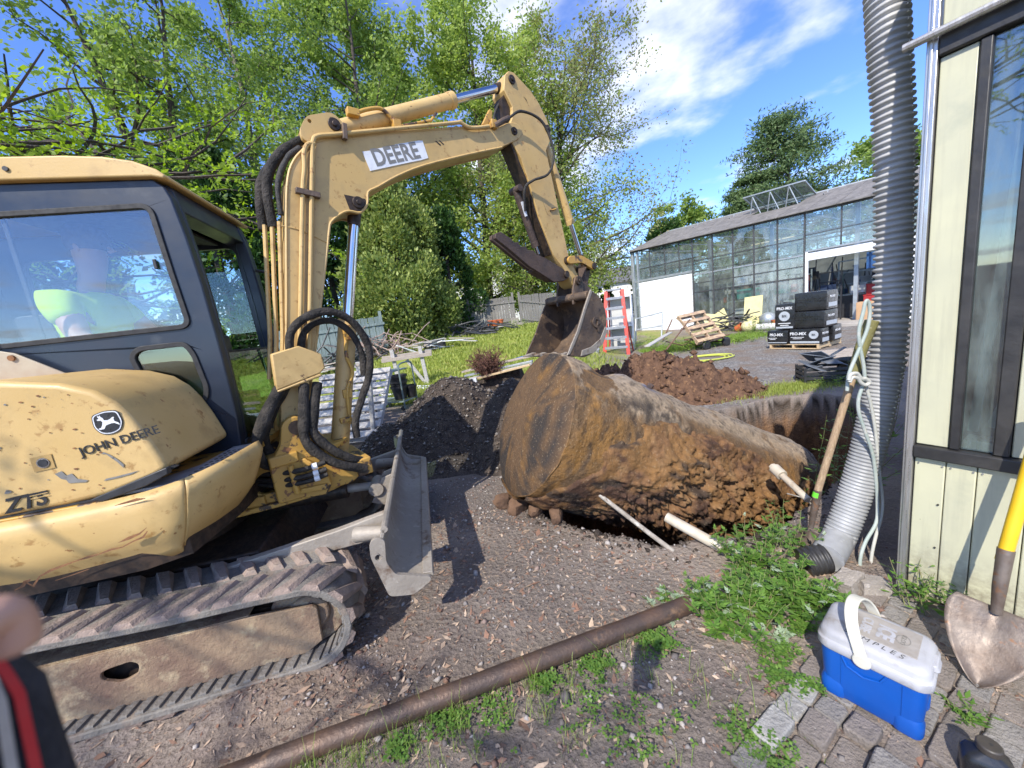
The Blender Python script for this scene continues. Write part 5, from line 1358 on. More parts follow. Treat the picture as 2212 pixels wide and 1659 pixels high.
# big rusty pipe across the foreground
m_rpipe = M('rusty_iron_pipe', (.075, .052, .042), (.13, .078, .052), 6, .5, .35, bump=.25, bscale=60, aniso=(1, 1, 1), spots=[((.27, .16, .09), 9, .58, .12), ((.06, .045, .04), 12, .6, .1)])
P0, P1 = gp(330, 1742, .045), gp(1486, 1306, .05)
e = empty('iron_pipe', P0, label='long rusty iron pipe lying across the foreground soil', cat='pipe')
m_ = 40; pts = [P0 + (P1 - P0) * t for t in np.linspace(0, 1, m_)]
mb = MB(); mb.tube([p - P0 for p in pts], [.041 + .0012 * float(fbm(i * .4, 3, 1, 2)) for i in range(m_)], 28, cap=True); mb.build('length', m_rpipe, e, smooth=60)

# ------------------------------------------------------------------ paving blocks
paving = bpy.data.objects.new('paving', None); COL.objects.link(paving); paving.location = SH0; paving.rotation_euler = (0, 0, SHA); paving['kind'] = 'structure'; paving['label'] = 'grey brown block paving beside the shed'
m_pav = [M('grey_paver', (.20, .185, .17), (.26, .24, .22), 9, .9, bump=.7, bscale=90, spots=[((.42, .40, .37), 130, .66, .03), ((.09, .08, .07), 40, .6, .1)]),
         M('brown_paver', (.23, .195, .17), (.18, .155, .135), 9, .9, bump=.7, bscale=90, spots=[((.42, .40, .37), 130, .67, .03), ((.09, .08, .07), 40, .6, .1)]),
         M('pale_stone', (.36, .35, .33), (.27, .26, .245), 10, .9, bump=.7, bscale=70, spots=[((.5, .49, .46), 60, .62, .06)])]
def paver(s0, s1, y0, y1, mat, h):
    g_ = .005
    base = rpoly([(s0 + g_, y0 + g_), (s1 - g_, y0 + g_), (s1 - g_, y1 - g_), (s0 + g_, y1 - g_)], .012, 2)
    jit = rng.normal(0, .0022, (len(base), 2)); base = [(p[0] + j[0], p[1] + j[1]) for p, j in zip(base, jit)]
    mb = MB(); mb.prism(base, -.04, h, 'xy'); o = mb.build('paver', mat, paving, .006, 40)
    o.rotation_euler = (rng.normal(0, .012), rng.normal(0, .012), 0)
    return o
for row in range(9):
    s0 = -.10 + row * .091; y = -.02 - rng.uniform(0, .05)
    ymin = -1.33 + .07 * abs(math.sin(row * 2.1)) - row * .02
    while y > ymin:
        L_ = rng.choice([.105, .13, .17]); 
        edge_ = y - L_ < ymin + .12
        pale = (row == 0 and -1.25 < y < -.78)
        paver(s0, s0 + .091, y - L_, y, m_pav[2] if pale else m_pav[int(rng.random() < .55)], rng.uniform(.016, .026))
        y -= L_
# ------------------------------------------------------------------ cooler
def loft(rings, n=None):
    V = []; f = []
    m = len(rings[0])
    for r_ in rings: V += r_
    for i in range(len(rings) - 1):
        for k in range(m): f.append((i * m + k, i * m + (k + 1) % m, (i + 1) * m + (k + 1) % m, (i + 1) * m + k))
    f.append(tuple(range(m - 1, -1, -1))); f.append(tuple((len(rings) - 1) * m + k for k in range(m)))
    mb = MB(); mb.add(V, f); return mb
def rr3(L, W, r, z, dx=0, dy=0): return [(x + dx, y + dy, z) for x, y in rrect(-L / 2, -W / 2, L / 2, W / 2, r, 5)]
cooler = empty('cooler', (1.232, 1.178, .024), R(-54), 'blue cooler with dirty white lid and raised handle marked samples', 'cooler')
m_blue = M('blue_plastic', (.004, .085, .40), (.004, .07, .34), 3, .42, bump=.02, bscale=200)
m_lid = M('dirty_white_plastic', (.40, .40, .425), (.33, .33, .345), 7, .5, bump=.06, bscale=60, spots=[((.24, .215, .19), 11, .54, .16), ((.15, .13, .12), 45, .70, .03)])
m_lidp = M('grubby_lid_plate', (.27, .24, .21), (.35, .325, .30), 14, .7, bump=.1, bscale=80)
CLn, CWd = .30, .222
mb = loft([rr3(CLn - .045, CWd - .040, .03, .002), rr3(CLn - .036, CWd - .030, .034, .012), rr3(CLn - .03, CWd - .025, .036, .06), rr3(CLn - .012, CWd - .010, .038, .20), rr3(CLn - .010, CWd - .008, .038, .215)]); mb.build('body', m_blue, cooler, smooth=50)
for sx2 in (-1, 1):
    mb = MB()
    prof2 = [(.0, .002), (.06, .002), (.07, .02), (.066, .045), (.05, .062), (.0, .068)]
    x0 = sx2 * (CLn / 2 - .006)
    for sy2 in (-1, 1):
        bb = loft([rr3(.075, .062, .024, .001, sx2 * (CLn / 2 - .052), sy2 * (CWd / 2 - .042)), rr3(.082, .068, .028, .012, sx2 * (CLn / 2 - .052), sy2 * (CWd / 2 - .042)), rr3(.082, .068, .028, .05, sx2 * (CLn / 2 - .052), sy2 * (CWd / 2 - .042)), rr3(.07, .058, .026, .068, sx2 * (CLn / 2 - .052), sy2 * (CWd / 2 - .042))])
        bb.build('foot', m_blue, cooler, smooth=50)
for xg in (-.075, .085):
    for sgn in (-1, 1):
        mb = MB(); mb.tube([(xg, sgn * (CWd / 2 - .0115), .07), (xg, sgn * (CWd / 2 - .0045), .195)], .0022, 6); mb.build('groove_line', m_blue, cooler)
# pivot swell under the handle
for sgn in (-1, 1):
    mb = MB(); mb.tube([(-.015 - .06, sgn * (CWd / 2 - .004), .20), (-.015 - .045, sgn * (CWd / 2 - .003), .165), (-.015, sgn * (CWd / 2 - .003), .15), (.03, sgn * (CWd / 2 - .003), .165), (.045, sgn * (CWd / 2 - .004), .20)], .004, 8); mb.build('pivot_swell', m_blue, cooler)
mb = loft([rr3(CLn + .002, CWd + .002, .042, .205), rr3(CLn + .008, CWd + .008, .044, .210), rr3(CLn + .008, CWd + .008, .044, .238), rr3(CLn - .002, CWd - .002, .042, .243), rr3(CLn - .006, CWd - .006, .042, .246), rr3(CLn - .006, CWd - .006, .042, .262), rr3(CLn - .02, CWd - .02, .04, .275), rr3(CLn - .05, CWd - .05, .03, .281)])
lid = mb.build('lid', m_lid, cooler, smooth=50)
mb = MB(); mb.box((.014, .012, .2815), (.19, .135, .0025)); mb.build('lid_plate', m_lidp, lid, .001)
mb = loft([rr3(.03, .07, .012, .246, CLn / 2 - .004), rr3(.03, .07, .012, .268, CLn / 2 - .012)]); mb.build('thumb_notch', m_lid, lid, .003)
text('ICE', .062, m_lid, lid, (.022, .012, .2832), (0, 0, R(-90)), font_bold=.04, extr=.0008, stretch=(.85, 1, 1))
text('CUBE', .040, m_lid, lid, (-.030, .012, .2832), (0, 0, R(-90)), font_bold=.035, extr=.0008, stretch=(.9, 1, 1))
mb = MB(); mb.ring([(.068 + .019 * math.cos(a), .012 + .026 * math.sin(a)) for a in np.linspace(0, 6.28, 24, endpoint=False)], [(.068 + .017 * math.cos(a), .012 + .024 * math.sin(a)) for a in np.linspace(0, 6.28, 24, endpoint=False)], .2829, .2838, 'xy'); mb.build('badge_ring', m_dgrey, lid, smooth=0)
text('IGLOO', .017, m_dgrey, lid, (.068, .012, .2834), (0, 0, R(-90)), font_bold=.01, extr=.0004)
text('SAMPLES', .030, m_bdecal, lid, (.0, -.070, .2818), (0, 0, R(-3)), font_bold=-.02, extr=.0006, spacing=1.5, shear=.2)
mb = MB(); hp_ = []
for a in np.linspace(0, math.pi, 22):
    hp_.append((-.018 - .05 * math.sin(a), -math.cos(a) * (CWd / 2 + .012), .232 + .135 * math.sin(a) ** .75))
m2 = MB()
for i, p in enumerate(hp_):
    t = np.array(hp_[min(i + 1, 21)]) - np.array(hp_[max(i - 1, 0)]); t /= np.linalg.norm(t); nrm = np.cross([1, 0, 0], t); nrm /= np.linalg.norm(nrm)
    for a, b in ((-.019, -.004), (.019, -.004), (.019, .004), (-.019, .004)): m2.v.append(np.array([np.array(p) + np.array([a, 0, 0]) + nrm * b])); m2.n += 1
m2.f = [(i * 4 + k, i * 4 + (k + 1) % 4, i * 4 + 4 + (k + 1) % 4, i * 4 + 4 + k) for i in range(21) for k in range(4)] + [(3, 2, 1, 0), (84, 85, 86, 87)]
m_hand = M('yellowed_white_plastic', (.60, .58, .50), (.52, .50, .43), 8, .45)
m2.build('handle', m_hand, cooler, .0025, 50)
for sgn in (-1, 1):
    mb = MB(); mb.cyl((-.018, sgn * (CWd / 2 + .004), .226), (-.018, sgn * (CWd / 2 + .017), .226), .026, 24); mb.build('handle_pivot', m_hand, cooler, .004)

# ------------------------------------------------------------------ black jug at the lower right corner
jb = gp(2128, 1690, .02); jb[2] = .02
jug = empty('jug', jb, R(-40), 'black plastic jug with screw cap standing on the paving', 'jug')
mb = loft([rr3(.10, .075, .02, 0), rr3(.108, .082, .022, .008), rr3(.108, .082, .022, .085), rr3(.09, .066, .02, .105), rr3(.05, .045, .018, .118), rr3(.042, .042, .018, .124)])
mb.build('body', M('black_jug_plastic', (.012, .013, .016), (.02, .02, .022), 8, .28), jug, smooth=50)
mb = MB(); mb.cyl((0, 0, .122), (0, 0, .146), .028, 24); cap_ = mb.build('cap', M('brown_black_cap', (.05, .042, .036), (.035, .03, .026), 20, .5), jug, .004)
mb = MB(); mb.cyl((.004, 0, .146), (.004, 0, .1468), .004, 10); mb.build('cap_hole', m_blk, cap_)
mb = MB(); mb.box((0, -.0415, .048), (.07, .002, .05)); mb.build('label_patch', M('peeled_label', (.09, .075, .05), (.06, .05, .035), 30, .8), jug)
# plank lying at the foot of the wall
pbp = Wl(.62, -.62, .03)
o = MB().box((0, 0, 0), (.10, .9, .025)).build('plank', M('pale_plank', (.48, .43, .33), (.40, .35, .27), 6, .8, aniso=(8, 1, 8), bump=.2), None, .003, loc=tuple(pbp), rot=(0, 0, SHA)); tag(o, 'pale plank lying on the paving at the lower right corner', 'plank')
# broken concrete at the hose foot
def rock(name, label, cat, c, size, seed, mat, group=None, rz=0.0, rnd=0.0):
    r_ = np.random.default_rng(seed)
    mb = MB(); mb.box((0, 0, 0), (1, 1, 1)); me = mb.mesh(name)
    bm = bmesh.new(); bm.from_mesh(me); bmesh.ops.subdivide_edges(bm, edges=bm.edges[:], cuts=3, use_grid_fill=True)
    for v in bm.verts:
        n = float(fbm(v.co.x * 1.6 + seed, v.co.y * 1.6, v.co.z * 1.6, 3)); v.co = v.co.lerp(v.co.normalized() * .56, rnd); v.co *= 1 + (.16 + .2 * rnd) * n
        v.co.x *= size[0]; v.co.y *= size[1]; v.co.z *= size[2]
    bm.to_mesh(me); bm.free()
    o = obj(name, me, mat, None, 0, 30, loc=tuple(c), rot=(r_.normal(0, .15), r_.normal(0, .15), rz)); return tag(o, label, cat, group)
m_conc = M('broken_concrete', (.36, .32, .28), (.26, .23, .20), 12, .95, bump=.6, bscale=60, spots=[((.46, .42, .38), 30, .58, .1)])
rock('concrete_lump', 'broken concrete lump left of the tied hose foot', 'rubble', gp(1833, 1262, .04), (.12, .09, .10), 5, m_conc, rz=.4)
rock('concrete_lump', 'broken concrete lump under the tied hose ends', 'rubble', gp(1885, 1268, .035), (.12, .10, .08), 9, m_conc, rz=-.3)
rock('concrete_lump', 'small stone beside the wooden shovel blade', 'rubble', gp(1778, 1182, .03), (.06, .05, .06), 11, m_conc, rz=.1)

m_clod = M('damp_clay_clod', (.15, .085, .05), (.09, .052, .034), 8, .95, bump=.9, bscale=30)
for k, (px_, py_, sz_, lb) in enumerate(((1088, 1090, .11, 'leftmost soil clod under the lifted tank end'), (1122, 1100, .13, 'tall soil clod under the lifted tank end'), (1160, 1108, .12, 'soil clod propping the lower rim of the tank end'), (1205, 1122, .10, 'rightmost soil clod at the dark gap under the tank'))):
    c_ = gp(px_, py_, .05); rock('soil_clod', lb, 'clod', (c_[0], c_[1] + .05, .055), (sz_ * 1.2, sz_, sz_ * 1.1), 200 + k, m_clod, rz=.5 * k, rnd=.7)
# ------------------------------------------------------------------ trees
def tri_leaf(C, size, r_, droop=.2, aspect=.55, up=None):
    """folded diamond leaves at centres C"""
    n = len(C)
    th = r_.uniform(0, 2 * np.pi, n); el = r_.normal(-droop, .55, n)
    d = np.stack([np.cos(th) * np.cos(el), np.sin(th) * np.cos(el), np.sin(el)], 1)
    if up is not None: d = d * (1 - up) + np.array([0, 0, 1.]) * up; d /= np.linalg.norm(d, axis=1)[:, None]
    a = r_.normal(size=(n, 3)); sd = np.cross(d, a); sd /= np.linalg.norm(sd, axis=1)[:, None] + 1e-9
    s = size * r_.uniform(.6, 1.35, n)[:, None]
    V = np.stack([C - d * s * .5, C + sd * s * aspect * .5 - d * s * .05, C + d * s * .5, C - sd * s * aspect * .5 - d * s * .05], 1)
    return V.reshape(-1, 3)
def quads_n(n): return np.arange(n * 4, dtype=np.int32).reshape(n, 4)
def bez(p0, d0, L, r_, wig=.12, n=6, lift=0.0):
    pts = [np.array(p0, float)]; d = np.array(d0, float); d /= np.linalg.norm(d)
    for i in range(n):
        d = d + r_.normal(0, wig, 3) + np.array([0, 0, lift]); d /= np.linalg.norm(d)
        pts.append(pts[-1] + d * L / n)
    return pts
def along(pts, t):
    x = t * (len(pts) - 1); i = min(int(x), len(pts) - 2); f = x - i
    return pts[i] * (1 - f) + pts[i + 1] * f, (pts[i + 1] - pts[i]) / (np.linalg.norm(pts[i + 1] - pts[i]) + 1e-9)

def broadleaf(name, label, base, H, crown_r, seed, lm, bm, trunk_r=.22, n1=14, n2=9, per=26, leaf=.13, spread=.42, first=.25, lean=(0, 0), forks=1, group='trees behind the yard', twig=True, crown_squash=1.0, start_ang=None, cat='tree', sparse_top=0.0):
    r_ = np.random.default_rng(seed)
    e = empty(name, base, label=label, cat=cat, group=group)
    wood = MB(); cl = []
    trunks = []
    t0 = bez((0, 0, -.2), (lean[0], lean[1], 1), H * .42 if forks > 1 else H * .95, r_, .05, 8)
    trunks.append((t0, trunk_r, trunk_r * (.7 if forks > 1 else .12)))
    if forks > 1:
        for k in range(forks):
            a = 2 * math.pi * k / forks + r_.uniform(-.4, .4)
            f_ = bez(t0[-1], (math.cos(a) * .38 + lean[0], math.sin(a) * .38 + lean[1], 1), H * .56, r_, .07, 8, .02)
            trunks.append((f_, trunk_r * .66, trunk_r * .09))
    for pts, ra, rb in trunks:
        wood.tube(pts, list(np.linspace(ra, rb, len(pts))), 8)
    for ti, (pts, ra, rb) in enumerate(trunks):
        if forks > 1 and ti == 0: lo, m = .75, 2
        else: lo, m = (first if forks == 1 else .05), n1
        for k in range(m):
            t = lo + (1 - lo) * (k + r_.random() * .8) / m
            p, d = along(pts, min(t, .99))
            hrel = (p[2]) / H
            a = r_.uniform(0, 2 * math.pi) if start_ang is None else r_.uniform(*start_ang)
            L = crown_r * (1.0 - .45 * max(0, (hrel - .35)) / .65) * r_.uniform(.65, 1.1)
            bdir = np.array([math.cos(a), math.sin(a), r_.uniform(.15, .75)]) * np.array([1, 1, crown_squash])
            b1 = bez(p, bdir, L, r_, .13, 6, .03)
            rr0 = max(.012, ra * (1 - t) * .55 + .014)
            wood.tube(b1, list(np.linspace(rr0, .008, len(b1))), 5, cap=False)
            for j in range(n2):
                u = .28 + .72 * (j + r_.random()) / n2
                q, dq = along(b1, min(u, .99))
                d2 = dq * .5 + r_.normal(0, .75, 3); d2[2] += .15
                L2 = L * spread * r_.uniform(.45, 1.1)
                b2 = bez(q, d2, L2, r_, .2, 4, .01)
                if twig: wood.tube(b2, list(np.linspace(.011, .004, len(b2))), 3, cap=False)
                dens = per * (1 - sparse_top * hrel)
                m3 = max(1, int(dens * r_.uniform(.6, 1.3)))
                tt = r_.uniform(.15, 1.05, m3)
                for x_ in tt:
                    c_, dd = along(b2, min(x_, .999)); cl.append(c_ + r_.normal(0, L2 * .10 + leaf * .55, 3))
    C = np.array(cl)
    me = fast_mesh('crown', tri_leaf(C, leaf, r_, .25), quads=quads_n(len(C)))
    obj('crown', me, lm, e, smooth=0, fix=False)
    wood.build('trunk', bm, e, smooth=60)
    return e
def evergreen(name, label, base, H, rad, seed, lm, bm, n=22000, leaf=.17, lumps=70, prof=None, group='trees behind the yard', taper=1.0):
    """dense columnar evergreen: flat sprays on a lumpy cone, darker gaps between the lumps"""
    r_ = np.random.default_rng(seed)
    e = empty(name, base, label=label, cat='tree', group=group)
    prof = prof or (lambda t: (1 - t) ** .62 * (0.55 + .45 * min(1, t * 5)))
    # lumps as bough clusters
    lt = r_.random(lumps) ** .9 * .97; la = r_.uniform(0, 2 * np.pi, lumps)
    lr = np.array([prof(t) for t in lt]) * rad * r_.uniform(.58, 1.06, lumps)
    LC = np.stack([lr * np.cos(la), lr * np.sin(la), lt * H], 1)
    LS = rad * r_.uniform(.22, .42, lumps) * (1 - .45 * lt)
    k = r_.integers(0, lumps, n)
    d = r_.normal(size=(n, 3)); d /= np.linalg.norm(d, axis=1)[:, None]
    outw = np.stack([np.cos(la[k]), np.sin(la[k]), np.full(n, .25)], 1)
    d = d + outw * .55; d /= np.linalg.norm(d, axis=1)[:, None]
    C = LC[k] + d * (LS[k] * (r_.uniform(.5, 1.05, n) ** .6 + (r_.random(n) < .12) * r_.uniform(0, .55, n)))[:, None] * np.array([1, 1, 1.25])
    # sprays point out and up
    dirs = d * .7 + np.array([0, 0, .45]) + r_.normal(0, .35, (n, 3)); dirs /= np.linalg.norm(dirs, axis=1)[:, None]
    sd = np.cross(dirs, r_.normal(size=(n, 3))); sd /= np.linalg.norm(sd, axis=1)[:, None]
    s = leaf * r_.uniform(.6, 1.3, n)[:, None]
    V = np.stack([C - dirs * s * .5, C + sd * s * .30, C + dirs * s * .6, C - sd * s * .30], 1).reshape(-1, 3)
    obj('crown', fast_mesh('crown', V, quads=quads_n(n)), lm, e, smooth=0, fix=False)
    wood = MB(); wood.tube([(0, 0, -.2), (0, 0, H * .5), (0, 0, H * .93)], [rad * .09, rad * .06, .01], 8)
    for i in range(0, lumps, 2): wood.tube([(0, 0, max(.1, LC[i][2] - rad * .25)), tuple(LC[i] * np.array([.6, .6, 1])), tuple(LC[i])], [.03, .02, .008], 4, cap=False)
    wood.build('trunk', bm, e, smooth=60)
    return e
def pine(name, label, base, H, rad, seed, lm, bm, tiers=11, per=7, leaf=.28, group='trees beyond the greenhouse', tuft=60, lo=.12):
    r_ = np.random.default_rng(seed)
    e = empty(name, base, label=label, cat='tree', group=group)
    wood = MB(); tk = bez((0, 0, -.2), (0, 0, 1), H, r_, .03, 8); wood.tube(tk, list(np.linspace(H * .022, .03, 9)), 8)
    cl = []
    for i in range(tiers):
        t = lo + (1 - lo) * i / tiers
        p, d = along(tk, min(t + r_.uniform(-.01, .01), .99))
        for k in range(per):
            a = r_.uniform(0, 6.28); L = rad * (1 - t) ** .75 * r_.uniform(.55, 1.12) + rad * .12
            b1 = bez(p, (math.cos(a), math.sin(a), r_.uniform(.0, .35)), L, r_, .10, 6, .035)
            wood.tube(b1, list(np.linspace(.07, .015, 7)), 5, cap=False)
            for j in range(6):
                q, dq = along(b1, .35 + .65 * (j + r_.random()) / 6)
                c0 = q + r_.normal(0, L * .10, 3) * np.array([1, 1, .45])
                m_ = int(tuft * r_.uniform(.5, 1.2) * .5)
                cl.append(c0 + r_.normal(0, 1, (m_, 3)) * np.array([.42, .42, .17]) * (rad * .17))
    C = np.concatenate(cl)
    V = tri_leaf(C, leaf, r_, -.35, .28)
    obj('crown', fast_mesh('crown', V, quads=quads_n(len(C))), lm, e, smooth=0, fix=False)
    wood.build('trunk', bm, e, smooth=60)
    return e
m_bark = M('grey_brown_bark', (.095, .075, .06), (.055, .045, .038), 12, .95, bump=.8, bscale=30, aniso=(4, 4, .8))
m_bark2 = M('pale_blotched_bark', (.20, .18, .15), (.10, .085, .07), 5, .95, bump=.6, bscale=30, aniso=(2, 2, .8))
lf_mid = leafmat('mid_green_leaf', (.17, .26, .055), (.32, .42, .11), .5)
lf_lime = leafmat('lime_leaf', (.25, .35, .075), (.40, .49, .14), .5)
lf_yel = leafmat('yellow_green_leaf', (.25, .36, .07), (.42, .49, .13), .5)
lf_dark = leafmat('dark_evergreen_leaf', (.022, .062, .016), (.06, .12, .025), .25)
lf_arb = leafmat('arborvitae_spray', (.10, .165, .035), (.38, .43, .12), .3)
lf_pine = leafmat('pine_needle', (.075, .13, .05), (.16, .23, .085), .25)
lf_red = leafmat('reddish_bud_leaf', (.24, .21, .10), (.26, .35, .08), .4)
lf_loc = leafmat('locust_leaflet', (.20, .32, .03), (.34, .46, .07), .55)
def base_at(px, Y, dz=0.0):
    p = atY(px, 700, Y); return (p[0], Y, float(terrain(p[0], Y)) + dz)
evergreen('arborvitae', 'large bright green arborvitae in the middle of the yard', base_at(880, 18), 7.6, 2.6, 11, lf_arb, m_bark, 62000, .16, 120)
evergreen('cedar_tree', 'dark cedar standing directly behind the excavator cab', base_at(505, 15.5), 8.8, 2.3, 12, lf_dark, m_bark, 30000, .2, 90)
evergreen('cedar_tree', 'dark cedar filling the gap behind the boom cylinder', base_at(735, 19.5), 7.4, 2.3, 13, lf_dark, m_bark, 22000, .2, 80)
evergreen('cedar_tree', 'dark narrow cedar just right of the bright arborvitae', base_at(985, 20.5), 6.4, 1.6, 14, lf_dark, m_bark, 14000, .19, 60)
evergreen('cedar_tree', 'dark cedar seen through the cab side window', base_at(150, 12.5), 6.6, 2.4, 19, lf_dark, m_bark, 15000, .2, 60)
broadleaf('maple_tree', 'tall forked tree with dark trunks above the excavator cab', base_at(400, 17), 16, 4.8, 21, lf_mid, m_bark, .32, 14, 11, 38, .20, forks=3)
broadleaf('maple_tree', 'tall green tree reaching over the left edge', base_at(120, 19), 15, 5.0, 28, lf_mid, m_bark, .30, 14, 11, 44, .20, forks=2)
broadleaf('sycamore_tree', 'tall tree with pale blotched trunk behind the boom elbow', base_at(650, 20), 19, 5.4, 22, lf_mid, m_bark2, .30, 38, 12, 62, .18, first=.2)
broadleaf('linden_tree', 'tall leafy tree between the pale trunk and the lime trees', base_at(815, 22), 19.5, 5.2, 44, lf_mid, m_bark, .3, 40, 12, 76, .19, first=.2)
broadleaf('willow_tree', 'tall lime green tree behind the lettered boom', base_at(905, 25), 19.5, 5.6, 23, lf_lime, m_bark, .33, 42, 12, 84, .22, first=.1)
broadleaf('elm_tree', 'lime green tree rising behind the top of the arm', base_at(1060, 27), 20.0, 6.0, 24, lf_lime, m_bark, .33, 44, 12, 84, .24, first=.06)
broadleaf('red_maple_tree', 'sparse reddish budding tree against the clouds', base_at(1235, 26), 17.5, 7.6, 25, lf_red, m_bark, .28, 50, 15, 70, .165, first=.08, sparse_top=.5)
broadleaf('birch_tree', 'low bright green tree behind the excavator bucket', base_at(1150, 24.5), 8.4, 3.4, 26, lf_yel, m_bark, .14, 22, 10, 50, .18, first=.06)
broadleaf('birch_tree', 'small yellow green tree beside the greenhouse corner', base_at(1235, 24.0), 7.6, 2.9, 27, lf_yel, m_bark, .12, 20, 10, 44, .17, first=.04)
broadleaf('ash_tree', 'bright green tree behind the lower part of the arm', base_at(1180, 27), 17.5, 6.2, 29, lf_yel, m_bark, .26, 40, 12, 74, .2, first=.1)
pine('pine_tree', 'big dark pine rising behind the greenhouse roof vent', (29.2, 37, 0.2), 17.6, 8.2, 31, lf_pine, m_bark, 15, 8, .38, tuft=120)
pine('pine_tree', 'lower pine left of the big pine', (24.5, 39, 0.2), 13.2, 4.6, 32, lf_pine, m_bark, 12, 8, .4, tuft=90)
broadleaf('oak_tree', 'round green tree right of the big pine', (35.0, 36, .2), 13.0, 5.6, 33, lf_mid, m_bark, .3, 22, 10, 50, .38, first=.2, group='trees beyond the greenhouse')
evergreen('cedar_tree', 'dark round evergreen behind the greenhouse corner', (13.2, 30, .2), 7.4, 2.8, 34, lf_dark, m_bark, 12000, .26, 50, group='trees beyond the greenhouse')
broadleaf('oak_tree', 'small light green tree over the greenhouse roof end', (20.2, 40, .2), 11.6, 4.2, 35, lf_mid, m_bark, .2, 18, 9, 44, .36, first=.2, group='trees beyond the greenhouse')
evergreen('clipped_evergreen', 'slim dark evergreen left of the white house gable', base_at(1298, 33), 3.6, .8, 36, lf_dark, m_bark, 3000, .2, 30, group='slim evergreens by the white house')
evergreen('clipped_evergreen', 'slim dark evergreen in front of the white house gable', base_at(1318, 33), 3.5, .75, 37, lf_dark, m_bark, 3000, .2, 30, group='slim evergreens by the white house')
# near honey locust: trunk left of the photographer, boughs over the excavator
def locust():
    r_ = np.random.default_rng(41)
    B = np.array([-6.6, .3, 0.0])
    e = empty('locust_tree', B, label='leafy locust boughs overhanging from the upper left', cat='tree')
    wood = MB(); cl = []
    tk = bez((0, 0, -.2), (.12, .1, 1), 4.4, r_, .05, 7); wood.tube(tk, list(np.linspace(.2, .13, 8)), 10)
    limbs = []
    for (a, el, L) in ((-48, 18, 5.6), (44, 10, 4.6), (49, 6, 5.2), (54, 9, 5.6), (60, 6, 5.6), (66, 10, 5.4), (73, 7, 5.0), (80, 12, 4.6), (-62, 30, 5.0), (100, 35, 3.8), (160, 35, 3.8), (-110, 35, 4.2), (-85, 22, 5.2)):
        st, _ = along(tk, r_.uniform(.66, .98) if el > 13 else r_.uniform(.68, .80))
        thick_ = .95 if el <= 13 else .55
        l1 = bez(st, (math.cos(R(a)) * math.cos(R(el)), math.sin(R(a)) * math.cos(R(el)), math.sin(R(el))), L, r_, .09, 9, -.012)
        wood.tube(l1, list(np.linspace(.036, .006, 10)), 7, cap=False)
        nj = 26 if el <= 13 else 13
        for j in range(nj):
            q, dq = along(l1, .22 + .78 * (j + r_.random()) / nj)
            d2 = dq * .75 + r_.normal(0, .55, 3) * np.array([1, 1, .55])
            L2 = r_.uniform(.7, 1.7)
            b2 = bez(q, d2 * np.array([1, 1, .6]), L2, r_, .16, 6, .0)
            wood.tube(b2, list(np.linspace(.018, .004, 7)), 4, cap=False)
            for k in range(7):
                q3, d3 = along(b2, .2 + .8 * (k + r_.random()) / 7)
                d4 = d3 * .5 + r_.normal(0, .6, 3); d4 /= np.linalg.norm(d4)
                nl = 9; tt = np.linspace(.15, 1, nl)
                st_ = q3 + (d4 * .26)[None] * tt[:, None] + np.array([0, 0, -.06]) * (tt ** 2)[:, None]
                if r_.random() < thick_:
                    sdv = np.cross(d4, [0, 0, 1.]); sdv /= np.linalg.norm(sdv) + 1e-9
                    cl.append(st_ + sdv * .028); cl.append(st_ - sdv * .028)
    C = np.concatenate(cl)
    obj('crown', fast_mesh('crown', tri_leaf(C, .052, r_, .1, .45), quads=quads_n(len(C))), lf_loc, e, smooth=0, fix=False)
    wood.build('trunk', m_bark, e, smooth=60)
    return len(C)
locust()

# ------------------------------------------------------------------ grass and weeds
def blades(P, h, w, r_, bend=.5):
    n = len(P); th = r_.uniform(0, 6.28, n); d = np.stack([np.cos(th), np.sin(th), np.zeros(n)], 1); sd = np.stack([-np.sin(th), np.cos(th), np.zeros(n)], 1)
    h = h[:, None]; w = np.asarray(w) * np.ones((n, 1)); b = (r_.uniform(.1, 1, n) * bend)[:, None]
    up = np.array([0, 0, 1.])
    m1 = P + up * h * .55 + d * h * b * .25; tpp = P + up * h * (1 - .25 * b) + d * h * b
    V = np.stack([P - sd * w, P + sd * w, m1 + sd * w * .7, m1 - sd * w * .7, tpp], 1).reshape(-1, 3)
    k = (np.arange(n) * 5)[:, None]
    T = np.concatenate([k + np.array([[0, 1, 2]]), k + np.array([[0, 2, 3]]), k + np.array([[3, 2, 4]])])
    return V, T
lf_grass = leafmat('lawn_blade', (.21, .28, .045), (.42, .46, .12), .35)
n = 60000
u_ = rng.random(n); y = 7.6 + 15 * u_ ** 1.5; x = rng.uniform(-1, 1, n) * (2 + y * .42) - 2.0 + .1 * y
keep = (lawn_w(x, y) > rng.random(n)) & (fbm(x * .8, y * .8, 31, 3) > -.55)
P = on_ground(x[keep], y[keep])
V, T = blades(P, rng.uniform(.03, .10, len(P)) + .004 * P[:, 1], .004 + .0009 * P[:, 1][:, None], rng, .7)
tag(obj('lawn_grass', fast_mesh('lawn_grass', V, tris=T), lf_grass, smooth=0, fix=False), 'rough yellow green grass of the lawn behind the yard', 'grass', kind='stuff')
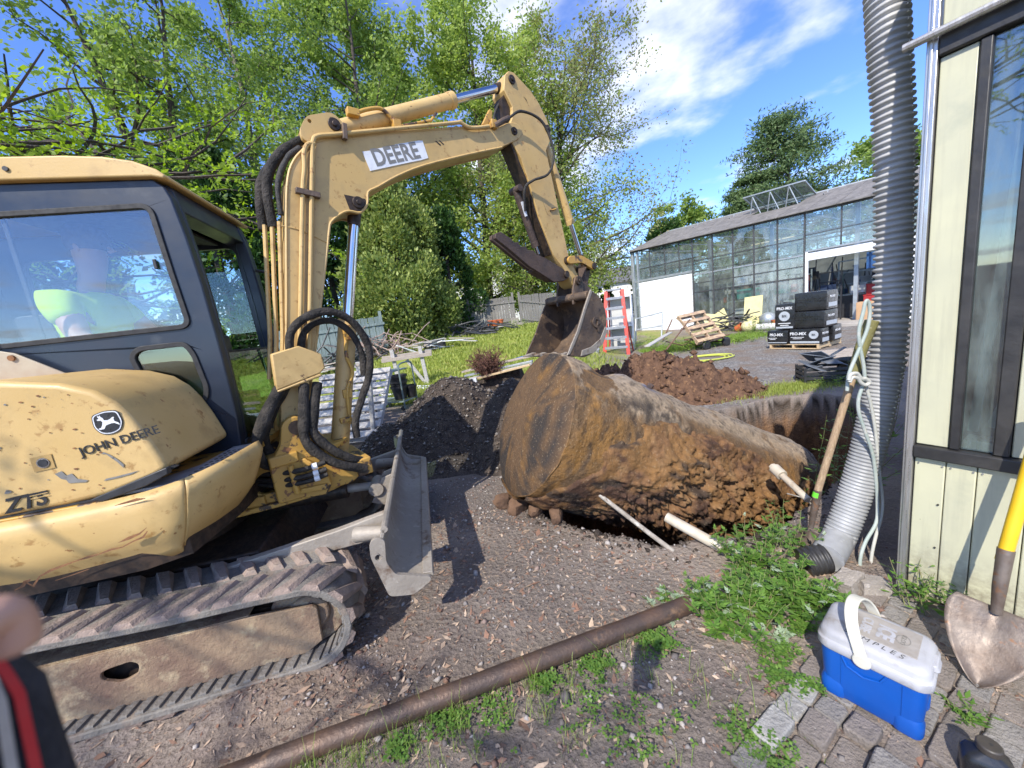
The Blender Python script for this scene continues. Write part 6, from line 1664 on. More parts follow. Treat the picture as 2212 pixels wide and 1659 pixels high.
# taller grass beside the iron pipe
lf_gr2 = leafmat('tuft_blade', (.15, .27, .03), (.34, .40, .12), .4)
PP0, PP1 = gp(330, 1742), gp(1486, 1306); dv = (PP1 - PP0) / np.linalg.norm(PP1 - PP0); nv = np.array([dv[1], -dv[0], 0])
cs = []
for k in range(95):
    t = rng.beta(1.6, 1.7) * np.linalg.norm(PP1 - PP0) * .92; o_ = .05 + abs(rng.normal(0, .10)); c_ = PP0 + dv * t + nv * o_
    m_ = rng.integers(4, 22); cs.append(np.stack([c_[0] + rng.normal(0, .022, m_), c_[1] + rng.normal(0, .022, m_)], 1))
for k in range(40):
    c_ = np.array([rng.uniform(-.5, 1.0), rng.uniform(.85, 1.45)]); m_ = rng.integers(3, 12); cs.append(c_ + rng.normal(0, .02, (m_, 2)))
xy = np.concatenate(cs); keepm = ((xy[:, 0] - PP0[0]) * nv[0] + (xy[:, 1] - PP0[1]) * nv[1]) > .045; xy = xy[keepm]
P = on_ground(xy[:, 0], xy[:, 1])
V, T = blades(P, rng.lognormal(math.log(.055), .5, len(P)).clip(.015, .17), .0013, rng, .8)
tag(obj('pipe_grass', fast_mesh('pipe_grass', V, tris=T), lf_gr2, smooth=0, fix=False), 'thin tufts of grass along the iron pipe', 'grass', kind='stuff')
# clover and small ground cover
lf_clo = leafmat('clover_leaf', (.07, .16, .028), (.17, .28, .055), .3)
cs = []
def patch(c, s, m_): cs.append(np.array(c[:2]) + rng.normal(0, 1, (m_, 2)) * np.array(s))
for (px_, py_, s_, m_) in ((1420, 1390, .045, 170), (1290, 1440, .04, 120), (1180, 1480, .03, 70), (960, 1560, .04, 90), (860, 1620, .03, 60), (1060, 1540, .05, 70), (1690, 1420, .04, 110), (1730, 1360, .03, 90), (1680, 1470, .04, 80), (1610, 1580, .04, 40), (1745, 1490, .03, 50), (1340, 1560, .12, 130), (1660, 1640, .05, 110)):
    patch(gp(px_, py_), (s_, s_ * .8), m_)
xy = np.concatenate(cs); P = on_ground(xy[:, 0], xy[:, 1]); n = len(P)
hgt = rng.uniform(.008, .045, n)
C = np.repeat(P + np.stack([np.zeros(n), np.zeros(n), hgt], 1), 3, 0)
ang = (rng.uniform(0, 6.28, n)[:, None] + np.array([0, 2.09, 4.19])).ravel(); dd = np.stack([np.cos(ang), np.sin(ang), rng.normal(.1, .2, 3 * n)], 1); s_ = np.repeat(rng.uniform(.006, .011, n), 3)[:, None]
sd = np.stack([-np.sin(ang), np.cos(ang), np.zeros(3 * n)], 1)
V = np.stack([C, C + dd * s_ + sd * s_ * .65, C + dd * s_ * 1.7, C + dd * s_ - sd * s_ * .65], 1).reshape(-1, 3)
tag(obj('clover', fast_mesh('clover', V, quads=quads_n(3 * n)), lf_clo, smooth=0, fix=False), 'low clover and creeping weeds beside the iron pipe', 'clover', kind='stuff')

# mugwort clumps --------------------------------------------------------------
lf_mug = leafmat('mugwort_leaf', (.07, .16, .025), (.16, .28, .05), .3)
lf_pale = leafmat('mugwort_pale_leaf', (.28, .38, .24), (.42, .50, .36), .3)
m_stem = M('green_stem', (.17, .22, .07), (.2, .16, .08), 10, .7)
def weed_leaf(P, d, nrm, L, lobes=5):
    """lobed leaf: a fan of narrow diamonds"""
    out = []
    sd = np.cross(nrm, d)
    for k in range(lobes):
        a = (k - (lobes - 1) / 2) / ((lobes - 1) / 2) * 1.0 if lobes > 1 else 0
        st = P + d * L * (.5 - .42 * abs(a)) * .9
        dr = d * math.cos(a * .95) + sd * math.sin(a * .95); l_ = L * (.62 - .2 * abs(a)); sw = np.cross(nrm, dr) * l_ * .19
        out += [st - dr * l_ * .15, st + dr * l_ * .4 + sw, st + dr * l_, st + dr * l_ * .4 - sw]
    return out
def weed(name, label, base, r0, h, stems, seed, leaf=.07, lm=None, cat='weed', group=None, lobes=5, pale=.05, nodes=7):
    r_ = np.random.default_rng(seed)
    e = empty(name, base, label=label, cat=cat, group=group)
    V1, V2 = [], []; st = MB()
    for s in range(stems):
        a = r_.uniform(0, 6.28); rad = r0 * math.sqrt(r_.random())
        p0 = np.array([rad * math.cos(a), rad * math.sin(a), 0]); p0[2] = float(terrain(base[0] + p0[0], base[1] + p0[1])) - base[2]
        d = np.array([math.cos(a) * .45 * rad / r0, math.sin(a) * .45 * rad / r0, 1]) + r_.normal(0, .15, 3)
        pts = bez(p0, d, h * r_.uniform(.55, 1.15), r_, .08, 5)
        st.tube(pts, [.0028, .0026, .0022, .002, .0015, .001], 4, cap=False)
        for k in range(nodes):
            t = .2 + .8 * (k + r_.random() * .5) / nodes
            q, dq = along(pts, min(t, .99)); az = k * 2.4 + r_.uniform(-.4, .4) + s
            d2 = np.array([math.cos(az), math.sin(az), r_.uniform(-.1, .55)]); d2 /= np.linalg.norm(d2)
            nr = np.cross(np.cross(d2, [0, 0, 1.]), d2); nr += r_.normal(0, .25, 3); nr -= d2 * (nr @ d2); nr /= np.linalg.norm(nr)
            (V2 if r_.random() < pale else V1).extend(weed_leaf(q, d2, nr, leaf * r_.uniform(.6, 1.25) * (1.15 - .5 * t), lobes))
    V1 = np.array(V1); obj('leaves', fast_mesh('leaves', V1, quads=quads_n(len(V1) // 4)), lm or lf_mug, e, smooth=0, fix=False)
    if V2: V2 = np.array(V2); obj('pale_leaves', fast_mesh('pale_leaves', V2, quads=quads_n(len(V2) // 4)), lf_pale, e, smooth=0, fix=False)
    st.build('stems', m_stem, e, smooth=0)['kind'] = 'stuff'
    return e
def wbase(px, py): p = gp(px, py); return (p[0], p[1], float(terrain(p[0], p[1])))
weed('mugwort', 'dense mugwort clump at the right end of the iron pipe', wbase(1590, 1340), .15, .2, 52, 51, .07)
weed('mugwort', 'mugwort spreading in front of the drain pipe foot', wbase(1660, 1270), .15, .17, 40, 52, .07)
weed('mugwort', 'mugwort beside the black pipe coupling', wbase(1735, 1310), .12, .15, 30, 53, .07)
weed('mugwort', 'pale tipped mugwort left of the iron pipe end', wbase(1440, 1320), .07, .07, 9, 54, .05, pale=.3)
weed('mugwort', 'leggy mugwort at the pit rim below the capped pipe', wbase(1620, 1200), .16, .2, 22, 55, .06, nodes=6)
weed('mugwort', 'leggy weeds round the wooden shovel blade', wbase(1710, 1185), .14, .2, 22, 56, .055, nodes=6, pale=.06)
weed('mugwort', 'white leaved sprig lying against the pipe coupling', wbase(1722, 1255), .03, .12, 4, 57, .075, pale=1.0) if False else None
weed('bramble', 'light green bramble shoots at the foot of the shed post', wbase(1998, 1330), .07, .22, 9, 58, .075, lobes=3, pale=0, nodes=5)
weed('bramble', 'bramble shoots behind the yellow handled shovel', wbase(2072, 1330), .05, .2, 7, 59, .065, lobes=3, pale=0, nodes=5)
weed('groundsel', 'leafy weed growing in the paving near the jug', wbase(2095, 1560), .045, .05, 12, 60, .055, lobes=3, pale=.12, nodes=4)
weed('nettle', 'leafy bush between the drain pipe and the shed', tuple(np.array([2.35, 2.75, 0.0])), .3, .9, 34, 61, .09, lobes=3, pale=0, nodes=10)
weed('mugwort', 'pale sprig lying in the grass below the mugwort', wbase(1690, 1385), .04, .05, 5, 62, .05, pale=.9)
# weeds round the back: along the greenhouse foot and lawn edge
lf_w2 = leafmat('yard_weed_leaf', (.14, .25, .035), (.30, .42, .08), .35)
for i, (px_, Y_2, r_0, h_, ns_, lb) in enumerate(((1440, 12.2, .55, .45, 40, 'bright weeds behind the clay heap'), (1480, 11.6, .5, .4, 36, 'bright weeds under the tilted pallet'), (1392, 13.5, .5, .6, 34, 'weeds at the greenhouse corner'), (1640, 13.6, .5, .7, 34, 'tall weeds left of the stacked bales'), (1600, 12.2, .5, .25, 24, 'low weeds behind the yard cart'), (1120, 18.5, .45, .6, 22, 'weeds in front of the board fence'), (965, 15.2, .5, .5, 26, 'bright bush at the foot of the arborvitae'), (975, 18.4, .6, .9, 30, 'leafy shrub before the fence'))):
    p = atY(px_, 720, Y_2); weed('yard_weeds', lb, (p[0], Y_2, float(terrain(p[0], Y_2))), r_0, h_, ns_, 70 + i, .16, lf_w2, group='weeds at the back of the yard', lobes=3, pale=0, nodes=7)
pgr = atY(1790, 845, 5.6)
weed('yard_weeds', 'green weeds beside the black crate', (pgr[0] + .3, 5.75, 0), .5, .16, 40, 90, .1, lf_w2, group='weeds at the back of the yard', lobes=3, pale=0, nodes=4)
# strip of grass by the crate and the drive edge
n = 5000; x = rng.normal(4.4, .5, n); y = rng.normal(5.7, .16, n) + .1 * (x - 4.4); k_ = poly_sd(x, y, PIT) > .03; P = on_ground(x[k_], y[k_])
V, T = blades(P, rng.uniform(.03, .09, len(P)), .003, rng, .7)
tag(obj('verge_grass', fast_mesh('verge_grass', V, tris=T), lf_grass, smooth=0, fix=False), 'strip of grass between the pit and the gravel drive', 'grass', kind='stuff')
n = 9000; x = rng.uniform(4.5, 9.5, n); y = 11.6 + .55 * (x - 6) * .55 + rng.normal(0, .45, n) + 1.0; P = on_ground(x, y)
V, T = blades(P, rng.uniform(.05, .18, len(P)), .006, rng, .7)
tag(obj('wall_foot_grass', fast_mesh('wall_foot_grass', V, tris=T), lf_w2, smooth=0, fix=False), 'rank grass along the foot of the greenhouse', 'grass', kind='stuff')
# ------------------------------------------------------------------ greenhouse
GH = R(-33); G0 = gp(1740, 702)
gdir = np.array([math.sin(GH), math.cos(GH), 0]); gout = np.array([-math.cos(GH), math.sin(GH), 0])
GA = math.atan2(gdir[1], gdir[0])
gh_ = empty('greenhouse', G0, GA, 'long glazed greenhouse with white doors and grey roof behind the drive', 'greenhouse')
# local: x along the front away from the camera, y out of the front, z up
m_wsid = M('white_siding', (.80, .81, .82), (.74, .75, .77), 3, .5, spots=[((.6, .6, .6), 6, .66, .1)])
m_mull = M('dark_glazing_bar', (.05, .052, .055), (.08, .08, .082), 10, .55)
m_gal = M('galvanised_steel', (.42, .45, .47), (.34, .37, .39), 7, .45, .5)
m_roofp = M('weathered_roof_panel', (.20, .185, .17), (.13, .12, .11), 4, .75, bump=.2, bscale=20, aniso=(1, .6, 1), spots=[((.33, .31, .29), 8, .57, .12), ((.10, .09, .085), 14, .6, .1)])
m_gpane = glassmat('greenhouse_glass', (.90, .93, .92), .03, (.46, .50, .49), .20, (1, 1, .5), dfreq=3)
m_gpane2 = glassmat('misty_greenhouse_glass', (.85, .90, .90), .03, (.46, .52, .52), .62, (1.4, 1.4, .7), dfreq=2.2)
m_conc2 = M('concrete_apron', (.40, .37, .33), (.33, .30, .27), 3, .9, bump=.3, bscale=30)
ez = lambda s: 4.36 + .032 * s
def gbox(name, s0, s1, y0, y1, z0, z1, mat, parent=None, bevel=0.0):
    mb = MB(); mb.box(((s0 + s1) / 2, (y0 + y1) / 2, (z0 + z1) / 2), (abs(s1 - s0), abs(y1 - y0), abs(z1 - z0))); return mb.build(name, mat, parent or gh_, bevel, smooth=0 if not bevel else 30)
def gquad(name, pts, th, mat):
    """sloping sheet from four corners (s, z) with thickness along y"""
    mb = MB(); mb.prism(pts, -th / 2, th / 2); return mb.build(name, mat, gh_, smooth=0)
SL, SR = 8.12, -6.5
# corner and main posts
for s_, w_ in ((SL, .16), (SL - .32, .08)): gbox('corner_post', s_ - w_ / 2, s_ + w_ / 2, -.1, .06, -.1, ez(s_) - .02, m_gal, bevel=.01)
MUL = [4.60, 3.62, 2.72, 1.86, .98, .06]
for y_ in (2.30, 3.35): gbox('rail', .09, 4.57, -.024, .024, y_, y_ + .03, m_mull)
for y_ in (3.55,): gbox('rail', 4.63, 7.7, -.024, .024, y_, y_ + .03, m_mull)
for y_ in (3.45,): gbox('rail', -4.5, .03, -.024, .024, y_, y_ + .03, m_mull)
for s_ in MUL: gbox('mullion', s_ - .025, s_ + .025, -.03, .035, .0, ez(s_) - .03, m_mull)
for s_ in (7.0, 6.1, 5.3): gbox('mullion', s_ - .02, s_ + .02, -.03, .03, 2.98, ez(s_) - .03, m_mull)
for s_ in (-1.05, -2.15, -3.3, -4.5): gbox('mullion', s_ - .02, s_ + .02, -.03, .03, 2.88, ez(s_) - .03, m_mull)
# rails
gbox('rail', 4.63, SL - .1, -.035, .045, 2.86, 2.97, m_gal); gbox('rail', .09, 4.57, -.028, .028, 1.86, 1.90, m_mull); gbox('rail', .09, 4.57, -.03, .03, 2.70, 2.76, m_gal); gbox('rail', .09, 4.57, -.03, .03, .50, .56, m_gal); gbox('rail', SR, .03, -.035, .04, 2.82, 2.88, m_gal)
gbox('base_wall', .0, 4.57, -.06, .02, -.2, .30, m_conc2)
# white board wall at the far end: separate planks
z = .10; k = 0
for h_ in (.28, .30, .26, .32, .20, .34, .28, .33, .22, .2):
    gbox('plank', 4.66, SL - .36, -.02 - .004 * (k % 2), .02 + .004 * (k % 2), z, z + h_ - .012, m_wsid, bevel=.004); z += h_; k += 1
# panes
bays = [(a, b) for a, b in zip(MUL[:-1], MUL[1:])]
for i, (a, b) in enumerate(bays):
    for (z0, z1) in ((.58, 1.85), (1.91, 2.69), (2.77, None)):
        mt = m_gpane2 if (i >= 3 and z1 is not None) or (i == 2 and z1 == 2.69) else m_gpane
        top = ez((a + b) / 2) - .1 if z1 is None else z1
        gbox('pane', b + .03, a - .03, -.004, .004, z0, top, mt)
for a, b in ((SL - .4, 7.02), (6.98, 6.12), (6.08, 5.32), (5.28, 4.63)): gbox('pane', b + .005, a - .005, -.004, .004, 2.98, ez((a + b) / 2) - .1, m_gpane)
for a, b in ((.02, -1.03), (-1.07, -2.13), (-2.17, -3.28), (-3.32, -4.48)): gbox('pane', b + .005, a - .005, -.004, .004, 2.89, ez((a + b) / 2) - .1, m_gpane)
gbox('pane', SL - .27, SL - .1, -.004, .004, .3, 4.3, m_gpane)
# roll-up door: lowered slats under the lintel, jambs
for k in range(3): gbox('door_slat', -2.42, -.02, -.05 + .012 * (k % 2), -.01 + .012 * (k % 2), 2.50 + k * .10, 2.594 + k * .10, m_wsid, bevel=.006)
gbox('door_jamb', -.06, .02, -.06, .05, .0, 2.82, m_wsid, bevel=.006); gbox('door_jamb', -2.52, -2.44, -.06, .05, .0, 2.82, m_wsid, bevel=.006)
gbox('end_panel', SR, -2.54, -.03, .02, .0, 2.80, m_wsid)
# eave beam, roof panels and vent
gquad('eave_beam', [(SR, ez(SR) - .09), (SL + .1, ez(SL) - .09), (SL + .1, ez(SL)), (SR, ez(SR))], .14, m_mull)
gbox('gutter', SR, SL + .15, .07, .19, 4.40, 4.44, m_mull) if False else None
DR, RZ = 3.4, 1.08
s_ = SL + .12; w_ = .92; k = 0
while s_ > SR:
    a, b = s_, s_ - w_ + .018
    if not (1.0 < (a + b) / 2 < 2.9):
        mb = MB(); za, zb = ez(a) + .02, ez(b) + .02
        mb.add([(a, .22, za - .06), (b, .22, zb - .06), (b, -DR, zb + RZ), (a, -DR, za + RZ), (a, .22, za - .03), (b, .22, zb - .03), (b, -DR, zb + RZ + .03), (a, -DR, za + RZ + .03)], [(0,1,2,3),(7,6,5,4),(0,4,5,1),(1,5,6,2),(2,6,7,3),(3,7,4,0)])
        mb.build('roof_panel', m_roofp, gh_, smooth=0)
    else:
        mb = MB(); za, zb = ez(a) + .02, ez(b) + .02; t = .55
        y1 = .22 - (DR + .22) * t
        mb.add([(a, .22, za - .06), (b, .22, zb - .06), (b, y1, zb - .06 + (RZ + .06) * t), (a, y1, za - .06 + (RZ + .06) * t), (a, .22, za - .03), (b, .22, zb - .03), (b, y1, zb - .03 + (RZ + .06) * t), (a, y1, za - .03 + (RZ + .06) * t)], [(0,1,2,3),(7,6,5,4),(0,4,5,1),(1,5,6,2),(2,6,7,3),(3,7,4,0)])
        mb.build('roof_panel', m_roofp, gh_, smooth=0)
    s_ -= w_; k += 1
# back slope
mb = MB(); mb.add([(SL, -DR, ez(SL) + RZ + .04), (SR, -DR, ez(SR) + RZ + .04), (SR, -2 * DR, ez(SR)), (SL, -2 * DR, ez(SL))], [(0, 1, 2, 3)]); mb.build('back_roof', m_gpane2, gh_, smooth=0)
mb = MB(); mb.tube([(SL, -DR, ez(SL) + RZ + .05), (SR, -DR, ez(SR) + RZ + .05)], .05, 8); mb.build('ridge_cap', m_gal, gh_)
# opened roof vent: glazed flap on struts
vz = ez(2) + .54
V0, V1 = .7, 3.1
fl = [(V0, -1.9, vz + .92), (V1, -1.9, vz + 1.0), (V1, -3.3, vz + .52), (V0, -3.3, vz + .44)]
mb = MB(); mb.add(fl + [(p[0], p[1], p[2] + .015) for p in fl], [(0,1,2,3),(7,6,5,4),(0,1,5,4),(1,2,6,5),(2,3,7,6),(3,0,4,7)]); mb.build('vent_flap', m_gpane2, gh_, smooth=0)
for i in range(4): mb = MB(); mb.bar(fl[i], fl[(i + 1) % 4], .05); mb.build('vent_frame', m_gal, gh_)
for t in (.2, .5, .8):
    x_ = V0 + (V1 - V0) * t; mb = MB(); mb.bar((x_ - .25, -2.2, vz - .15), (x_ + .1, -1.92, vz + .92), .035); mb.build('vent_strut', m_gal, gh_)
    mb = MB(); mb.bar((x_ + .35, -2.2, vz - .15), (x_ + .1, -1.92, vz + .92), .035); mb.build('vent_strut', m_gal, gh_)
    mb = MB(); mb.bar((x_, -1.9, vz + .94), (x_, -3.3, vz + .46), .03); mb.build('vent_bar', m_gal, gh_)
# ends, back wall, floor, inside frame
gbox('gable_wall', SL - .05, SL + .0, -2 * DR, -.12, .0, 4.5, m_gpane) 
gbox('back_wall', SR, SL, -2 * DR, -2 * DR + .06, 2.9, 4.3, m_gpane2); gbox('back_plinth', SR, SL, -2 * DR, -2 * DR + .1, .0, 2.9, M('grey_back_wall', (.20, .21, .2), (.14, .15, .145), 1.5, .9))
gbox('floor_slab', SR, SL, -2 * DR, .0, -.2, .06, m_conc2); gbox('door_apron', -2.7, .1, .0, 1.3, -.12, .10, m_conc2, bevel=.02)
gbox('plank_end', SL - .02, SL + .02, -2 * DR, -.14, .0, 2.6, m_wsid)
for s_ in (4.2, 1.5, -1.3): gbox('inner_post', s_ - .06, s_ + .06, -.9, -.78, .0, 4.3, m_gal)
for z_, y_ in ((3.35, -1.0), (3.62, -2.2), (3.05, -2.6), (3.9, -3.2)): mb = MB(); mb.tube([(SL - .4, y_, z_), (SR, y_, z_ - .1)], .035, 8); mb.build('heating_pipe', M('cream_pipe', (.55, .52, .36), (.5, .46, .32), 4, .5), gh_)
for s_ in np.arange(-5.5, 8, 1.9):
    mb = MB(); mb.bar((s_, 0, ez(s_) - .05), (s_, -2 * DR, ez(s_) - .05), .05); mb.bar((s_, -2.1, ez(s_) - .05), (s_ + .02, -3.0, ez(s_) + 1.1), .03); mb.bar((s_, -4.0, ez(s_) - .05), (s_ + .02, -2.4, ez(s_) + .9), .03); mb.build('roof_truss', m_gal, gh_)
# things stored inside ---------------------------------------------------------
def gw(s, y, z): return G0 + gdir * s + gout * y + np.array([0, 0, z])
def crate_thing(name, label, cat, s, y, z, size, mat, lidmat=None, rz=0.0, group=None):
    e = empty(name, gw(s, y, z), GA + rz, label, cat, group)
    mb = MB(); t = .02; a, b, h = size
    mb.box((0, 0, t / 2), (a, b, t)); mb.box((-a / 2 + t / 2, 0, h / 2 + .001), (t, b, h - .002)); mb.box((a / 2 - t / 2, 0, h / 2 + .001), (t, b, h - .002)); mb.box((0, -b / 2 + t / 2, h / 2), (a - 2 * t, t, h)); mb.box((0, b / 2 - t / 2, h / 2), (a - 2 * t, t, h)); mb.build('box', mat, e, .008)
    if lidmat: mb = MB(); mb.box((0, 0, h + .015), (a + .03, b + .03, .04)); mb.build('lid', lidmat, e, .01)
    return e
m_shelf = M('shelf_steel', (.33, .37, .37), (.26, .29, .29), 6, .5, .4); m_teal = M('teal_plastic', (.05, .30, .25), (.04, .24, .2), 5, .5); m_red = M('red_plastic', (.42, .03, .03), (.34, .025, .025), 5, .4); m_cbx = M('cardboard', (.48, .30, .17), (.43, .27, .15), 4, .85); m_bl2 = M('blue_sheet', (.06, .17, .42), (.05, .13, .35), 5, .5); m_wbag = M('white_bags', (.6, .6, .58), (.5, .5, .48), 8, .6)
def shelf(label, s0, s1, y, zs):
    e = empty('storage_shelf', gw((s0 + s1) / 2, y, .06), GA, label, 'shelf', 'shelves in the greenhouse'); w_ = s1 - s0
    for sx2 in (-1, 1):
        for sy2 in (-1, 1): mb = MB(); mb.box((sx2 * w_ / 2, sy2 * .22, (zs[-1] + .2) / 2), (.045, .045, zs[-1] + .2)); mb.build('upright', m_shelf, e)
    for z_ in zs: mb = MB(); mb.box((0, 0, z_), (w_, .48, .04)); mb.build('deck', m_shelf, e)
    return e
shelf('steel shelf behind the misty panes near the door', .3, 1.8, -1.3, (.5, 1.2, 1.95)); shelf('steel shelf in the middle of the glazed front', 1.95, 3.5, -1.25, (.45, 1.15, 1.9))
for i, (s_, z_, sz, mt, lb, nm, cat) in enumerate(((2.3, 1.98, (.5, .35, .22), m_wbag, 'white sack bundle on the middle shelf top', 'sack', 'sack'), (2.9, 1.98, (.35, .3, .25), m_bl2, 'blue folded sheet on the middle shelf top', 'folded_sheet', 'sheet'), (2.6, 1.23, (1.0, .4, .45), m_teal, 'teal tub row on the middle shelf', 'tub', 'tub'), (1.4, 1.28, (.7, .4, .35), m_teal, 'teal tub behind misty glass', 'tub', 'tub'), (.8, 1.28, (.22, .2, .34), m_red, 'red canister behind misty glass', 'canister', 'canister'), (2.7, .53, (1.1, .42, .26), m_wbag, 'pale bag on the low shelf', 'bag', 'bag'), (1.9, 1.45, (.22, .2, .32), m_wbag, 'white jug on the middle shelf', 'white_jug', 'jug'), (.9, .56, (.5, .3, .4), m_wbag, 'white box low behind misty glass', 'white_box', 'box'))):
    crate_thing(nm, lb, cat, s_, -1.28, z_ + .06, sz, mt)
crate_thing('red_tub', 'red tub with lid just inside the roll up door', 'tub', -1.75, -1.7, .95, (.6, .45, .35), m_red, m_red); crate_thing('red_tub', 'red tub standing behind the cardboard box', 'tub', -1.8, -1.2, .06, (.6, .5, .85), m_red, m_red); crate_thing('cardboard_box', 'tan cardboard box in the greenhouse doorway', 'box', -1.72, -.35, .06, (.48, .5, .66), m_cbx, rz=.1)
# machine and racks in the dark doorway
def rack(label, s, y, w_, h_, mat):
    e = empty('pipe_rack', gw(s, y, .06), GA, label, 'rack', 'racks inside the doorway')
    for x_ in (-w_ / 2, w_ / 2): mb = MB(); mb.box((x_, 0, h_ / 2), (.05, .05, h_)); mb.build('upright', mat, e)
    for z_ in np.linspace(.4, h_, 5): mb = MB(); mb.box((0, 0, z_), (w_, .05, .05)); mb.build('crossbar', mat, e)
    return e
rack('dark rack left inside the doorway', -.45, -1.1, .7, 1.9, m_blk); rack('dark rack deep inside the doorway', -.9, -2.6, 1.2, 2.3, m_shelf)
crate_thing('workbench', 'dark workbench inside the doorway', 'bench', -1.0, -2.2, .06, (1.6, .8, .9), m_blk, m_shelf); crate_thing('grey_machine', 'pale machine top inside the doorway', 'machine', -1.15, -1.9, 1.02, (.5, .4, .3), m_wbag); crate_thing('hanging_bag', 'dark hanging bag at the top of the doorway', 'bag', -1.75, -1.2, 1.9, (.45, .35, .6), m_bl2)
r9 = np.random.default_rng(77); mbs_ = MB()
for k in range(230):
    s2_ = r9.uniform(-2.35, 4.5); y2_ = -r9.uniform(1.9, 5.2); z2_ = .06 + abs(r9.normal(0, .75)) if k % 3 else .06
    z2_ = min(z2_, 2.3); sz_ = r9.lognormal(math.log(.24), .5, 3).clip(.05, .9); rz_ = Matrix.Rotation(r9.uniform(-.5, .5), 3, 'Z')
    mbs_.box((s2_, y2_, z2_ + sz_[2] / 2), tuple(sz_), rot=rz_)
    if k % 2: mbs_.bar((s2_, y2_, z2_), (s2_ + r9.normal(0, .25), y2_ + r9.normal(0, .1), z2_ + r9.uniform(.6, 1.7)), .03)
sg_ = empty('stored_goods', G0, GA, 'jumble of boxes, tools and racks deep inside the greenhouse', 'stored goods'); sg_['kind'] = 'stuff'
o = mbs_.build('goods', rndmat('stored_goods_mix', [(.05, .05, .055), (.03, .03, .03), (.12, .11, .1), (.3, .29, .27), (.06, .12, .12), (.2, .14, .09), (.04, .045, .06), (.28, .06, .04), (.45, .44, .42), (.05, .08, .16)]), sg_, smooth=0); o['kind'] = 'stuff'
# clutter against the front: yellow boards, fallen tubes, planters, float
def leaning(name, label, cat, s, w_, h_, mat, tilt=14, y=.5, th=.03, z=.08, roll=0.0):
    o = MB().box((0, 0, h_ / 2), (w_, th, h_)).build(name, mat, None, .004, loc=tuple(gw(s, y, z)), rot=(R(tilt), R(roll), GA)); return tag(o, label, cat)
m_ybd = M('pale_yellow_board', (.70, .64, .33), (.60, .54, .28), 5, .7, spots=[((.35, .32, .2), 10, .62, .1)])
leaning('foam_board', 'tall pale yellow board leaning on the greenhouse front', 'board', 1.75, .72, 1.32, m_ybd, 12, .5, roll=2); leaning('foam_board', 'torn pale yellow board lying askew left of the tall one', 'board', 2.9, .75, .9, m_ybd, 20, .6, roll=32); leaning('foam_board', 'low pale yellow board behind the tilted pallet', 'board', 3.6, .8, .7, m_ybd, 16, .45, roll=-8)
def pile(name, label, cat, c, n_, L_, r0, mat, spread, seed, flat_=.25, hgt=.35, r1=None):
    r_ = np.random.default_rng(seed); mb = MB()
    for i in range(n_):
        a = r_.uniform(0, 6.28); p = r_.normal(0, 1, 3) * np.array([spread[0], spread[1], hgt * .4]); p[2] = abs(p[2]) + .02
        d = np.array([math.cos(a), math.sin(a), r_.normal(0, flat_)]); d /= np.linalg.norm(d); l_ = L_ * r_.uniform(.4, 1.1)
        pts = bez(p - d * l_ / 2, d, l_, r_, .12, 4); mb.tube([(q[0], q[1], max(q[2], .01)) for q in pts], r0 * r_.uniform(.6, 1.3), 5)
    e = empty(name, c, label=label, cat=cat); o = mb.build('strands', mat, e, smooth=60); o['kind'] = 'stuff'; return e
pile('tube_pile', 'tangle of dark tubes under the yellow boards', 'debris', gw(2.2, .9, .05), 46, 1.3, .03, m_mull, (.8, .25), 101, .3, .7)
pot_m = M('terracotta_plastic', (.52, .13, .04), (.42, .10, .035), 6, .6)
def pot(name, label, c, r0, h_, mat, rot=(0, 0, 0), group=None, cat='pot'):
    e = empty(name, c, label=label, cat=cat, group=group, rot=rot); mb = MB(); mb.lathe([(r0 * .72, 0), (r0 * .96, h_ * .84), (r0 * 1.06, h_ * .84), (r0 * 1.06, h_), (r0 * .97, h_), (r0 * .9, h_ * .8), (r0 * .66, .03)], 20); mb.build('pot', mat, e, smooth=40); return e
pot('planter', 'orange planter tipped beside the yellow float', gw(1.9, 1.6, .12), .17, .26, pot_m, (R(70), 0, .6)); pot('planter', 'orange pot standing behind the weeds right of the yellow boards', gw(.75, .8, .05), .14, .3, pot_m)
e = empty('float', gw(1.35, 1.75, .0), label='pale yellow speckled float lying on the ground', cat='float'); mb = MB(); mb.lathe([(.01, 0), (.14, .02), (.23, .1), (.27, .22), (.23, .34), (.14, .42), (.01, .44)], 20); mb.build('body', M('speckled_yellow', (.70, .64, .38), (.62, .56, .3), 8, .6, spots=[((.3, .26, .1), 14, .6, .05)]), e, smooth=60)
e = empty('white_roll', gw(.9, 1.5, .14), GA, 'white roll lying beside the yellow float', 'roll'); mb = MB(); mb.cyl((-.5, 0, 0), (.5, 0, 0), .13, 16); mb.build('roll', m_wbag, e, .02)
e = empty('black_roll', gw(.55, .5, .05), label='upright black roll beside the misty panes', cat='roll', rot=(R(6), R(4), 0)); mb = MB(); mb.cyl((0, 0, 0), (0, 0, .95), .16, 18); mb.build('roll', m_blk, e, .02)
e = empty('grey_barrel', gw(1.1, .6, .1), label='grey clear wrapped bundle right of the tall yellow board', cat='bundle'); mb = MB(); mb.lathe([(.2, 0), (.3, .1), (.32, .35), (.22, .5), (.05, .56)], 16); mb.build('wrap', m_gal, e, smooth=50)
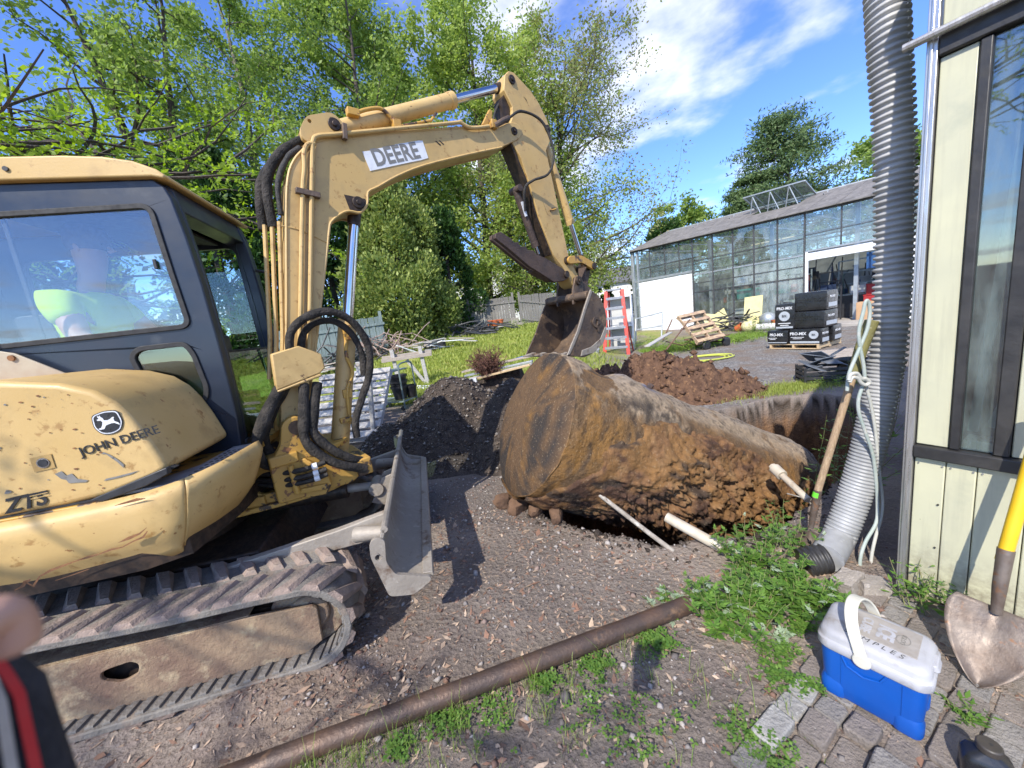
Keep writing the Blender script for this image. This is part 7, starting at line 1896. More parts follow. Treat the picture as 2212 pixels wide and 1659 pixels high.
# ------------------------------------------------------------------ bales on a pallet
BA = math.atan2(-.89, .45)
bx_, by_ = np.array([.45, -.89, 0]), np.array([.89, .45, 0])
b0 = gp(1662, 754)
def BW_(x, y, z): return b0 + bx_ * x + by_ * y + np.array([0, 0, z])
m_pal = M('fresh_pallet_wood', (.56, .42, .25), (.48, .35, .2), 4, .75, aniso=(2, 8, 8), bump=.2); m_pal2 = M('grey_pallet_wood', (.42, .36, .30), (.33, .28, .24), 4, .85, aniso=(2, 8, 8), bump=.3); m_pal3 = M('weathered_white_wood', (.50, .48, .45), (.38, .36, .34), 5, .85, aniso=(1.5, 9, 9), bump=.4, spots=[((.24, .22, .2), 8, .6, .12)])
def pallet(name, label, W_, D_, nb, mat, slat=.1, loc=(0, 0, 0), rot=(0, 0, 0), group=None, mat2=None):
    e = empty(name, loc, label=label, cat='pallet', group=group, rot=rot)
    for y_ in (.05, D_ / 2, D_ - .05) if False else (.0 + .03, W_ / 2, W_ - .03):
        mb = MB(); mb.box((y_, D_ / 2, .055), (.045, D_, .085)); mb.build('stringer', mat2 or mat, e, .003)
    for k in range(nb):
        y_ = slat / 2 + (D_ - slat) * k / (nb - 1); mb = MB(); mb.box((W_ / 2, y_, .109), (W_, slat, .02)); mb.build('board', mat, e, .003)
    for y_ in (slat / 2, D_ / 2, D_ - slat / 2): mb = MB(); mb.box((W_ / 2, y_, .002), (W_, slat, .018)); mb.build('bottom_board', mat2 or mat, e, .003)
    return e
pallet('bale_pallet', 'fresh wooden pallet carrying the black bales', 1.13, 1.15, 6, m_pal, .1, tuple(b0 + np.array([0, 0, .012])), (0, 0, BA))
m_film = M('black_bale_film', (.012, .012, .013), (.022, .022, .024), 5, .22, bump=.5, bscale=9, rvar=.1); m_print = M('white_print', (.72, .73, .74), (.66, .67, .68), 20, .4); m_disc = M('silver_print', (.42, .45, .48), (.36, .39, .42), 20, .35)
def bale(label, x, y, z, size, rz=0.0, faces='F', upright=False, seed=0):
    a, b, h = size
    e = empty('peat_bale', BW_(x, y, z), BA + rz, label, 'bale', 'black wrapped bales on the pallet')
    r_ = np.random.default_rng(seed)
    bm = bmesh.new(); bmesh.ops.create_cube(bm, size=1.0); bmesh.ops.subdivide_edges(bm, edges=bm.edges[:], cuts=5, use_grid_fill=True)
    for v in bm.verts:
        c_ = v.co.copy(); q = Vector((abs(c_.x) * 2, abs(c_.y) * 2, abs(c_.z) * 2))
        f_ = 1 - .014 * sum(1 for t in q if t > .8) * (1 if sum(1 for t in q if t > .8) > 1 else 0)
        n_ = float(fbm(c_.x * 4 + seed, c_.y * 4, c_.z * 4, 2)) * .012
        v.co = Vector((c_.x * a * (f_ + n_) + a / 2, c_.y * b * (f_ + n_) + b / 2, c_.z * h * (f_ + n_) + h / 2))
    me = bpy.data.meshes.new('wrap'); bm.to_mesh(me); bm.free()
    obj('wrap', me, m_film, e, .006, 35)
    mb = MB()
    for zz_ in (h * .5,): mb.tube([(.01, -.004, zz_), (a - .01, -.004, zz_)], .004, 4)
    mb.build('seam_fold', m_film, e)
    fr = (R(90), 0, 0); sd = (R(90), 0, R(90))
    if upright:
        text('PRO-MIX', .105, m_print, e, (a * .5, -.008, h * .82), fr, font_bold=.02, stretch=(.85, 1, 1)); disc(e, (a * .5, -.006, h * .52), .125, fr); text('BX', .085, m_bdecal, e, (a * .5, -.014, h * .52), fr, font_bold=.03)
        for k in range(2): bar_(e, (a * .5, -.006, h * .24 - k * .05), (a * (.62 - .2 * k), .004, .018))
        bar_(e, (a * .5, -.006, h * .08), (a * .85, .004, .045), m_disc)
        text('PRO-MIX', .085, m_print, e, (a + .008, b * .35, h * .42), (R(90), R(-90), R(90)), font_bold=.02); disc(e, (a + .006, b * .5, h * .85), .08, sd); text('BX', .05, m_bdecal, e, (a + .014, b * .5, h * .85), sd, font_bold=.03)
    else:
        if 'F' in faces:
            text('PRO-MIX', .10, m_print, e, (a * (.46 if a < .6 else .30), -.008, h * .68), fr, font_bold=.02, stretch=(.9 if a > .5 else .8, 1, 1))
            if a > .6: disc(e, (a * .78, -.006, h * .60), .10, fr); text('BX', .06, m_bdecal, e, (a * .78, -.014, h * .60), fr, font_bold=.03)
            for k in range(2): bar_(e, (a * .28, -.006, h * .45 - k * .035), (a * (.42 - .14 * k), .004, .012))
            bar_(e, (a * .5, -.006, h * .12), (a * .9, .004, .05 if a > .6 else .02), m_disc)
        if 'S' in faces:
            text('PRO-MIX', .075, m_print, e, (a + .008, b * .45, h * .66), sd, font_bold=.02)
            bar_(e, (a + .006, b * .5, h * .25), (.004, b * .75, .10), m_disc)
    return e
def disc(e, p, r0, rot):
    o = MB().cyl((0, 0, -.002), (0, 0, .003), r0, 28).build('print_disc', m_disc, e, smooth=0, loc=p, rot=rot); return o
def bar_(e, p, size, mat=None): return MB().box((0, 0, 0), size).build('print_bar', mat or m_print, e, smooth=0, loc=p)
bale('black bale at the front left corner of the pallet', -.04, -.03, .135, (.50, .62, .36), 0, 'FS', seed=1)
bale('upright black bale with round grey mark standing on the stack', .10, .06, .51, (.46, .46, .66), .06, upright=True, seed=2)
bale('long black bale with round grey mark at the front right', .47, .0, .135, (.70, .42, .38), 0, 'FS', seed=3)
bale('black bale at the back right of the pallet bottom row', .62, .47, .135, (.60, .5, .40), .05, 'S', seed=4)
bale('middle black bale of the tall right stack', .50, .10, .52, (.70, .64, .42), -.03, 'S', seed=5)
bale('topmost black bale of the tall right stack', .53, .13, .945, (.68, .62, .46), .04, 'S', seed=7)
# ------------------------------------------------------------------ yard cart with a tilted pallet
c0 = gp(1545, 752)
cart = empty('yard_cart', c0, R(20), 'rusty flat yard cart with black tyres', 'cart')
m_rst = M('rusty_sheet', (.20, .11, .07), (.13, .075, .05), 6, .85, bump=.3)
mb = MB(); mb.box((0, .3, .34), (1.25, .62, .04)); mb.build('deck', m_rst, cart, .005)
for x_ in (-.42, .42):
    mb = MB(); mb.tube([(x_, -.02, .15), (x_, .62, .15)], .02, 8); mb.build('axle', m_rst, cart); mb = MB(); mb.bar((x_, .3, .15), (x_, .3, .33), .05); mb.build('bracket', m_rst, cart)
    for y_ in (-.04, .64):
        wl = empty('wheel', (x_, y_, .15), rot=(R(90), 0, 0)); wl.parent = cart
        mb = MB(); mb.lathe([(.08, -.05), (.13, -.055), (.15, -.03), (.152, 0), (.15, .03), (.13, .055), (.08, .05)], 22); mb.build('tyre', m_blk, wl, smooth=60); mb = MB(); mb.lathe([(.01, -.04), (.082, -.045), (.082, .045), (.01, .04)], 18); mb.build('rim', M('cream_rim', (.55, .42, .25), (.45, .33, .2), 8, .6), wl, smooth=40)
mb = MB(); mb.tube([(-.6, .3, .3), (-1.0, .32, .22), (-1.6, .35, .42)], .018, 8); mb.build('drawbar', m_rst, cart)
pallet('tilted_pallet', 'wooden pallet tilted up on the yard cart', 1.0, 1.15, 5, M('mixed_pallet_wood', (.50, .36, .22), (.30, .2, .14), 3, .8, aniso=(2, 6, 6), bump=.3), .11, tuple(atY(1505, 745, 11.15)), (R(47), R(-4), R(14)))
# ------------------------------------------------------------------ ladder, cabinet, frame, bucket
l0 = gp(1332, 768); 
lad = empty('step_ladder', l0, R(-26), 'red fibreglass step ladder with grey steps behind the clay heap', 'ladder')
m_redf = M('red_fibreglass', (.55, .055, .03), (.48, .045, .03), 4, .45, spots=[((.4, .2, .15), 12, .66, .08)]); m_step = M('ladder_step', (.36, .37, .40), (.30, .31, .33), 8, .45, .5)
LW, LH = .80, 2.2
for sx2 in (-1, 1):
    mb = MB(); mb.bar((sx2 * LW / 2, 0, 0), (sx2 * .27, .42, LH), .045, .12, up=(1, 0, 0)); mb.build('front_rail', m_redf, lad, .006)
    mb = MB(); mb.bar((sx2 * LW / 2 * 1.05, 1.1, 0), (sx2 * .19, .50, LH - .05), .03, .05, up=(1, 0, 0)); mb.build('rear_rail', m_redf, lad, .006)
for k in range(6):
    t = (k + .8) / 6.6; w_ = LW * (1 - t) + .52 * t; mb = MB(); mb.box((0, .42 * t + .01, LH * t), (w_, .10, .085)); mb.build('step', m_step, lad, .004)
mb = MB(); mb.box((0, .46, LH + .02), (.46, .2, .06)); mb.build('top_cap', m_step, lad, .01)
for k in range(3): t = .2 + k * .25; mb = MB(); mb.box((0, 1.1 * (1 - t) + .5 * t, LH * t), (LW * 1.05 * (1 - t) + .36 * t, .02, .04)); mb.build('rear_brace', m_step, lad)
p = gp(1330, 766); p = p + np.array([.55, 1.0, 0])
cabi = empty('white_cabinet', p, R(-24), 'white open cabinet standing behind the red ladder', 'cabinet')
mb = MB(); mb.box((-.42, .2, 1.0), (.04, .5, 2.0)); mb.box((.42, .2, 1.0), (.04, .5, 2.0)); mb.build('side', m_wsid, cabi, .006); mb = MB(); mb.box((0, .2, 1.98), (.8, .5, .04)); mb.box((0, .2, .9), (.8, .5, .03)); mb.build('shelf', m_wsid, cabi, .006); mb = MB(); mb.box((0, .44, 1.0), (.8, .02, 1.95)); mb.build('back', M('dim_white', (.5, .5, .48), (.45, .45, .43), 4, .6), cabi)
pb_ = gp(1283, 776); pot('bucket', 'white plastic bucket between the digger bucket and the ladder', tuple(pb_), .2, .36, m_wbag, cat='bucket')
p = atY(1372, 715, 15.5); p[2] = .05
fr_ = empty('metal_frame', p, R(-20), 'silver metal frame leaning by the greenhouse corner', 'frame')
for a, b in (((0, 0, .05), (.05, .25, 1.0)), ((.05, .25, 1.0), (1.1, .3, 1.15)), ((1.1, .3, 1.15), (1.0, 0, .05)), ((.03, .12, .55), (1.05, .15, .6))): mb = MB(); mb.bar(a, b, .05); mb.build('bar', m_gal, fr_, .004)
# grey boards, green hose
def plank_thing(name, label, a, b, w_, th, mat, cat='plank', group=None):
    a = np.array(a); b = np.array(b); e = MB().bar((0, 0, 0), tuple(b - a), w_, th).build(name, mat, None, .004, loc=tuple(a)); return tag(e, label, cat, group)
plank_thing('grey_plank', 'pale plank lying from the weeds towards the clay heap', atY(1448, 718, 11.5), atY(1398, 748, 9.6), .14, .03, m_pal3)
plank_thing('iron_bar', 'rusty bar propped against the tilted pallet', atY(1490, 690, 11.0), atY(1440, 755, 10.4), .03, .03, m_rst, 'bar')
plank_thing('iron_bar', 'thin dark bar standing in the weeds left of the pallet', atY(1452, 690, 11.6), atY(1432, 735, 11.2), .03, .03, m_rst, 'bar')
hc = gp(1527, 776); hose = empty('garden_hose', hc, label='coiled yellow green garden hose on the gravel drive', cat='hose')
m_yh2 = M('yellow_green_hose', (.56, .60, .10), (.48, .52, .09), 6, .45)
pts = []
for k in range(5 * 18):
    a = 2 * math.pi * k / 18; rx = .42 + .045 * math.sin(k * .31) + .02 * (k // 18); pts.append((rx * 1.25 * math.cos(a) + .05 * math.sin(k * .11), rx * .85 * math.sin(a) + .04 * math.cos(k * .17), .014 + .010 * (k // 18)))
lead = [tuple(atY(1462, 790, 8.65) - hc + 0), tuple(atY(1442, 775, 8.75) - hc), tuple(atY(1446, 763, 8.9) - hc), tuple(atY(1458, 770, 9.0) - hc), tuple(gp(1475, 784) - hc + np.array([0, 0, .02])), tuple(gp(1498, 787) - hc + np.array([0, 0, .03]))]
mb = MB(); mb.tube(smooth_path(lead + [(-.1, -.36, .03), (.2, -.36, .03)], 6), .014, 8); mb.build('lead', m_yh2, hose); mb = MB(); mb.tube(smooth_path(pts, 2), .014, 8); mb.build('coil', m_yh2, hose)
nz_ = atY(1448, 774, 8.8); o = MB().lathe([(.03, 0), (.06, .04), (.07, .12), (.05, .2), (.02, .22)], 14).build('hose_reel_guide', M('sky_blue_plastic', (.10, .42, .55), (.08, .36, .48), 8, .45), None, .004, 60, loc=tuple(nz_ - np.array([0, 0, .12]))); tag(o, 'sky blue plastic sprinkler at the hose end', 'sprinkler')
# crate of slates, pallet on the drive
cr0 = gp(1775, 826); cr = empty('plastic_crate', cr0, R(-22), 'black slatted plastic crate full of grey slates', 'crate')
for sx2 in (-1, 1):
    for k in range(4): mb = MB(); mb.box((sx2 * .29, 0, .04 + k * .07), (.02, .4, .045)); mb.build('slat', m_blk, cr, .003)
    for k in range(4): mb = MB(); mb.box((0, sx2 * .2, .04 + k * .07), (.56, .02, .045)); mb.build('slat', m_blk, cr, .003)
    for sy2 in (-1, 1): mb = MB(); mb.box((sx2 * .285, sy2 * .195, .145), (.035, .035, .29)); mb.build('corner', m_blk, cr, .004)
mb = MB(); mb.box((0, 0, .015), (.56, .38, .02)); mb.build('bottom', m_blk, cr)
m_sla = M('grey_slate', (.10, .115, .14), (.14, .155, .18), 5, .5, bump=.1)
for k in range(8):
    c_ = cr0 + np.array([rng.uniform(-.2, .22), rng.uniform(-.1, .14), .27 + .03 * k]); o = MB().prism([(-.2, -.11), (.14, -.13), (.22, .05), (.04, .15), (-.16, .1)], -.006, .006, 'xy').build('slate', m_sla, None, .002, loc=tuple(c_), rot=(rng.normal(0, .35), rng.normal(0, .35), rng.uniform(0, 6))); tag(o, 'broken grey slate heaped in the black crate', 'slate', 'slates in the black crate')
pp = gp(1795, 785); pallet('grey_pallet', 'flat weathered pallet lying on the drive behind the crate', 1.1, 1.0, 5, m_pal2, .13, (pp[0], pp[1], .01), (0, 0, R(-20)))
pot('black_tub', 'black tub beside the slate crate', tuple(gp(1840, 812)), .2, .3, m_blk, cat='tub')
# ------------------------------------------------------------------ lawn things
# old slatted frame leaning up
A, B_, C_, D_ = np.array([-3.13, 5.45, .22]), np.array([-2.18, 5.45, .20]), np.array([-2.6, 6.5, 1.05]), np.array([-3.55, 6.5, 1.05])
ux = (B_ - A); ux[2] = 0; ux /= np.linalg.norm(ux); uy = (D_ - A); uy -= ux * (uy @ ux); uy /= np.linalg.norm(uy); uz = np.cross(ux, uy)
e = pallet('leaning_pallet', 'weathered slatted pallet leaning behind the boom cylinder', 1.25, 1.45, 9, m_pal3, .115); e.matrix_world = Matrix(((ux[0], uy[0], uz[0], A[0] - .2), (ux[1], uy[1], uz[1], A[1]), (ux[2], uy[2], uz[2], A[2] - .14), (0, 0, 0, 1)))
for (lb, px_, y0_, y1_, Y_2, w_) in (('grey stake at the right edge of the leaning pallet', 803, 930, 808, 5.5, .06), ('dark post behind the leaning pallet top', 780, 880, 782, 6.6, .08), ('short post beside the wire cart', 812, 850, 815, 6.9, .06)):
    a = atY(px_, y0_, Y_2); b = atY(px_ - 6, y1_, Y_2); plank_thing('stake', lb, (a[0], a[1], terrain(a[0], a[1])), b, w_, w_, m_pal3, 'stake')
plank_thing('grey_plank', 'dark cross board on the post behind the leaning pallet', atY(690, 800, 6.7), atY(785, 787, 6.6), .12, .03, m_pal2)
# saw horse
sb = atY(900, 828, 9.5); sb[2] = terrain(sb[0], sb[1]); saw = empty('saw_horse', sb, R(8), 'weathered timber saw horse on the lawn', 'saw horse')
for x_ in (-.42, .28):
    mb = MB(); mb.bar((x_, 0, 0), (x_ - .06, .0, .98), .09); mb.build('post', m_pal3, saw, .004); mb = MB(); mb.bar((x_ - .02, .3, 0), (x_ - .05, .02, .7), .07); mb.build('brace', m_pal3, saw, .004)
mb = MB(); mb.bar((.22, .05, .02), (-.15, .02, .68), .08); mb.build('diagonal', m_pal3, saw, .004)
for z_, y_ in ((.72, -.07), (.78, .06)): mb = MB(); mb.bar((-.75, y_, z_ + .01), (.5, y_, z_ + .03), .05, .09); mb.build('rail', m_pal2, saw, .004)
# wire cart with pots
wb = atY(853, 872, 7.3); wb[2] = terrain(wb[0], wb[1]) + .02; wc = empty('wire_cart', wb, R(-18), 'green wire mesh shelf trolley with pots', 'trolley')
m_wire = M('green_grey_wire', (.20, .26, .25), (.15, .2, .2), 8, .5, .3)
for z_, dx in ((.18, 0), (.78, -.12)):
    mb = MB()
    for k in range(17): mb.tube([(-.36 + dx + k * .045, -.2, z_), (-.36 + dx + k * .045, .26, z_)], .004, 4)
    for k in range(5): mb.tube([(-.36 + dx, -.2 + k * .115, z_), (.36 + dx, -.2 + k * .115, z_)], .005, 4)
    o = mb.build('wire_deck', m_wire, wc); o['kind'] = 'stuff'
    for a, b in (((-.36, -.2), (.36, -.2)), ((.36, -.2), (.36, .26)), ((.36, .26), (-.36, .26)), ((-.36, .26), (-.36, -.2))): mb = MB(); mb.tube([(a[0] + dx, a[1], z_), (b[0] + dx, b[1], z_)], .012, 6); mb.build('deck_rim', m_wire, wc)
for x_, y_ in ((-.36, -.2), (-.36, .26)): mb = MB(); mb.tube([(x_, y_, .05), (x_ - .12, y_, .78)], .013, 8); mb.build('leg', m_wire, wc)
mb = MB(); mb.tube(smooth_path([(.36, -.2, .05), (.36, -.2, .8), (.36, -.15, .9), (.36, .03, .92), (.36, .2, .9), (.36, .26, .8), (.36, .26, .05)], 5), .016, 8); mb.build('handle', m_wire, wc)
for x_, y_ in ((-.3, -.18), (.3, -.18), (-.3, .24), (.3, .24)): mb = MB(); mb.cyl((x_, y_ - .015, .045), (x_, y_ + .015, .045), .045, 12); mb.build('wheel', m_blk, wc)
for k in range(3): pot('black_pot', ('black pot at the bottom of the trolley stack', 'middle black pot of the trolley stack', 'top black pot of the trolley stack')[k], tuple(wb + np.array([.14, .0, .2 + k * .11])), .16 + .01 * k, .26, m_blk, group='black pots stacked on the trolley')
pot('black_pot', 'single black pot standing right of the trolley stack', tuple(wb + np.array([.34, .1, .2])), .12, .24, m_blk)
# dried twig shrub, board heap, pipes
def twiggy(name, label, c, h_, rad, n_, seed, mat):
    r_ = np.random.default_rng(seed); mb = MB()
    for i in range(n_):
        a = r_.uniform(0, 6.28); p = np.array([math.cos(a), math.sin(a), 0]) * rad * .5 * r_.random(); pts = bez(p, (math.cos(a) * .15, math.sin(a) * .15, 1), h_ * r_.uniform(.5, 1.05), r_, .3, 9, .10); mb.tube(pts, list(np.linspace(.008, .004, 10)), 3, cap=False)
        for j in range(5): q, d = along(pts, r_.uniform(.2, .95)); mb.tube(bez(q, r_.normal(0, 1, 3), rad * .45, r_, .5, 4), [.005, .005, .004, .004, .003], 3, cap=False)
    e = empty(name, c, label=label, cat='shrub'); mb.build('twigs', mat, e, smooth=0); return e
tb = atY(1056, 810, 6.9); tb[2] = .60
twiggy('dried_shrub', 'dried rust brown twiggy shrub on the board heap', tuple(tb), .66, .26, 170, 111, M('dry_twig', (.16, .075, .05), (.10, .05, .035), 20, .9))
mbs = []
for k, (x0, y0, x1, y1, Y0, Y1, w_, mt, lb) in enumerate(((1000, 803, 1150, 768, 7.4, 7.0, .16, m_pal2, 'long grey plank at the back of the board heap'), (1005, 812, 1150, 780, 7.2, 6.8, .12, m_gal, 'silver metal strip in the board heap'), (1015, 818, 1150, 786, 7.1, 6.7, .14, m_pal3, 'pale plank in the middle of the board heap'), (990, 828, 1145, 788, 6.9, 6.5, .06, m_pal, 'narrow tan batten across the dried shrub'), (1060, 792, 1160, 762, 7.4, 7.1, .2, m_bl2, 'bluish panel edge at the top of the board heap'), (980, 833, 1030, 822, 6.7, 6.7, .12, m_wsid, 'white pipe end at the foot of the board heap'))):
    plank_thing('heap_plank', lb, atY(x0, y0, Y0), atY(x1, y1, Y1), w_, .035 if mt is not m_wsid else .1, mt, 'plank', 'boards heaped behind the gravel')
rock('rubble_block', 'dark soil lump under the middle of the board heap', 'rubble', (-.45, 7.15, .30), (1.5, .5, .55), 22, m_gheap)
for k, (a, b, lb) in enumerate((((900, 824), (1010, 816), 'white pipe lying on the lawn behind the saw horse'), ((880, 850), (960, 815), 'white pipe lying on the lawn beside the trolley'), ((700, 865), (850, 845), 'white pipe lying on the lawn left of the trolley'))):
    A_2, B_2 = atY(*a, 9.2), atY(*b, 8.6); A_2[2] = terrain(A_2[0], A_2[1]) + .03; B_2[2] = terrain(B_2[0], B_2[1]) + .03
    o = MB().tube([(0, 0, 0), tuple(B_2 - A_2)], .02, 8).build('white_pipe', m_wsid, None, loc=tuple(A_2)); tag(o, lb, 'pipe')
bpz = atY(825, 765, 14.6); bpz[2] = terrain(bpz[0], 14.6)
pile('brush_pile', 'pile of pinkish cut branches under the arborvitae', 'brush pile', tuple(bpz), 120, 1.3, .018, M('cut_branch', (.30, .2, .16), (.42, .33, .28), 9, .85), (.75, .4), 103, .8, .9)
bpz = atY(1030, 730, 17.5); bpz[2] = terrain(bpz[0], 17.5)
pile('pipe_tangle', 'tangle of black tubing in front of the fence', 'debris', tuple(bpz), 60, 1.4, .035, m_mull, (.7, .4), 104, .2, .5)
bpz = atY(745, 745, 13.5); bpz[2] = terrain(bpz[0], 13.5)
pile('branch_pile', 'dark heap of branches left of the pink brush', 'brush pile', tuple(bpz), 60, 1.4, .03, m_mull, (.6, .4), 105, .4, .8)
for k, (px_, py_, lb) in enumerate(((905, 757, 'scrap boards beside the pink brush pile'), (960, 748, 'scrap boards before the bright bush'), (700, 770, 'scrap boards behind the leaning pallet'))):
    c_ = atY(px_, py_, 14.0 + k * .4 - (2.5 if k == 2 else 0)); c_[2] = terrain(c_[0], c_[1]); e = empty('scrap_boards', tuple(c_), label=lb, cat='boards')
    for j in range(7): mb = MB(); mb.box((rng.normal(0, .4), rng.normal(0, .2), .06 + .05 * j), (rng.uniform(.5, 1.3), .14, .03), rot=(Matrix.Rotation(rng.uniform(-.7, .7), 3, 'Z') @ Matrix.Rotation(rng.normal(0, .2), 3, 'Y'))); mb.build('board', (m_pal3, m_wsid, m_pal2)[j % 3], e)
for k in range(3):
    c_ = atY(1062 + k * 11, 720, 18); c_[2] = terrain(c_[0], 18) + .25; pot('orange_pot', ('leftmost orange pot on the plank by the fence', 'middle orange pot on the plank by the fence', 'rightmost orange pot on the plank by the fence')[k], tuple(c_), .16, .3, pot_m)
    weed('potted_plant', ('plant in the leftmost orange pot', 'plant in the middle orange pot', 'plant in the rightmost orange pot')[k], tuple(c_ + np.array([0, 0, .28])), .05, .5, 6, 120 + k, .16, lf_w2, cat='plant', lobes=3, pale=0, nodes=5)
a = atY(1052, 724, 18); b = atY(1092, 722, 18); plank_thing('pot_plank', 'plank under the orange pots', (a[0], 18, terrain(a[0], 18) + .2), (b[0], 18, terrain(b[0], 18) + .2), .3, .04, m_pal3)
for k in range(3):
    c_ = atY(928 + k * 12, 752, 14.6); c_[2] = terrain(c_[0], c_[1]) + .16; o = MB().lathe([(.14, -.2), (.16, -.2), (.16, .2), (.14, .2)], 14).build('black_pipe_roll', m_blk, None, 0, 40, loc=tuple(c_), rot=(0, R(90), .3)); tag(o, ('left black pipe offcut on the lawn', 'middle black pipe offcut on the lawn', 'right black pipe offcut on the lawn')[k], 'pipe')
for k in range(3): c_ = atY(1113 + 9 * (k % 2), 708 - 9 * (k // 2), 19.5); rock('grey_block', ('lower left grey block by the fence end', 'lower right grey block by the fence end', 'upper grey block by the fence end')[k], 'block', (c_[0], 19.5, terrain(c_[0], 19.5) + .12 + .25 * (k // 2)), (.4, .25, .24), 130 + k, m_conc)
# ------------------------------------------------------------------ fences
m_fen = M('grey_fence_board', (.22, .205, .18), (.15, .14, .125), 3, .9, aniso=(6, 6, .6), bump=.4, bscale=18, spots=[((.28, .26, .23), 7, .58, .12)])
def fence(name, label, a, b, h_, board=.14, posts=2.4, mat=m_fen, top_rail=True):
    a = np.array(a, float); b = np.array(b, float); L_ = np.linalg.norm(b - a); d = (b - a) / L_; ang = math.atan2(d[1], d[0])
    e = empty(name, (a[0], a[1], float(terrain(a[0], a[1]))), ang, label, 'fence'); z0 = e.location.z
    mbb = MB(); mbb.box((board * .46, 0, h_ / 2), (board * .92, .02, h_)); bme = mbb.mesh('board'); fixn(bme); bme.materials.append(mat)
    n_ = int(L_ / board)
    for k in range(n_):
        o = bpy.data.objects.new('board', bme); COL.objects.link(o); o.parent = e; p = a + d * board * k; o.location = (board * k, .004 * (k % 2), float(terrain(p[0], p[1])) - z0 + rng.normal(0, .008) - .02); o.rotation_euler = (rng.normal(0, .006), rng.normal(0, .006), 0)
    k = 0.0
    while k <= L_ + .01:
        p = a + d * k; mb = MB(); mb.box((k, .05, h_ / 2 + .08 + float(terrain(p[0], p[1])) - z0), (.11, .11, h_ + .2)); mb.build('post', mat, e, .006); k += posts
    p1 = float(terrain(b[0], b[1])) - z0
    for zr in (.35, h_ - .3): mb = MB(); mb.bar((0, -.035, zr), (L_, -.035, zr + p1), .04, .09); mb.build('rail', mat, e)
    return e
fence('board_fence', 'grey board fence at the back of the lawn', (-9.0, 19.9), (.75, 20.3), 1.62)
fence('board_fence', 'grey board fence behind the red ladder', (.95, 20.5), (6.6, 21.6), 1.62)
fence('picket_fence', 'weathered teal grey fence behind the leaning pallet', (-8.8, 13.6), (-4.6, 14.6), 1.5, .12, 2.1, M('teal_grey_board', (.20, .25, .24), (.13, .17, .165), 3, .9, aniso=(6, 6, .6), bump=.4))
# ------------------------------------------------------------------ houses beyond
m_hw = M('white_house_siding', (.78, .78, .78), (.72, .72, .72), 2, .6); m_hr = M('grey_shingle', (.15, .15, .16), (.11, .11, .115), 3, .9, bump=.3); m_brick = M('brick_chimney', (.30, .13, .09), (.24, .1, .07), 6, .9); m_hgl = M('house_window_glass', (.06, .08, .1), (.04, .05, .07), 2, .1)
def house(label, c, rz, W_, D_, H_, roof_h, chimney=None, wins=()):
    e = empty('house', c, rz, label, 'house', 'houses beyond the trees')
    mb = MB(); mb.box((0, D_ / 2, H_ / 2), (W_, D_, H_)); mb.prism([(-W_ / 2, H_), (W_ / 2, H_), (0, H_ + roof_h)], 0, D_); mb.build('wall', m_hw, e)
    mb = MB(); t = .2
    mb.add([(-W_ / 2 - .4, -.4, H_ - .25), (0, -.4, H_ + roof_h + .12), (0, D_ + .4, H_ + roof_h + .12), (-W_ / 2 - .4, D_ + .4, H_ - .25), (-W_ / 2 - .4, -.4, H_ - .05), (0, -.4, H_ + roof_h + .32), (0, D_ + .4, H_ + roof_h + .32), (-W_ / 2 - .4, D_ + .4, H_ - .05)], [(0,1,2,3),(7,6,5,4),(0,4,5,1),(1,5,6,2),(2,6,7,3),(3,7,4,0)]); mb.add([(W_ / 2 + .4, -.4, H_ - .25), (0.001, -.4, H_ + roof_h + .12), (0.001, D_ + .4, H_ + roof_h + .12), (W_ / 2 + .4, D_ + .4, H_ - .25), (W_ / 2 + .4, -.4, H_ - .05), (0.001, -.4, H_ + roof_h + .32), (0.001, D_ + .4, H_ + roof_h + .32), (W_ / 2 + .4, D_ + .4, H_ - .05)], [(0,1,2,3),(7,6,5,4),(0,4,5,1),(1,5,6,2),(2,6,7,3),(3,7,4,0)]); rf = mb.build('roof', m_hr, e, smooth=0)
    if chimney: mb = MB(); mb.box(chimney, (.7, .7, 2.4)); mb.build('chimney', m_brick, rf)
    for (x_, z_) in wins:
        mb = MB(); mb.box((x_, -.03, z_), (1.1, .06, 1.5)); wn = mb.build('window', m_hw, e); mb = MB(); mb.box((x_, -.065, z_), (.9, .02, 1.3)); mb.build('pane', m_hgl, wn)
    return e
house('white house with grey roof right of the bucket', (21.0, 50, .8), R(75), 8, 13, 4.1, 1.7, (-1.0, 10.5, 5.6), ((-2.3, 2.4), (2.0, 2.4)))
house('white house half hidden behind the bright tree', (-1.0, 44, 1.2), R(8), 11, 9, 4.4, 3.0, None, ((-3, 2.5), (0, 2.5), (3, 2.5)))
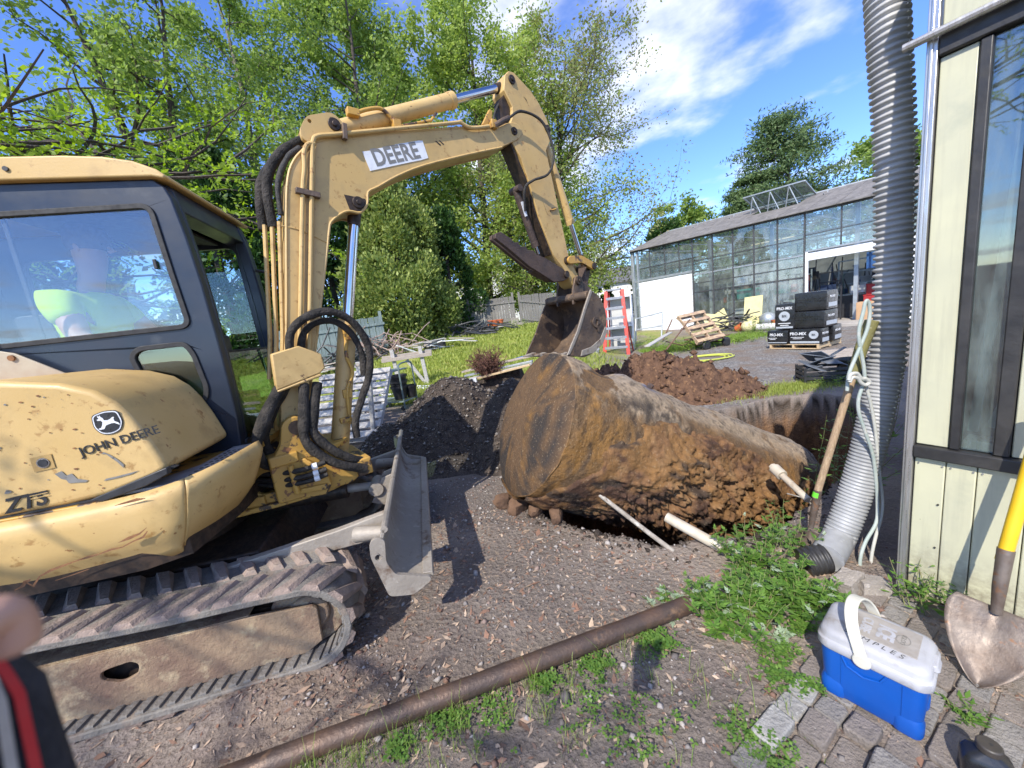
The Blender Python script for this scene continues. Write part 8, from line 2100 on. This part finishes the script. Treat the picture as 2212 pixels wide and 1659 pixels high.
# ------------------------------------------------------------------ people
def skin_body(name, joints, edges, root, mat, parent=None, sub=2):
    """one continuous surface grown over a skeleton; joints: {name: (xyz, rx, ry)}"""
    names = list(joints); idx = {k: i for i, k in enumerate(names)}
    me = bpy.data.meshes.new(name); me.from_pydata([joints[k][0] for k in names], [(idx[a], idx[b]) for a, b in edges], [])
    o = bpy.data.objects.new(name, me); COL.objects.link(o)
    sk = o.modifiers.new('skin', 'SKIN'); sk.use_smooth_shade = True; sk.branch_smoothing = .6
    if not me.skin_vertices: me.skin_vertices.new()
    for k in names:
        sv = me.skin_vertices[0].data[idx[k]]; sv.radius = (joints[k][1], joints[k][2] if len(joints[k]) > 2 else joints[k][1]); sv.use_root = (k == root)
    sb = o.modifiers.new('sub', 'SUBSURF'); sb.levels = sub; sb.render_levels = sub
    dg = bpy.context.evaluated_depsgraph_get(); m2 = bpy.data.meshes.new_from_object(o.evaluated_get(dg))
    bpy.data.objects.remove(o); bpy.data.meshes.remove(me)
    m2.materials.clear(); m2.materials.append(mat)
    o = bpy.data.objects.new(name, m2); COL.objects.link(o)
    m2.polygons.foreach_set('use_smooth', [True] * len(m2.polygons))
    if parent: o.parent = parent
    return o
def hexm(v): 
    return Matrix.Rotation(R(13), 4, 'Z')
def ex_w(f, l, u):
    c, s = math.cos(R(13)), math.sin(R(13)); return np.array([EX0[0] + f * c - l * s, EX0[1] + f * s + l * c, u])
m_skin = M('skin', (.52, .30, .22), (.46, .26, .19), 8, .5, spots=[((.55, .27, .2), 5, .6, .2)])
m_neon = M('neon_yellow_shirt', (.62, .86, .03), (.54, .78, .025), 5, .8, bump=.25, bscale=12)
m_trou = M('dark_trousers', (.03, .035, .05), (.045, .05, .06), 12, .9); m_hair = M('short_hair', (.10, .07, .05), (.06, .04, .03), 40, .8)
op = empty('person', ex_w(-1.06, .98, 1.54), R(13), 'operator in neon yellow shirt seated in the excavator cab', 'person')
J = {'pel': ((-.08, 0, .06), .15, .17), 'waist': ((-.1, 0, .2), .15, .18), 'chest': ((-.09, 0, .38), .15, .2), 'neckb': ((-.06, 0, .53), .075, .09), 'neck': ((-.03, 0, .60), .055), 'head0': ((-.01, 0, .68), .075, .07), 'head1': ((0, 0, .78), .095, .08), 'head2': ((-.01, 0, .86), .06, .055),
     'shl': ((-.08, .19, .48), .075), 'ell': ((.06, .27, .24), .052), 'wrl': ((.28, .25, .2), .034), 'hal': ((.34, .24, .21), .04, .025),
     'shr': ((-.08, -.19, .48), .075), 'elr': ((.02, -.27, .23), .052), 'wrr': ((.24, -.30, .19), .034), 'har': ((.30, -.30, .20), .04, .025),
     'hil': ((.0, .1, .05), .1), 'knl': ((.42, .13, .06), .07), 'anl': ((.46, .12, -.32), .045), 'tol': ((.58, .12, -.36), .035),
     'hir': ((.0, -.1, .05), .1), 'knr': ((.42, -.13, .06), .07), 'anr': ((.46, -.12, -.32), .045), 'tor': ((.58, -.12, -.36), .035)}
Ed = [('pel', 'waist'), ('waist', 'chest'), ('chest', 'neckb'), ('neckb', 'neck'), ('neck', 'head0'), ('head0', 'head1'), ('head1', 'head2'), ('chest', 'shl'), ('shl', 'ell'), ('ell', 'wrl'), ('wrl', 'hal'), ('chest', 'shr'), ('shr', 'elr'), ('elr', 'wrr'), ('wrr', 'har'), ('pel', 'hil'), ('hil', 'knl'), ('knl', 'anl'), ('anl', 'tol'), ('pel', 'hir'), ('hir', 'knr'), ('knr', 'anr'), ('anr', 'tor')]
body = skin_body('body', J, Ed, 'pel', m_skin, op)
# shirt and trousers sit on the body, cut from a slightly larger copy
J2 = {k: (v[0], v[1] * 1.1 + .006, (v[2] if len(v) > 2 else v[1]) * 1.1 + .006) for k, v in J.items() if k in ('pel', 'waist', 'chest', 'neckb', 'shl', 'shr')}
J2['ell2'] = ((.0, .235, .33), .074); J2['elr2'] = ((-.03, -.24, .33), .074)
skin_body('shirt', J2, [('pel', 'waist'), ('waist', 'chest'), ('chest', 'neckb'), ('chest', 'shl'), ('chest', 'shr'), ('shl', 'ell2'), ('shr', 'elr2')], 'pel', m_neon, op)
J3 = {k: (v[0], v[1] * 1.1 + .008, (v[2] if len(v) > 2 else v[1]) * 1.1 + .008) for k, v in J.items() if k in ('pel', 'hil', 'hir', 'knl', 'knr', 'anl', 'anr')}
skin_body('trousers', J3, [('pel', 'hil'), ('pel', 'hir'), ('hil', 'knl'), ('hir', 'knr'), ('knl', 'anl'), ('knr', 'anr')], 'pel', m_trou, op)
mb = MB(); mb.lathe([(.01, .93), (.06, .92), (.095, .87), (.10, .80), (.085, .76)], 20); mb.build('hair', m_hair, op, smooth=60)
mb = MB(); mb.tube([(.09, 0, .775), (.115, 0, .755), (.09, 0, .75)], [.008, .014, .012], 8); mb.build('nose', m_skin, op, smooth=60)
for y_ in (-.032, .032): mb = MB(); mb.lathe([(.001, -.01), (.009, -.005), (.009, .005), (.001, .01)], 10, M=Matrix.Translation((.083, y_, .79))); mb.build('eye', m_blk, op, smooth=60)
for y_ in (-.08, .08): mb = MB(); mb.lathe([(.001, -.03), (.014, -.015), (.014, .015), (.001, .03)], 10, M=Matrix.Translation((-.005, y_, .77))); mb.build('ear', m_skin, op, smooth=60)
mb = MB(); mb.box((.09, 0, .722), (.01, .045, .008)); mb.build('mouth', m_rust, op, .003)
# the photographer's raised hand and dark sleeve at the lower left edge
def cpt(px, py, d):
    v = ray(px, py); return CAMP + v / np.linalg.norm(v) * d
hp0 = cpt(-470, 1960, .36)
ph = empty('person', tuple(hp0), label='raised fist and black sleeve with red stripe at the lower left edge', cat='person')
L2_ = lambda p: tuple(np.array(p) - hp0)
w0, w1 = cpt(-445, 1860, .34), cpt(-435, 1780, .33)
kn = cpt(-418, 1650, .32); tp_ = cpt(-350, 1390, .31)
across = _r * .02 - _u * .002; dep = _f * .018
J = {'fore': (L2_(hp0), .042), 'wrist': (L2_(w0), .030, .034), 'palm': (L2_(w1 * .5 + kn * .5), .034, .042), 'kn0': (L2_(kn - across * 1.0), .022)}
Ed = [('fore', 'wrist'), ('wrist', 'palm'), ('palm', 'kn0')]
for i in range(4):
    o_ = kn + across * (.9 - i * .75) + dep * (.6 - i * .6) + _u * (.0 - .004 * i); a1_ = o_ + _u * .030 + _r * .004; a2_ = a1_ + _f * .026 + _u * .006; a3_ = a2_ - _u * .024 + _f * .004
    for nm, p_, r_ in (('a', o_, .0125), ('b', a1_, .0115), ('c', a2_, .0105), ('d', a3_, .0095)): J['f%d%s' % (i, nm)] = (L2_(p_), r_)
    Ed += [('palm', 'f%da' % i), ('f%da' % i, 'f%db' % i), ('f%db' % i, 'f%dc' % i), ('f%dc' % i, 'f%dd' % i)]
tb_ = w1 * .6 + kn * .4 - across * 1.6; t1_ = tb_ - _r * .016 + _u * .018 - _f * .006; t2_ = t1_ + _u * .028 - _r * .002; t3_ = t2_ + _u * .02 + _r * .004
for nm, p_, r_ in (('ta', tb_, .016), ('tb', t1_, .014), ('tc', t2_, .0125), ('td', t3_, .010)): J[nm] = (L2_(p_), r_)
Ed += [('palm', 'ta'), ('ta', 'tb'), ('tb', 'tc'), ('tc', 'td')]; del J['kn0']; Ed.remove(('palm', 'kn0'))
skin_body('body', J, Ed, 'palm', m_skin, ph)
m_slv = M('black_sleeve_knit', (.015, .015, .02), (.03, .03, .038), 60, .95, bump=.4, bscale=200)
s0_, s1_ = cpt(-95, 1390, .40), cpt(-75, 1900, .42)
mb = MB(); mb.tube([L2_(s0_), L2_(s0_ * .7 + s1_ * .3), L2_(s1_), L2_(s1_ + (s1_ - s0_) * .5)], [.012, .030, .042, .05], 24); slv = mb.build('sleeve', m_slv, ph, smooth=60)
def stripe(off_, w_, mat, nm):
    mb = MB(); P_ = []
    for t in np.linspace(.12, 1, 10):
        c_ = s0_ + (s1_ - s0_) * t; r0 = np.interp(t, [0, .3, 1], [.012, .030, .042]); ang_ = off_
        vd = (c_ - CAMP) / np.linalg.norm(c_ - CAMP); ax_ = (s1_ - s0_) / np.linalg.norm(s1_ - s0_); sd0 = np.cross(ax_, vd); sd0 /= np.linalg.norm(sd0); sd0 = sd0 if sd0 @ _r > 0 else -sd0; fc = np.cross(sd0, ax_); fc = fc if fc @ vd < 0 else -fc; nrm_ = fc * math.cos(ang_) + sd0 * math.sin(ang_); P_.append((c_ + nrm_ * (r0 + .0015), nrm_))
    V = []
    for c_, n_ in P_:
        sd = np.cross(n_, (s1_ - s0_) / np.linalg.norm(s1_ - s0_)); V += [np.array(L2_(c_ - sd * w_)), np.array(L2_(c_ + sd * w_))]
    mb.add(V, [(2 * i, 2 * i + 1, 2 * i + 3, 2 * i + 2) for i in range(9)]); return mb.build(nm, mat, slv, smooth=60)
stripe(.62, .0026, M('red_stripe', (.48, .03, .03), (.4, .025, .025), 60, .9), 'red_stripe'); stripe(.40, .0022, M('pale_stripe', (.42, .38, .34), (.36, .33, .3), 60, .9), 'pale_stripe'); stripe(-.1, .007, M('red_patch', (.40, .03, .03), (.05, .01, .01), 70, .9, lo=.45, hi=.5), 'red_patch')
